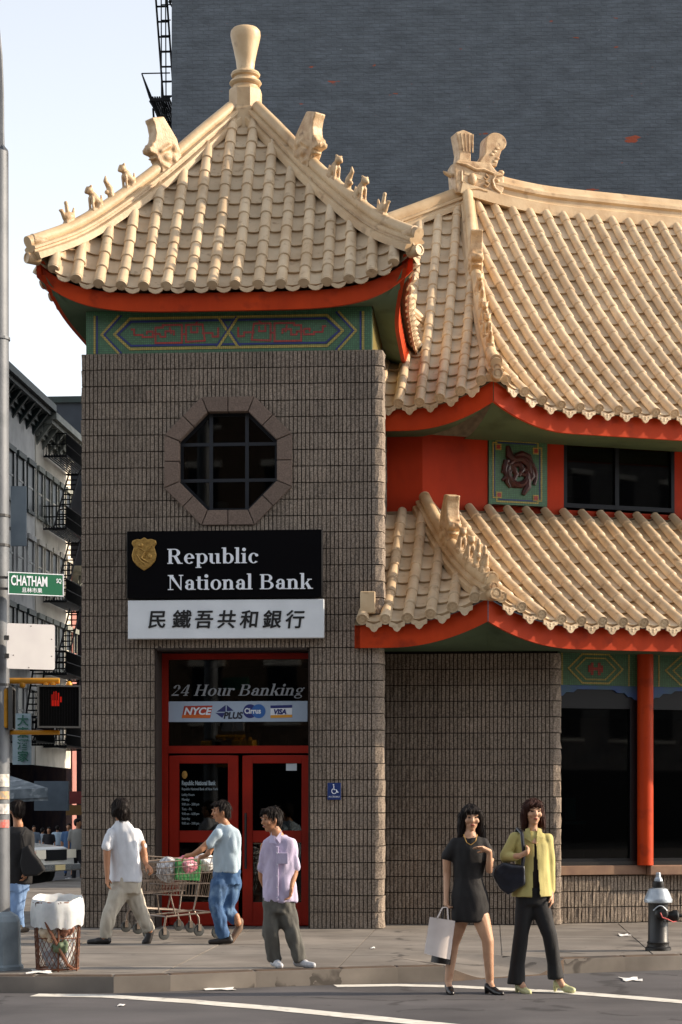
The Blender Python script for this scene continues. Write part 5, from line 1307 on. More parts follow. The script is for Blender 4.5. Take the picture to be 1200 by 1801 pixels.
for py, h, c in ((1362,22,'#d9d6cc'),(1392,14,'#c9a06a'),(1414,18,'#d5d2d0'),(1442,14,'#cf3a2a')):
    m = MB(); a0 = R(-90+20)
    for k in range(4):
        a, b = a0+k*.22, a0+(k+1)*.22; r_ = .124; m.add([(r_*math.cos(a),r_*math.sin(a),pz(py+h)),(r_*math.cos(b),r_*math.sin(b),pz(py+h)),(r_*math.cos(b),r_*math.sin(b),pz(py)),(r_*math.cos(a),r_*math.sin(a),pz(py))],[(0,1,2,3)])
    obj('sticker', m, mat('sticker'+c, c, .7, '#8a8680', 25), lamp)
def P3(px, py, dy=0): return Vector((pxl(px), dy, pz(py))) + pp
def plate(name, x0, y0, x1, y1, mt, label, cat, dy=-.13, th=.012, r=.02):
    a, b = P3(x0,y1,dy), P3(x1,y0,dy); o = empty(name, ((a.x+b.x)/2, a.y, a.z), R(24)); tag(o, label, cat)
    w, h = (b.x-a.x)/2/math.cos(R(24)), b.z-a.z; q = []
    for cx_, cz_, s0 in ((w-r,r,-90),(w-r,h-r,0),(-w+r,h-r,90),(-w+r,r,180)):
        for k in range(5): q.append((cx_+r*math.cos(R(s0+22.5*k)), cz_+r*math.sin(R(s0+22.5*k))))
    m = MB(); m.prism(q, -th, 0); obj('plate', m, mt, o); return o, w, h
o, w, h = plate('street_sign', 21, 1011, 112, 1050, mat('sign_green_paint','#0b6040',.45), 'green street name sign reading Chatham Square on the lamp post', 'street sign', r=.006)
m = MB()
for a, b in (((-w,.004),(w,.004)),((-w,h-.004),(w,h-.004)),((-w+.004,0),(-w+.004,h)),((w-.004,0),(w-.004,h))): bar(m, a, b, .008, -.0125, .001)
obj('border', m, M_letter, o)
link('lettering', text_mesh('CHATHAM', .125, .001, .003, 0, sx=.56), M_letter, o, Matrix.Translation((-w+.025,-.0135,h*.42)))
link('lettering', text_mesh('SQ', .055, .001, .001, 0, sx=.7), M_letter, o, Matrix.Translation((w-.07,-.0135,h*.60)))
link('lettering', text_mesh('且林市果', .048, .001, .0005), M_letter, o, Matrix.Translation((-w+.125,-.0135,h*.13)))
m = MB(); m.box((-w-.10,-.004,h*.2),(-w+.02,.03,h*.3)); m.box((-w-.10,-.004,h*.7),(-w+.02,.03,h*.8)); obj('bracket', m, M_ink, o)
o, w, h = plate('blank_sign', 18.5, 1100, 97, 1179, mat('sign_white_worn','#d8d6d4',.6,'#cbc8c8',3,6,c3='#c79a9a',c3scale=2.2,c3lo=.62,c3hi=.85), 'blank worn white square sign plate on the lamp post', 'sign')
for x, z in ((-w+.01,h*.68),(-w+.01,h*.28)): m = MB(); m.box((x-.03,-.02,z-.02),(x+.008,.02,z+.02)); obj('clamp', m, M_ink, o)
for x, z in ((0,h-.02),(w-.03,h*.68),(w-.03,h*.3),(-.02,.015),(-w+.06,h*.3)): m = MB(); m.ell((x,-.013,z),(.006,.003,.006),None,5); obj('bolt', m, mat('bolt','#6b6260',.6), o)
M_yel = mat('signal_yellow', '#c98f1c', .45, '#b27c14', 5, 5, c3='#8c6212', c3scale=6, bump=.1, bscale=30)
def ped_signal(px, py, yaw, label, face):
    b = P3(px, py, -.02 if face else .1); o = tag(empty('pedestrian_signal', b, R(yaw)), label, 'pedestrian signal'); s = .195
    m = MB(); m.box((-s+.012,-.03,.012),(s-.012,.17,2*s-.012)); link('housing', beveled(m,.02,2), M_yel, o)
    m = MB(); t = .016
    m.box((-s,-.07,0),(s,-.031,t)); m.box((-s,-.07,2*s-t),(s,-.031,2*s)); m.box((-s,-.07,t),(-s+t,-.031,2*s-t)); m.box((s-t,-.07,t),(s,-.031,2*s-t)); obj('bezel', m, mat('bezel','#4a4a48',.5), o)
    m = MB(); m.box((-s+t,-.04,t),(s-t,-.0315,2*s-t)); sc_ = obj('screen', m, mat('signal_black','#050505',.5,spec=.2), o)
    m = MB()
    for k in range(15): x = -s+t+.012+k*.0242; m.box((x,-.062,t),(x+.004,-.041,2*s-t))
    obj('louvre', m, mat('louvre','#0a0a0a',.7,spec=.15), sc_)
    if face:
        Mhot = mat('signal_red','#a01a0a',.5,emit=('#ff2208',.2)); hx = -.035; hz_ = .255
        m = MB()
        for k, (dx_, l_) in enumerate(((-.036,.05),(-.016,.075),(.004,.08),(.024,.065))): m.box((hx+dx_,-.0425,hz_),(hx+dx_+.013,-.0405,hz_+l_))
        m.box((hx-.036,-.0425,hz_-.055),(hx+.037,-.0406,hz_-.002)); m.box((hx+.044,-.0425,hz_-.02),(hx+.06,-.0405,hz_+.03)); obj('hand_symbol', m, Mhot, sc_)
    return o
o = ped_signal(104, 1281, 10, 'yellow pedestrian signal with a red lit hand facing the street', True)
m = MB()
for py in (1197, 1288):
    a, b = P3(14,py,.05)-o.location, P3(103,py,.05)-o.location; q = Matrix.Rotation(R(-10),3,'Z'); m.tube([q@a, q@b], .028 if py < 1200 else .022, 10)
obj('arm', m, M_yel, o, True)
m = MB()
for px, py in ((38,1203),(80,1203),(92,1202),(120,1204)): a = P3(px,py,.05)-o.location; a = Matrix.Rotation(R(-10),3,'Z')@a; m.ell(a,(.03,.03,.035),None,7)
obj('knuckle', m, M_yel, o, True)
ped_signal(8, 1284, 95, 'second yellow pedestrian signal seen side-on behind the lamp post', False)

# ------------------------------------------------------------------ wire litter basket with a white liner
tb = G(101, 1707, KZ); bas = tag(empty('litter_basket', tb), 'rusty wire mesh litter basket with a white plastic liner at the kerb', 'litter basket')
M_rust = mat('rusty_wire', '#7a4a30', .8, '#4d3226', 20, 4); hB = .62; rB = lambda z: .190 + .030*z/hB
m = MB()
NW = 26
for s in (-1, 1):
    for k in range(NW):
        pts = []
        for j in range(11): z = .03 + (hB-.04)*j/10; a = 2*math.pi*k/NW + s*j*.165; pts.append((rB(z)*math.cos(a), rB(z)*math.sin(a), z))
        m.tube(pts, .0032, 4, cap=False)
tag(obj('wire_mesh', m, M_rust, bas), kind='stuff')
for z, r_ in ((.02,.010),(.30,.006),(hB,.010)):
    m = MB(); m.tube([(rB(z)*math.cos(R(15*k)), rB(z)*math.sin(R(15*k)), z) for k in range(25)], r_, 6); obj('hoop', m, M_rust, bas)
for k in range(6):
    a = R(60*k-80); m = MB(); m.tube([(rB(0)*math.cos(a)*1.02,rB(0)*math.sin(a)*1.02,.0),(rB(hB)*math.cos(a)*1.02,rB(hB)*math.sin(a)*1.02,hB)], .009, 5); obj('stave', m, M_rust, bas)
m = MB(); m.tube([(-.08,-.215,.45),(.0,-.23,.3),(.12,-.19,.06),(.16,-.16,.03)], .014, 6); obj('bent_strap', m, M_rust, bas)
M_liner = mat('liner_plastic', '#cfd1d1', .4, '#b4b8ba', 9, 4, sss=.1, bump=.4, bscale=18)
m = MB(); rings = []
for r_, z, wv in ((.10,.04,0),(.16,.2,.3),(.185,.45,.6),(.205,hB-.02,.8),(.216,hB+.035,.6),(.223,hB+.045,.5),(.230,hB+.03,.6),(.236,hB-.03,1.0),(.238,hB-.09,1.3),(.233,hB-.15,1.5),(.229,hB-.19,1.6)):
    ring = []
    for k in range(72):
        a = R(k*5); dv = Vector((math.cos(a)*1.3, math.sin(a)*1.3, z*.7)); n1 = noise.noise(dv*3.2)+.6*noise.noise(dv*8.5)
        rr = r_ + .013*wv*n1; zz = z + (.028*math.sin(a) + .02*noise.noise(dv*2.0+Vector((4,0,0))) - (.05*abs(noise.noise(dv*2.7)) if wv > 1.2 else 0) if z > .4 else 0)
        ring.append(Vector((rr*math.cos(a), rr*math.sin(a), zz)))
    rings.append(ring)
m.ring_strip(rings, True, True, False); obj('liner', m, M_liner, bas, True)
for i, (x, y, z, r_, c) in enumerate(((.05,-.12,.22,.07,'#56654c'),(-.06,-.10,.34,.08,'#b9a890'),(.09,-.08,.38,.07,'#8d6250'),(0,-.06,.12,.1,'#8a8f96'))):
    m = MB(); m.ell((x,y-.06,z),(r_*1.1,.05,r_)); link('rubbish', blob(m,.012,0,lambda p,n: .03*noise.noise(p*19)+.012*noise.noise(p*47)), mat('rubbish'+c,c,.7), bas)

# ------------------------------------------------------------------ fire hydrant
hb = G(1158, 1672, KZ); hyd = tag(empty('fire_hydrant', hb), 'black fire hydrant with a silver bonnet on the pavement', 'fire hydrant')
M_hb = mat('hydrant_black','#0e0e0e',.45,'#161514',12,4,bump=.15,bscale=50); M_hs = mat('hydrant_silver','#b9c0c6',.35,'#9aa3ab',14,4,metal=.4,bump=.2,bscale=40)
hS = F/hb.y
m = MB(); m.lathe([(.135,0),(.135,.03),(.115,.045),(.112,.07),(.118,.085),(.105,.10),(.102,.47),(.108,.5)], 24); obj('barrel', m, M_hb, hyd, True)
m = MB(); m.lathe([(.108,.49),(.145,.50),(.148,.53),(.14,.545),(.118,.60),(.095,.64),(.06,.65)], 24); obj('bonnet', m, M_hs, hyd, True)
m = MB(); m.lathe([(.055,.64),(.062,.66),(.06,.71),(.05,.72)], 16); obj('collar', m, M_hb, hyd, True)
m = MB(); m.lathe([(.05,.715),(.045,.74),(.028,.765),(.026,.80),(.02,.81)], 5); obj('operating_nut', m, M_hs, hyd)
m = MB(); m.lathe([(.0,0),(.065,0),(.07,.03),(.055,.05),(.05,.065),(.001,.07)], 18, Matrix.Translation((.02,-.07,.38)) @ Matrix.Rotation(R(80),4,'X')); obj('front_cap', m, M_hb, hyd, True)
m = MB(); m.lathe([(.04,0),(.05,.04),(.062,.06),(.062,.10),(.045,.115),(.018,.12),(.018,.15),(.001,.15)], 16, Matrix.Translation((.09,-.03,.36)) @ Matrix.Rotation(R(90),4,'Y')); obj('side_cap', m, M_hb, hyd, True)
m = MB(); m.tube([(.0,-.15,.40),(.02,-.155,.35),(.08,-.13,.33),(.14,-.09,.30),(.19,-.05,.31)], .007, 6); obj('chain', m, mat('chain_red','#b23030',.5), hyd)
m = MB(); m.tube([(-.07+.14*k/10,-.135-.01*math.sin(math.pi*k/10),.42+.05*math.sin(math.pi*k/10)) for k in range(11)], .006, 5); obj('hose_ring', m, M_hs, hyd)

# ------------------------------------------------------------------ shopping carts
M_cart = mat('cart_chrome', '#8c7e72', .35, '#6a5e54', 10, 4, metal=.7)
M_wheel = mat('cart_wheel', '#2a2c2b', .7)
def cart(loc, rz, label, second=False):
    """local +x is the handle end"""
    o = tag(empty('shopping_cart', loc, rz), label, 'shopping cart', None)
    L, Wd, zt, zb = .40, .25, .93, .50
    T0 = [(-L,-Wd*.86,zt-.06),(L,-Wd,zt),(L,Wd,zt),(-L,Wd*.86,zt-.06)]; B0 = [(-L*.72,-Wd*.66,zb),(L*.72,-Wd*.8,zb-.03),(L*.72,Wd*.8,zb-.03),(-L*.72,Wd*.66,zb)]
    T0 = [Vector(p) for p in T0]; B0 = [Vector(p) for p in B0]
    for nm, i, j, nv in (('side_grid',0,1,15),('end_grid',1,2,9),('side_grid',2,3,15),('end_grid',3,0,9)):
        m = MB()
        for k in range(nv+1): f = k/nv; m.tube([B0[i].lerp(B0[j],f), T0[i].lerp(T0[j],f)], .0035, 4, cap=False)
        for f in (.0,.33,.62,.82): m.tube([B0[i].lerp(T0[i],f), B0[j].lerp(T0[j],f)], .0048, 5, cap=False)
        obj(nm, m, M_cart, o)
    m = MB()
    for k in range(8): f = k/7; m.tube([B0[0].lerp(B0[1],f), B0[3].lerp(B0[2],f)], .0035, 4, cap=False)
    for k in range(5): f = k/4; m.tube([B0[0].lerp(B0[3],f), B0[1].lerp(B0[2],f)], .0035, 4, cap=False)
    obj('floor_grid', m, M_cart, o)
    m = MB(); m.tube(T0 + [T0[0]], .009, 8); obj('rim', m, M_cart, o, True)
    m = MB(); m.tube([(L,-Wd,zt),(L+.10,-Wd,zt+.07),(L+.10,Wd,zt+.07),(L,Wd,zt)], .011, 8); obj('handle', m, mat('cart_handle','#b9a594',.4), o, True)
    m = MB()
    for s in (-1,1):
        m.tube([(L*.85,s*Wd*.82,zt-.15),(L*.72,s*Wd*.84,zb-.03),(L*.62,s*Wd*.86,.30),(-L*.80,s*Wd*.80,.26)], .012, 8)
        m.tube([(-L*.8,s*Wd*.80,.26),(-L*.86,s*Wd*.80,.13)], .012, 8); m.tube([(L*.62,s*Wd*.86,.30),(L*.78,s*Wd*.86,.22),(L*.80,s*Wd*.86,.13)], .012, 8); m.tube([(-L*.5,s*Wd*.8,.27),(-L*.62,s*Wd*.66,zb)], .009, 6)
    m.tube([(L*.62,-Wd*.86,.30),(L*.62,Wd*.86,.30)], .010, 6); m.tube([(-L*.8,-Wd*.8,.26),(-L*.8,Wd*.8,.26)], .010, 6); obj('frame', m, M_cart, o, True)
    for sx in (-.86,.80):
        for s in (-1,1):
            c = Vector((sx*L, s*Wd*(.80 if sx < 0 else .86), .063)); m = MB(); m.lathe([(.001,-.017),(.045,-.017),(.063,-.014),(.063,.014),(.045,.017),(.001,.017)], 16, Matrix.Translation(c) @ Matrix.Rotation(R(90),4,'X')); w_ = obj('wheel', m, M_wheel, o, True)
            m = MB(); m.box((c.x-.02,c.y-.026,.06),(c.x+.02,c.y-.02,.14)); m.box((c.x-.02,c.y+.02,.06),(c.x+.02,c.y+.026,.14)); m.box((c.x-.02,c.y-.02,.13),(c.x+.02,c.y+.02,.14)); obj('fork', m, M_cart, w_)
    return o
c1 = G(322, 1650, KZ)
cart(c1, R(32), 'wire shopping cart loaded with bags pushed by the person in jeans')
cart(G(276, 1643, KZ) + Vector((-.02,.30,0)), R(205), 'empty wire shopping cart held by the woman in the white shirt')
def bag_blob(name, c, r, hexc, label, cat, amp=.02, c2=None):
    m = MB(); m.ell((0,0,0), r, None, 12); me = blob(m, .018, 1, lambda p, n: amp*(noise.noise(p*14)+.5*noise.noise(p*31))); o = link(name, me, mat(name+hexc, hexc, .35, c2, 26, 3)); o.location = c; o.rotation_euler = (0,0,R(30)); return tag(o, label, cat)
bag_blob('plastic_bag', c1 + Vector((-.17,-.06,.78)), (.12,.16,.15), '#d9dadb', 'white striped plastic bag at the front of the loaded cart', 'plastic bag', c2='#6d6a72')
bag_blob('plastic_bag', c1 + Vector((.02,-.03,.82)), (.15,.17,.12), '#b8506a', 'pink and red plastic bag lying in the loaded cart', 'plastic bag', c2='#d8a8b0')
bag_blob('plastic_bag', c1 + Vector((.24,.10,.86)), (.13,.13,.10), '#e3e2df', 'small white plastic bag by the handle of the loaded cart', 'plastic bag')
m = MB(); m.box((-.15,-.03,-.12),(.15,.03,.12)); o = link('green_carton', beveled(m,.006), mat('carton_green','#1f8a3c',.5,'#2a5a30',9,3)); o.location = c1 + Vector((.06,-.12,.78)); o.rotation_euler = (0,R(4),R(30)); tag(o, 'green carton showing through the side of the loaded cart', 'carton')
# scraps of paper
def scrap(px, py, z, w, h, label, hexc='#e8e6e2'):
    c = G(px, py, z); m = MB(); n = 5; vs = []
    for i in range(n):
        for j in range(n): vs.append(((i/(n-1)-.5)*w*(1+.2*math.sin(j*2)), (j/(n-1)-.5)*h*(1+.25*math.cos(i*1.7)), .008 + .022*abs(noise.noise(Vector((i*.9+px,j*.8,py))))))
    m.add(vs, [(i*n+j,(i+1)*n+j,(i+1)*n+j+1,i*n+j+1) for i in range(n-1) for j in range(n-1)]); m.add([(x,y,z_-.003) for x,y,z_ in vs], [(i*n+j+1,(i+1)*n+j+1,(i+1)*n+j,i*n+j) for i in range(n-1) for j in range(n-1)])
    o = obj('paper_scrap', m, mat('paper'+hexc,hexc,.8)); o.location = c; tag(o, label, 'litter', 'scraps of litter')
scrap(1098,1646,KZ,.12,.3,'white paper scrap on the pavement behind the hydrant'); scrap(1110,1724,0,.16,.35,'torn white paper lying on the road below the hydrant'); scrap(72,1711,KZ,.2,.35,'flat white paper on the kerb beside the litter basket'); scrap(213,1770,0,.05,.1,'tiny white scrap on the road beyond the crossing line'); scrap(656,1669,KZ,.04,.1,'tiny pale scrap on the pavement in front of the block pier'); scrap(127,1546,0,.25,.5,'white scrap lying far down the side street'); scrap(388,1741,0,.25,.2,'strip of pale paper in the gutter by the kerb')
# ------------------------------------------------------------------ people
M_skin = mat('skin', '#b07e5c', .55, '#a06f50', 9, 3, sss=.06)
M_skin2 = mat('skin_light', '#c49a7c', .55, '#b5896b', 9, 3, sss=.06)
M_hair = mat('black_hair', '#120c0a', .6, '#1c1310', 60, 3, stretch=(1,1,.15), spec=.2, bump=.5, bscale=120)
M_hairb = mat('brown_hair', '#2c140d', .6, '#3a1c12', 60, 3, stretch=(1,1,.15), spec=.2, bump=.5, bscale=120)
M_eye = mat('eye_dark', '#1a100c', .3); M_lip = mat('lips', '#8a3a34', .5)
class Per:
    def __init__(s, x0, yb, z=KZ):
        s.x0, s.yb = x0, yb; s.o = G(x0, yb, z); s.s = F/s.o.y; s.sk = MB(); s.kids = []
    def P(s, px, py, dy=0.0): return Vector(((px-s.x0)/s.s, dy, (s.yb-py)/s.s))
    def loft(s, mb, rows, yaw=0.0, n=20):
        """rows: (centre, half width, half depth)"""
        q = Matrix.Rotation(yaw, 3, 'Z'); rings = [[c + q @ Vector((rx*math.cos(2*math.pi*k/n), ry*math.sin(2*math.pi*k/n), 0)) for k in range(n)] for c, rx, ry in rows]
        mb.ring_strip(rings, True, True, True)
    def head(s, c, yaw, tilt=0.0, sc=1.0, face=True):
        q = Matrix.Rotation(yaw,3,'Z') @ Matrix.Rotation(tilt,3,'X'); s.hc, s.hq, s.hs = c, q, sc; m = s.sk
        g = lambda x, y, z: c + q @ Vector((x,y,z))*sc
        m.ell(c, (.070*sc,.088*sc,.098*sc), q.to_4x4(), 12); m.ell(g(0,-.022,-.055), (.054*sc,.058*sc,.058*sc), q.to_4x4(), 10); m.ell(g(0,-.05,-.095),(.028*sc,.026*sc,.020*sc))
        m.cap(g(0,-.084,.008), g(0,-.102,-.026), .009*sc, .013*sc, 8); m.ell(g(0,-.078,-.062),(.026*sc,.012*sc,.011*sc))
        for e in (-1,1): m.ell(g(e*.073,.008,-.01),(.010*sc,.020*sc,.030*sc)); m.ell(g(e*.042,-.062,-.025),(.024*sc,.02*sc,.022*sc)); m.ell(g(e*.03,-.076,.028),(.026*sc,.012*sc,.010*sc))
        s.face = face
    def features(s, body):
        g = lambda x, y, z: s.hc + s.hq @ Vector((x,y,z))*s.hs
        for e in (-1,1):
            m = MB(); m.ell(g(e*.029,-.081,.008),(.013,.006,.0055),s.hq.to_4x4(),6); obj('eye', m, M_eye, body, True)
            m = MB(); m.tube([g(e*.012,-.089,.030), g(e*.03,-.088,.036), g(e*.05,-.074,.031)], .0035, 5); obj('eyebrow', m, M_hair, body)
        m = MB(); m.ell(g(0,-.089,-.058),(.021,.006,.007),s.hq.to_4x4(),6); obj('lips', m, M_lip, body, True)
    def hand(s, w, d, pn, curl=.5, sc=1.0, mb=None):
        """wrist w, direction d, palm normal pn: palm, four bent fingers and a thumb"""
        m = mb or s.sk; d = Vector(d).normalized(); pn = Vector(pn); pn = (pn - d*pn.dot(d)).normalized(); e = d.cross(pn)
        m.cap(w, w+d*.07*sc, .024*sc, .026*sc, 8)
        for i in range(-1,2): m.cap(w+d*.02*sc+e*.012*i*sc, w+d*.078*sc+e*.020*i*sc, .015*sc, .014*sc, 8)
        for i, l in zip(range(4), (.062,.072,.068,.052)):
            b = w + d*.082*sc + e*(-.03+.02*i)*sc; d1 = (d*math.cos(curl)+pn*math.sin(curl)); d2 = (d*math.cos(curl*2.1)+pn*math.sin(curl*2.1))
            k = b + d1*l*.55*sc; m.cap(b, k, .0098*sc, .009*sc, 8); m.cap(k, k+d2*l*.5*sc, .009*sc, .0078*sc, 8)
        t0 = w + d*.03*sc - e*.026*sc; t1 = t0 + (d*.6 - e*.7 + pn*.35).normalized()*.042*sc; m.cap(t0, t1, .0125*sc, .0105*sc, 8); m.cap(t1, t1+(d*.85-e*.1+pn*.4).normalized()*.03*sc, .0105*sc, .009*sc, 8)
    def cloth(s, name, mb, mt, voxel=.013, smooth=4, amp=.006, freq=9.0, st=(1,1,.45)):
        off = Vector((s.x0*.1, 0, 0))
        def dsp(p, n):
            q = Vector((p.x*st[0],p.y*st[1],p.z*st[2]))*freq + off
            return amp*(abs(noise.noise(q))*2-.7 + .5*noise.noise(q*2.3))
        s.kids.append((name, blob(mb, voxel, smooth, dsp), mt))
    def bones(s, *chains):
        for pts, r in chains:
            for i in range(len(pts)-1): s.sk.cap(pts[i], pts[i+1], r, r, 8)
    def hard(s, name, mb, mt, smooth=True): s.kids.append((name, mb.mesh(name, smooth, True), mt))
    def seam(s, name, pts, mt, r=.0022):
        m = MB(); m.tube(pts, r, 5); s.kids.append((name, m.mesh(name, True, True), mt))
    def finish(s, label, skin, group=None, voxel=.0085):
        me = blob(s.sk, voxel, 3); o = link('person', me, skin); o.location = s.o; tag(o, label, 'person', group)
        for n, m, t in s.kids: link(n, m, t, o)
        if getattr(s,'face',False): s.features(o)
        return o
    def hair(s, mb_extra=None, mt=None, kind='short', voxel=.012):
        g = lambda x, y, z: s.hc + s.hq @ Vector((x,y,z))*s.hs; m = MB(); q4 = s.hq.to_4x4(); k = s.hs
        if kind == 'short':
            m.ell(g(0,.022,.030),(.082*k,.088*k,.088*k),q4,12); m.ell(g(0,.05,-.02),(.072*k,.055*k,.07*k),q4,10); m.ell(g(0,-.045,.078),(.060*k,.038*k,.028*k),q4,8)
        elif kind == 'bob':
            m.ell(g(0,.018,.028),(.090*k,.096*k,.092*k),q4,12); m.ell(g(0,.055,-.05),(.088*k,.058*k,.10*k),q4,10)
            for e in (-1,1): m.cap(g(e*.075,.0,.03), g(e*.085,.005,-.12), .032*k, .030*k); m.cap(g(e*.06,.05,-.02), g(e*.062,.05,-.13), .035*k, .03*k)
            m.cap(g(-.045,-.072,.066), g(.05,-.070,.066), .022*k, .022*k)
        elif kind == 'long':
            m.ell(g(0,.018,.028),(.092*k,.098*k,.092*k),q4,12); m.ell(g(0,.05,-.06),(.095*k,.062*k,.13*k),q4,10)
            for e in (-1,1): m.cap(g(e*.078,-.01,.03), g(e*.092,.0,-.17), .032*k, .034*k); m.cap(g(e*.05,.05,-.02), g(e*.06,.045,-.2), .04*k, .034*k)
            m.cap(g(-.05,-.068,.062), g(.055,-.066,.064), .024*k, .022*k)
        elif kind == 'mop':
            m.ell(g(0,.02,.02),(.094*k,.10*k,.098*k),q4,12); m.ell(g(0,.06,-.05),(.082*k,.055*k,.085*k),q4,10)
            for e in (-1,1): m.ell(g(e*.07,.02,-.03),(.03*k,.05*k,.06*k),q4)
            for i in range(9): a = i*.7; m.ell(g(.075*math.cos(a),.03+.07*math.sin(a),-.02+.03*math.sin(i*2.1)),.03*k)
        me = blob(m, voxel, 2, lambda p, n: .011*noise.noise(Vector((p.x*45,p.y*45,p.z*9))))
        rnd = random.Random(int(s.x0)); st = MB()                    # loose strands break up the outline
        if voxel < .015:
            vsx = list(me.vertices)
            for v in rnd.sample(vsx, min(260, len(vsx))):
                d = Vector((rnd.uniform(-.25,.25), rnd.uniform(-.25,.25), -1)); n_ = v.normal.copy(); d = (d - n_*d.dot(n_)); d = d.normalized() if d.length > .05 else Vector((1,0,0))
                p0 = v.co + n_*.001; l_ = rnd.uniform(.03,.075); st.tube([p0 - d*l_*.4, p0 + n_*.004, p0 + d*l_*.5 + n_*.003, p0 + d*l_ + n_*rnd.uniform(-.004,.008)], [.0012,.0026,.0022,.0006], 4)
        s.kids.append(('hair', me, mt or M_hair))
        if st.v: s.kids.append(('hair_strands', st.mesh('hair_strands', True, True), mt or M_hair))
def shoe(p, mb, toe, heel=0.0, sc=1.0, drop=0.0):
    """sole at p (ankle foot point on the ground); toe: horizontal direction"""
    t = Vector((toe[0],toe[1],0)).normalized(); u = Vector((0,0,1))
    mb.cap(p - t*.05*sc + u*.045*sc, p + t*.06*sc + u*.042*sc, .040*sc, .040*sc, 10); mb.cap(p + t*.06*sc + u*.034*sc, p + t*.16*sc + u*(.03*sc+drop), .036*sc, .030*sc, 10); mb.cap(p - t*.04*sc + u*.05*sc, p - t*.035*sc + u*.09*sc, .040*sc, .040*sc, 8)
def legs(mb, hip, knee, ank, r=(.095,.068,.055)):
    mb.cap(hip, knee, r[0], r[1], 14); mb.tube([knee, ank], [r[1], r[2]], 14)
M_wt = mat('white_tee', '#d3d6dc', .85, '#c8ccd3', 5, 3, bump=.3, bscale=75, bdist=.006, wash=(9,.10,(1,1,.5))); M_khaki = mat('khaki_cloth', '#b9b2a4', .85, '#a9a294', 6, 4, bump=.3, bscale=75, bdist=.006, wash=(9,.10,(1,1,.5))); M_dshoe = mat('dark_shoe', '#1a1412', .5)

# 1: white T-shirt, seen from behind, walking left, pulling the empty cart
p = Per(226, 1660); P = p.P
p.head(P(211,1423), R(-140), R(4), 1.02, False); p.sk.cap(P(211,1436), P(217,1452), .05, .055)
p.sk.cap(P(190,1482,-.08), P(190,1514,-.10), .046, .038); p.sk.cap(P(190,1514,-.10), P(191,1540,-.13), .038, .026); p.hand(P(191,1540,-.13), (.02,-.05,-1), (1,-.2,0), .35)
p.sk.cap(P(249,1484,.02), P(254,1508,.02), .046, .038); p.sk.cap(P(254,1508,.02), P(258,1521,-.05), .036, .027); p.hand(P(258,1521,-.05), (.55,-.35,-.5), (.3,-.2,-1), .8)
p.sk.cap(P(187,1640,-.1), P(186,1650,-.1), .04, .04); p.sk.cap(P(262,1630,.05), P(263,1640,.05), .04, .04)
t = MB(); p.loft(t, [(P(221,1552,-.01),.195,.135),(P(222,1535),.19,.135),(P(219,1510),.178,.125),(P(217,1480),.175,.118),(P(217,1462),.165,.10),(P(216,1450),.115,.075),(P(215,1443),.07,.06)], R(-25))
t.cap(P(197,1466,-.04), P(189,1488,-.09), .066, .064); t.cap(P(239,1466,.05), P(250,1490,.03), .066, .063); p.cloth('shirt', t, M_wt, amp=.015, freq=8, smooth=3)
p.bones(([P(216,1448),P(221,1500),P(222,1560)],.06), ([P(216,1462),P(193,1466,-.05),P(190,1486,-.08)],.028), ([P(216,1462),P(240,1468,.05),P(249,1486,.02)],.028), ([P(222,1560),P(210,1572,-.05),P(195,1608,-.12),P(186,1648,-.1)],.04), ([P(222,1560),P(233,1572,.04),P(247,1603,.02),P(262,1634,.05)],.04))
t = MB(); p.loft(t, [(P(222,1572),.17,.13),(P(222,1555),.185,.135),(P(222,1540),.175,.125)], R(-25)); legs(t, P(210,1572,-.05), P(195,1608,-.12), P(186,1650,-.10), (.112,.085,.062)); legs(t, P(233,1572,.04), P(247,1603,.02), P(262,1638,.06), (.115,.085,.066)); p.cloth('trousers', t, M_khaki, amp=.013, freq=11)
sh = MB(); shoe(P(184,1661,-.1), sh, (-1,.15)); p.cloth('shoe', sh, M_dshoe, .011, 2, .0)
sh = MB(); a = P(262,1640,.06); sh.cap(a+Vector((.01,0,.01)), a+Vector((-.02,-.02,-.10)), .045, .045); sh.cap(a+Vector((-.02,-.02,-.09)), P(254,1658,.02), .044, .034); p.cloth('shoe', sh, M_dshoe, .011, 2, .0)
p.hair(kind='mop'); p.finish('person in white T-shirt and khaki trousers walking beside the empty cart', M_skin)

# 2: pale blue T-shirt and jeans, pushing the loaded cart
M_bt = mat('pale_blue_tee', '#aebfca', .85, '#a0b2be', 5, 3, bump=.3, bscale=75, bdist=.006, wash=(9,.10,(1,1,.5))); M_jean = mat('blue_jeans', '#3d5f86', .85, '#2c4a70', 7, 5, c3='#6d8aa8', c3scale=6, bump=.2, bscale=120)
p = Per(398, 1661); P = p.P
p.head(P(389,1427), R(-75), R(6), 1.0, True); p.sk.cap(P(391,1440), P(397,1456), .05, .055)
p.sk.cap(P(369,1482,-.10), P(355,1494,-.14), .044, .036); p.sk.cap(P(355,1494,-.14), P(341,1503,-.12), .036, .027); p.hand(P(341,1503,-.12), (-1,.05,-.18), (0,0,-1), .5)
p.sk.cap(P(372,1484,.16), P(366,1500,.16), .042, .034); p.sk.cap(P(366,1500,.16), P(362,1505,.10), .034, .027); p.hand(P(362,1505,.10), (-.9,-.2,-.3), (0,0,-1), .8)
p.sk.cap(P(396,1640), P(396,1652), .04, .04); p.sk.cap(P(415,1612,.05), P(418,1624,.05), .04, .04)
t = MB(); p.loft(t, [(P(399,1536),.165,.135),(P(399,1520),.165,.135),(P(400,1495),.16,.13),(P(399,1472),.16,.12),(P(398,1460),.14,.10),(P(396,1450),.08,.07)], R(-30)); t.cap(P(382,1468,-.09), P(369,1485,-.11), .063, .060); t.cap(P(388,1470,.11), P(374,1484,.15), .062, .058); p.cloth('shirt', t, M_bt, amp=.015, freq=8, smooth=3)
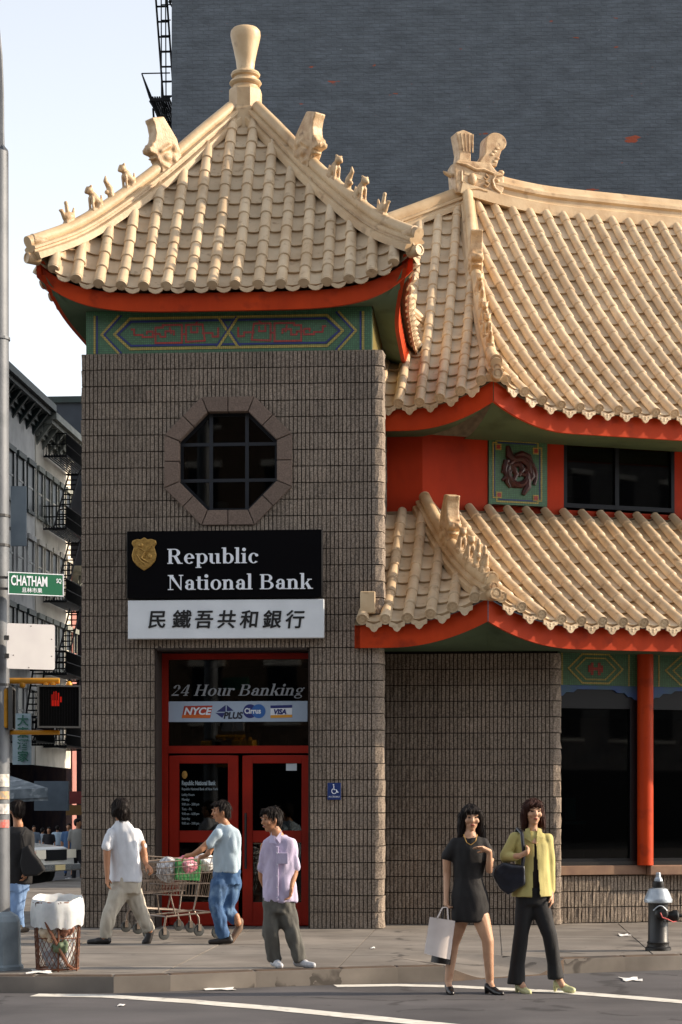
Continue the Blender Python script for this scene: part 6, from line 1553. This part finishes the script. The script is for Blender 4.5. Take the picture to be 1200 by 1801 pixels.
p.bones(([P(396,1452),P(399,1500),P(398,1548)],.06), ([P(397,1466),P(379,1468,-.10),P(369,1484,-.10)],.035), ([P(397,1466),P(388,1470,.12),P(372,1486,.16)],.035), ([P(398,1548),P(388,1556,-.06),P(380,1592,-.10),P(396,1648,-.03)],.04), ([P(398,1548),P(408,1556,.06),P(398,1600,.05),P(415,1618,.07)],.04))
t = MB(); p.loft(t, [(P(398,1556),.155,.125),(P(398,1540),.165,.13),(P(399,1530),.155,.125)], R(-30)); legs(t, P(388,1556,-.06), P(380,1592,-.10), P(396,1650,-.05), (.112,.085,.065)); legs(t, P(408,1556,.06), P(398,1600,.05), P(414,1622,.10), (.112,.085,.065)); p.cloth('jeans', t, M_jean, amp=.014, freq=11)
sh = MB(); shoe(P(397,1661,-.05), sh, (-1,-.1)); p.cloth('shoe', sh, M_dshoe, .011, 2, .0)
sh = MB(); a = P(416,1625,.10); sh.cap(a+Vector((.03,0,.02)), a+Vector((.02,-.0,-.06)), .045, .045); sh.cap(a+Vector((.02,0,-.06)), P(407,1655,.06), .044, .034); p.cloth('shoe', sh, mat('brown_sole','#6b5646',.7), .011, 2, .0)
p.hair(kind='short'); p.finish('person in pale blue T-shirt and jeans pushing the loaded cart', M_skin)

# 3: man in lavender shirt standing at the kerb
M_lav = mat('lavender_shirt', '#b9b0c8', .85, '#ada3be', 7, 3, bump=.3, bscale=75, bdist=.006, wash=(9,.10,(1,1,.5))); M_gtr = mat('grey_green_trousers', '#5b5a54', .85, '#4c4b46', 8, 4, bump=.3, bscale=75, bdist=.006, wash=(9,.10,(1,1,.5))); M_wshoe = mat('white_trainer', '#c9cacd', .6, '#a9acb2', 14, 3)
p = Per(505, 1702); P = p.P
p.head(P(477,1441), R(-58), R(8), .97, True); p.sk.cap(P(480,1452,.02), P(489,1474,.01), .05, .06)
p.sk.cap(P(517,1518,-.02), P(518,1536,-.02), .042, .036); p.sk.cap(P(518,1536,-.02), P(513,1558,-.08), .036, .026); p.hand(P(513,1558,-.08), (-.18,-.1,-1), (-.6,-.4,0), .45)
p.sk.cap(P(460,1522,.04), P(461,1545,.08), .040, .036); p.sk.cap(P(461,1545,.08), P(468,1565,.14), .036, .03); p.hand(P(468,1565,.14), (.3,.2,-1), (1,0,0), .6)
p.sk.cap(P(483,1676), P(484,1690), .04, .04); p.sk.cap(P(528,1676), P(531,1690), .04, .04)
t = MB(); p.loft(t, [(P(493,1588),.168,.12),(P(493,1570),.166,.12),(P(492,1540),.155,.112),(P(492,1510),.150,.108),(P(492,1490),.158,.104),(P(491,1478),.155,.09),(P(490,1468),.075,.06)], R(-8))
t.cap(P(470,1487,.02), P(462,1526,.04), .054, .056); t.cap(P(513,1485), P(518,1524,-.01), .054, .056); p.cloth('shirt', t, M_lav, amp=.013, freq=9, smooth=3)
p.bones(([P(489,1472),P(492,1530),P(491,1598)],.06), ([P(490,1484),P(464,1488,.02),P(460,1524,.04)],.033), ([P(490,1484),P(516,1486),P(517,1520,-.02)],.033), ([P(491,1598),P(480,1606),P(476,1640,-.04),P(483,1680)],.04), ([P(491,1598),P(504,1606),P(514,1640,-.03),P(528,1680)],.04))
t = MB(); t.add([P(478,1468,-.06),P(488,1484,-.13),P(474,1482,-.10),P(478,1462,-.02)], [(0,1,2),(0,2,3)]); t.add([P(496,1460,-.04),P(494,1484,-.125),P(486,1474,-.10)], [(0,2,1)]); p.hard('collar', t, M_lav, False)
t = MB(); a = P(498,1508,-.122); q = P(492,1504,-.118); t.box((a.x-.045,-.131,a.z-.06),(a.x+.05,-.115,a.z+.045)); p.kids.append(('pocket', beveled(t,.004), M_lav))
t = MB(); p.loft(t, [(P(491,1606),.15,.115),(P(491,1590),.16,.12),(P(491,1578),.155,.115)]); legs(t, P(480,1604), P(476,1640,-.04), P(484,1692), (.095,.075,.07)); legs(t, P(504,1604), P(514,1640,-.03), P(529,1691,-.02), (.098,.076,.068)); t.ell(P(483,1686),(.080,.076,.035)); p.cloth('trousers', t, M_gtr, amp=.014, freq=11)
for a, d in ((P(485,1702,-.02),(.35,-1)),(P(529,1702,-.02),(.8,-.7))):
    sh = MB(); shoe(a, sh, d, sc=.98); p.cloth('shoe', sh, M_wshoe, .011, 2, .003)
t = MB(); t.box((P(488,0).x-.012,-.128,P(0,1584).z),(P(488,0).x+.014,-.105,P(0,1488).z)); p.kids.append(('placket', beveled(t,.004), M_lav))
for yy in (1500,1520,1540,1560,1578): t = MB(); t.ell(P(488,yy,-.129),(.005,.003,.005),None,6); p.hard('button', t, M_wt)
p.hair(kind='short'); p.finish('man in lavender short-sleeved shirt standing at the kerb looking away', M_skin)

# 4: woman in a black dress
M_blk = mat('black_dress', '#0b090a', .8, '#120e0f', 6, 3, bump=.3, bscale=75, bdist=.006, wash=(9,.10,(1,1,.5))); M_heel = mat('black_leather', '#15100f', .3)
p = Per(828, 1748, 0.0); P = p.P
p.head(P(829,1438), R(6), R(6), .98, True); p.sk.cap(P(828,1452), P(827,1472,.01), .042, .05); p.loft(p.sk, [(P(826,1492,-.03),.06,.07),(P(827,1472),.085,.06)])
p.sk.cap(P(786,1506), P(787,1536,.02), .040, .035); p.sk.cap(P(787,1536,.02), P(785,1576,-.02), .035, .024); p.hand(P(785,1576,-.02), (0,-.05,-1), (1,-.1,0), .9)
p.sk.cap(P(862,1508,-.03), P(860,1530,-.06), .038, .034); p.sk.cap(P(860,1530,-.06), P(859,1497,-.15), .034, .024); p.hand(P(859,1497,-.15), (-.85,-.25,.35), (0,-.3,-1), .25)
legs(p.sk, P(812,1612,.04), P(798,1662,.06), P(789,1728,.03), (.078,.052,.034)); p.sk.ell(P(793,1685,.075),(.045,.045,.085)); p.sk.cap(P(789,1728,.03), P(791,1740,-.03), .03, .026)
legs(p.sk, P(845,1612,-.02), P(857,1652,-.06), P(862,1728,.0), (.082,.054,.035)); p.sk.ell(P(859,1680,.005),(.048,.048,.09)); p.sk.cap(P(862,1728,.0), P(866,1738,-.06), .03, .028)
t = MB(); p.loft(t, [(P(828,1622),.168,.125),(P(828,1600),.17,.13),(P(826,1575),.165,.128),(P(824,1545),.125,.105),(P(825,1515),.145,.115),(P(825,1492),.150,.105),(P(826,1479),.135,.08),(P(826,1471),.085,.05)]); t.cap(P(801,1483), P(787,1506), .054, .056); t.cap(P(850,1483), P(861,1506,-.02), .054, .055); p.cloth('dress', t, M_blk, amp=.006)
p.bones(([P(827,1470),P(825,1530),P(828,1604)],.06), ([P(826,1482),P(798,1484),P(786,1508)],.033), ([P(826,1482),P(852,1484),P(862,1510,-.03)],.033), ([P(828,1604),P(812,1614,.04)],.05), ([P(828,1604),P(845,1614,-.02)],.05))
for a, d, tip in ((P(790,1752,.02),(.12,-1),0),(P(862,1752,-.03),(.6,-.8),0)):
    sh = MB(); tt = Vector((d[0],d[1],0)).normalized(); sh.cap(a - tt*.03 + Vector((0,0,.085)), a + tt*.07 + Vector((0,0,.045)), .036, .036); sh.cap(a + tt*.07 + Vector((0,0,.04)), a + tt*.15 + Vector((0,0,.032)), .035, .026); sh.cap(a - tt*.04 + Vector((0,0,.06)), a - tt*.045 + Vector((0,0,.02)), .026, .02); p.cloth('shoe', sh, M_heel, .010, 2, 0)
t = MB(); t.tube([P(815,1468,-.05),P(820,1482,-.11),P(827,1486,-.12),P(835,1480,-.11),P(839,1468,-.05)], .004, 6); p.hard('necklace', t, M_gold)
p.hair(kind='long'); w4 = p.finish('woman in short black dress and heels crossing the road carrying bags', M_skin2)
# her bags
def carrier(name, px, mt, label, Y, dep=.10):
    q = [W(x, y, Y) for x, y in px]; c = sum(q, Vector())/4; m = MB(); n = 7; vs = []
    for s in (-1, 1):
        for i in range(n):
            for j in range(n):
                u, v = i/(n-1), j/(n-1); a = q[0].lerp(q[1],u); b = q[3].lerp(q[2],u); pt = a.lerp(b, v); bul = dep*.5*(math.sin(math.pi*u)**.6)*(.35+.65*v) + .006*noise.noise(pt*25)
                vs.append(pt + Vector((0,s*bul,0)) - c)
    k = n*n; fs = []
    for i in range(n-1):
        for j in range(n-1): fs += [(i*n+j,(i+1)*n+j,(i+1)*n+j+1,i*n+j+1), (k+i*n+j+1,k+(i+1)*n+j+1,k+(i+1)*n+j,k+i*n+j)]
    for i in range(n-1): fs += [(i*n+n-1,(i+1)*n+n-1,k+(i+1)*n+n-1,k+i*n+n-1)]
    for j in range(n-1): fs += [(j,j+1,k+j+1,k+j),((n-1)*n+j+1,(n-1)*n+j,k+(n-1)*n+j,k+(n-1)*n+j+1)]
    m.add(vs, fs); o = empty(name, c); tag(o, label, 'bag'); obj('body', m, mt, o, True)
    for s in (-1,1):
        m = MB(); a, b = q[0].lerp(q[1],.3)-c, q[0].lerp(q[1],.72)-c; hnd = W(784,1596,Y)-c; m.tube([a+Vector((0,s*.02,0)), a.lerp(hnd,.75)+Vector((-.01,s*.012,.02)), hnd+Vector((0,s*.008,0)), b.lerp(hnd,.75)+Vector((.01,s*.012,.02)), b+Vector((0,s*.02,0))], .006, 6); obj('strap', m, mt, o)
    return o
Yw = w4.location.y
carrier('shopping_bag', [(756,1613),(801,1620),(792,1688),(746,1677)], mat('bag_pale','#d9cfc9',.5,'#c9beb8',5,3), 'pale plastic carrier bag held by the woman in black', Yw-.10)
carrier('shopping_bag', [(768,1625),(801,1628),(796,1697),(758,1692)], mat('bag_black','#191312',.5), 'black bag hanging behind the pale carrier bag', Yw+.03, .14)

# 5: woman in a yellow-green jacket
M_jk = mat('lime_jacket', '#bfb473', .8, '#b2a666', 6, 3, bump=.3, bscale=75, bdist=.006, wash=(9,.10,(1,1,.5))); M_top = mat('dark_brown_top', '#241813', .8); M_btr = mat('black_trousers', '#0c0c0e', .8, '#131316', 8, 3, bump=.3, bscale=75, bdist=.006, wash=(9,.10,(1,1,.5))); M_mule = mat('lime_shoe', '#b9b98a', .5)
p = Per(942, 1746, 0.0); P = p.P
p.head(P(938,1428), R(12), R(2), .98, True); p.sk.cap(P(938,1443), P(937,1466,.01), .040, .048); p.loft(p.sk, [(P(938,1484,-.04),.05,.07),(P(937,1464),.075,.055)])
p.sk.cap(P(905,1506,-.13), P(911,1505,-.15), .03, .027); p.hand(P(911,1505,-.15), (.75,-.1,.35), (.2,.3,1), .95)
p.sk.cap(P(968,1560,-.0), P(969,1572,-.02), .028, .025); p.hand(P(969,1572,-.02), (0,-.1,-1), (-1,0,0), .4)
p.sk.cap(P(913,1722), P(920,1736,-.06), .03, .03); p.sk.cap(P(979,1714), P(988,1732,-.07), .03, .03)
t = MB(); p.loft(t, [(P(938,1574,0),.13,.095),(P(939,1530,0),.115,.088),(P(938,1490,0),.105,.084),(P(938,1478,0),.06,.06)]); p.cloth('top', t, M_top, amp=.002)
p.bones(([P(937,1465),P(938,1520),P(936,1584)],.05), ([P(937,1478),P(907,1476),P(889,1507,-.02),P(906,1507,-.12)],.026), ([P(937,1478),P(963,1478),P(968,1520,.02),P(968,1562)],.026), ([P(936,1584),P(925,1592),P(917,1642,-.02),P(910,1700),P(913,1724)],.03), ([P(936,1584),P(949,1592),P(966,1645,-.05),P(976,1700,-.02),P(979,1716)],.03))
t = MB(); p.loft(t, [(P(936,1577,.0),.182,.142),(P(936,1556,.0),.170,.130),(P(937,1530),.152,.112),(P(937,1505),.152,.105),(P(936,1485),.155,.100),(P(936,1470),.13,.08),(P(937,1462),.07,.055)])
t.cap(P(907,1474), P(889,1506,-.02), .058, .052); t.cap(P(889,1508,-.02), P(906,1507,-.12), .05, .038); t.cap(P(963,1476), P(968,1520,.02), .056, .048); t.cap(P(968,1520,.02), P(969,1566,-.0), .048, .038); me = blob(t, .0075, 6, lambda q, n: .006*noise.noise(Vector((q.x,q.y,q.z*.5))*14))
# open the jacket front: drop the strip of faces over the dark top
bm = bmesh.new(); bm.from_mesh(me)
dead = []
for f in bm.faces:
    c = f.calc_center_median(); py = p.yb - c.z*p.s; px = p.x0 + c.x*p.s; hw_ = 1.0 + max(0, (py-1478))*.065
    if c.y < -.03 and abs(px - (940 + (py-1478)*.01)) < min(hw_, 7.5) and 1474 < py: dead.append(f)
bmesh.ops.delete(bm, geom=dead, context='FACES'); bm.to_mesh(me); bm.free(); p.kids.append(('jacket', me, M_jk))
t = MB()
for s_ in (-1,1):
    a = [P(938+s_*4,1482,-.112), P(938+s_*17,1474,-.085), P(938+s_*14,1458,-.035), P(938+s_*7,1456,-.045), P(938+s_*5,1470,-.09)]; t.add(a + [q+Vector((0,.012,0)) for q in a], [(0,1,2,3,4),(9,8,7,6,5)] + [(i,(i+1)%5,(i+1)%5+5,i+5) for i in range(5)])
p.hard('collar', t, M_jk, False)
t = MB(); p.loft(t, [(P(936,1592),.145,.11),(P(936,1572),.15,.112),(P(936,1560),.14,.105)]); legs(t, P(925,1590), P(917,1642,-.02), P(910,1700,.0), (.092,.068,.068)); t.tube([P(911,1690,0), P(908,1732,0)], [.066, .084], 14); legs(t, P(949,1590), P(966,1645,-.05), P(975,1698,-.02), (.092,.068,.062)); t.tube([P(974,1690,-.02), P(978,1722,-.02)], [.061, .078], 14); p.cloth('trousers', t, M_btr, amp=.004)
for a, d in ((P(915,1750,-.0),(.45,-.9)),(P(984,1746,-.02),(.7,-.7))):
    sh = MB(); tt = Vector((d[0],d[1],0)).normalized(); sh.cap(a - tt*.03 + Vector((0,0,.085)), a + tt*.07 + Vector((0,0,.045)), .034, .036); sh.cap(a + tt*.07 + Vector((0,0,.04)), a + tt*.15 + Vector((0,0,.032)), .035, .028); sh.cap(a - tt*.045 + Vector((0,0,.06)), a - tt*.05 + Vector((0,0,.02)), .024, .018); p.cloth('shoe', sh, M_mule, .010, 2, 0)
p.hair(kind='bob', mt=M_hairb); w5 = p.finish('woman in lime jacket and black trousers crossing beside the woman in black', M_skin2)
# her shoulder bag
M_navy = mat('navy_leather', '#10131d', .35, '#181c28', 8, 3, bump=.15, bscale=60)
c = W(893,1545,w5.location.y-.08); bg_ = tag(empty('shoulder_bag', c), 'navy leather shoulder bag under the arm of the woman in lime jacket', 'bag')
sB = F/c.y; m = MB(); q = [((x-893)/sB, (1545-y)/sB) for x, y in ((868,1528),(884,1517),(922,1522),(924,1556),(912,1563),(893,1574),(880,1564),(866,1540))]
m.prism(q, -.07, .07); link('body', blob(m, .016, 8, lambda p_, n: .006*noise.noise(p_*16)), M_navy, bg_)
m = MB(); m.tube([((918-893)/sB,-.03,(1545-1532)/sB),((921-893)/sB,-.05,(1545-1500)/sB),((918-893)/sB,-.02,(1545-1466)/sB),((912-893)/sB,.08,(1545-1458)/sB),((905-893)/sB,.12,(1545-1480)/sB)], .016, 8); obj('strap', m, M_navy, bg_, True)

# 6: person in dark jacket half hidden by the lamp post
p = Per(34, 1641); P = p.P
p.head(P(30,1425), R(-150), 0, 1.0, False); p.sk.cap(P(30,1438), P(32,1452), .05, .055); p.sk.cap(P(47,1520,-.05), P(46,1532,-.08), .035, .03); p.hand(P(46,1532,-.08), (0,-.2,-1), (-1,0,0), .7)
p.sk.cap(P(36,1622), P(36,1634), .04, .04)
M_dj = mat('black_jacket', '#0e0e11', .8)
t = MB(); p.loft(t, [(P(32,1556),.17,.12),(P(32,1530),.175,.125),(P(32,1490),.18,.12),(P(32,1466),.18,.11),(P(32,1454),.09,.07)]); t.cap(P(52,1470), P(54,1500,-.03), .065, .055); t.cap(P(54,1500,-.03), P(48,1524,-.06), .055, .045); t.cap(P(12,1470), P(8,1520,0), .065, .05); p.cloth('jacket', t, M_dj)
p.bones(([P(32,1450),P(32,1500),P(30,1560)],.06), ([P(32,1470),P(52,1472),P(54,1500,-.03),P(47,1522,-.05)],.03), ([P(30,1560),P(34,1568,-.02),P(32,1602,-.04),P(36,1626)],.04))
t = MB(); p.loft(t, [(P(30,1568),.15,.12),(P(30,1552),.155,.12)]); legs(t, P(34,1566,-.02), P(32,1602,-.04), P(36,1632,0), (.10,.078,.06)); legs(t, P(20,1566,.05), P(14,1602,.08), P(10,1632,.1), (.10,.078,.06)); p.cloth('jeans', t, mat('light_jeans','#7f9cc4',.85,'#6b89b2',6), amp=.013, freq=11)
for a, d in ((P(37,1641,0),(.3,.9)),(P(10,1641,.1),(-.2,.9))): sh = MB(); shoe(a, sh, d); p.cloth('shoe', sh, M_dshoe, .011, 2, 0)
p.hair(kind='short'); w6 = p.finish('person in black jacket and light jeans walking behind the lamp post', M_skin)
c = W(58,1516,w6.location.y-.15); sB = F/c.y; o = tag(empty('shoulder_bag', c), 'large black shoulder bag carried by the person behind the lamp post', 'bag')
m = MB(); m.prism([((x-58)/sB,(1516-y)/sB) for x, y in ((40,1492),(52,1486),(60,1500),(74,1518),(80,1530),(68,1540),(42,1542),(36,1520))], -.08, .08); link('body', blob(m,.02,6), M_dj, o)
m = MB(); m.tube([((44-58)/sB,0,(1516-1492)/sB),((40-58)/sB,-.03,(1516-1470)/sB),((44-58)/sB,.05,(1516-1458)/sB)], .014, 6); obj('strap', m, M_dj, o)

# far pedestrians on the side street
def far_person(px, ytop, Y, top, bottom, label, yaw=0):
    z = 0; p = Per(px, HY + F*CH/Y, 0.0); hgt = (HY + F*CH/Y - ytop)/p.s; k = hgt/1.68; V = lambda x, y, z_: Vector((x,y,z_))*k
    p.head(V(0,0,1.57), yaw, 0, k, False); p.sk.cap(V(0,0,1.50), V(0,0,1.42), .05*k, .055*k)
    for s_ in (-1,1): p.sk.cap(V(s_*.22,0,1.16), V(s_*.23,-.04,.84), .038*k, .028*k); p.sk.ell(V(s_*.23,-.05,.78), (.03*k,.035*k,.06*k)); p.sk.cap(V(s_*.1,0,.12), V(s_*.1,-.05*s_,.04), .04*k, .04*k)
    for s_ in (-1,1): p.bones(([V(0,0,1.42),V(0,0,.9),V(s_*.085,0,.84),V(s_*.1,-.05*s_,.48),V(s_*.1,.0,.12)],.04*k), ([V(0,0,1.36),V(s_*.17,0,1.36),V(s_*.22,0,1.14)],.035*k))
    t = MB(); p.loft(t, [(V(0,0,.88),.18*k,.12*k),(V(0,0,1.15),.165*k,.115*k),(V(0,0,1.34),.175*k,.105*k),(V(0,0,1.43),.09*k,.07*k)])
    for s_ in (-1,1): t.cap(V(s_*.17,0,1.36), V(s_*.22,0,1.14), .065*k, .055*k)
    p.cloth('shirt', t, mat('far_'+top, top, .8), .025, 2, .004)
    t = MB(); p.loft(t, [(V(0,0,.84),.16*k,.115*k),(V(0,0,.94),.16*k,.115*k)])
    for s_ in (-1,1): legs(t, V(s_*.085,0,.84), V(s_*.1,-.05*s_,.48), V(s_*.1,.06*s_,.08), (.09*k,.07*k,.055*k))
    p.cloth('trousers', t, mat('far_'+bottom, bottom, .85), .025, 2, .004)
    sh = MB()
    for s_ in (-1,1): sh2 = MB(); shoe(V(s_*.1,.06*s_,.0), sh2, (0,-1), sc=k); p.cloth('shoe', sh2, M_dshoe, .02, 1, 0)
    p.hair(kind='short', voxel=.02); return p.finish(label, M_skin, 'people far down the side street', .02)
far_person(60, 1452, 56, '#6f7c8c', '#2a2a30', 'far pedestrian in slate-blue shirt beyond the pale sedan', R(20))
far_person(75, 1456, 58, '#9aa4ad', '#33343a', 'far pedestrian in light grey shirt beyond the pale sedan', R(160))
far_person(86, 1455, 54, '#17171b', '#1d1d22', 'far pedestrian dressed in black between grey and pale blue shirts', 0)
far_person(101, 1452, 57, '#a9bccb', '#31405c', 'far pedestrian in pale blue shirt with a dark strap', R(190))
far_person(121, 1448, 50, '#3f5f86', '#2a4670', 'far pedestrian in blue denim near the brown block corner', 0)
far_person(137, 1440, 44, '#8c8a84', '#1c1c20', 'far pedestrian in grey jacket at the brown block corner', R(90))
for o in bpy.data.objects:
    if '_w' in o: del o['_w']
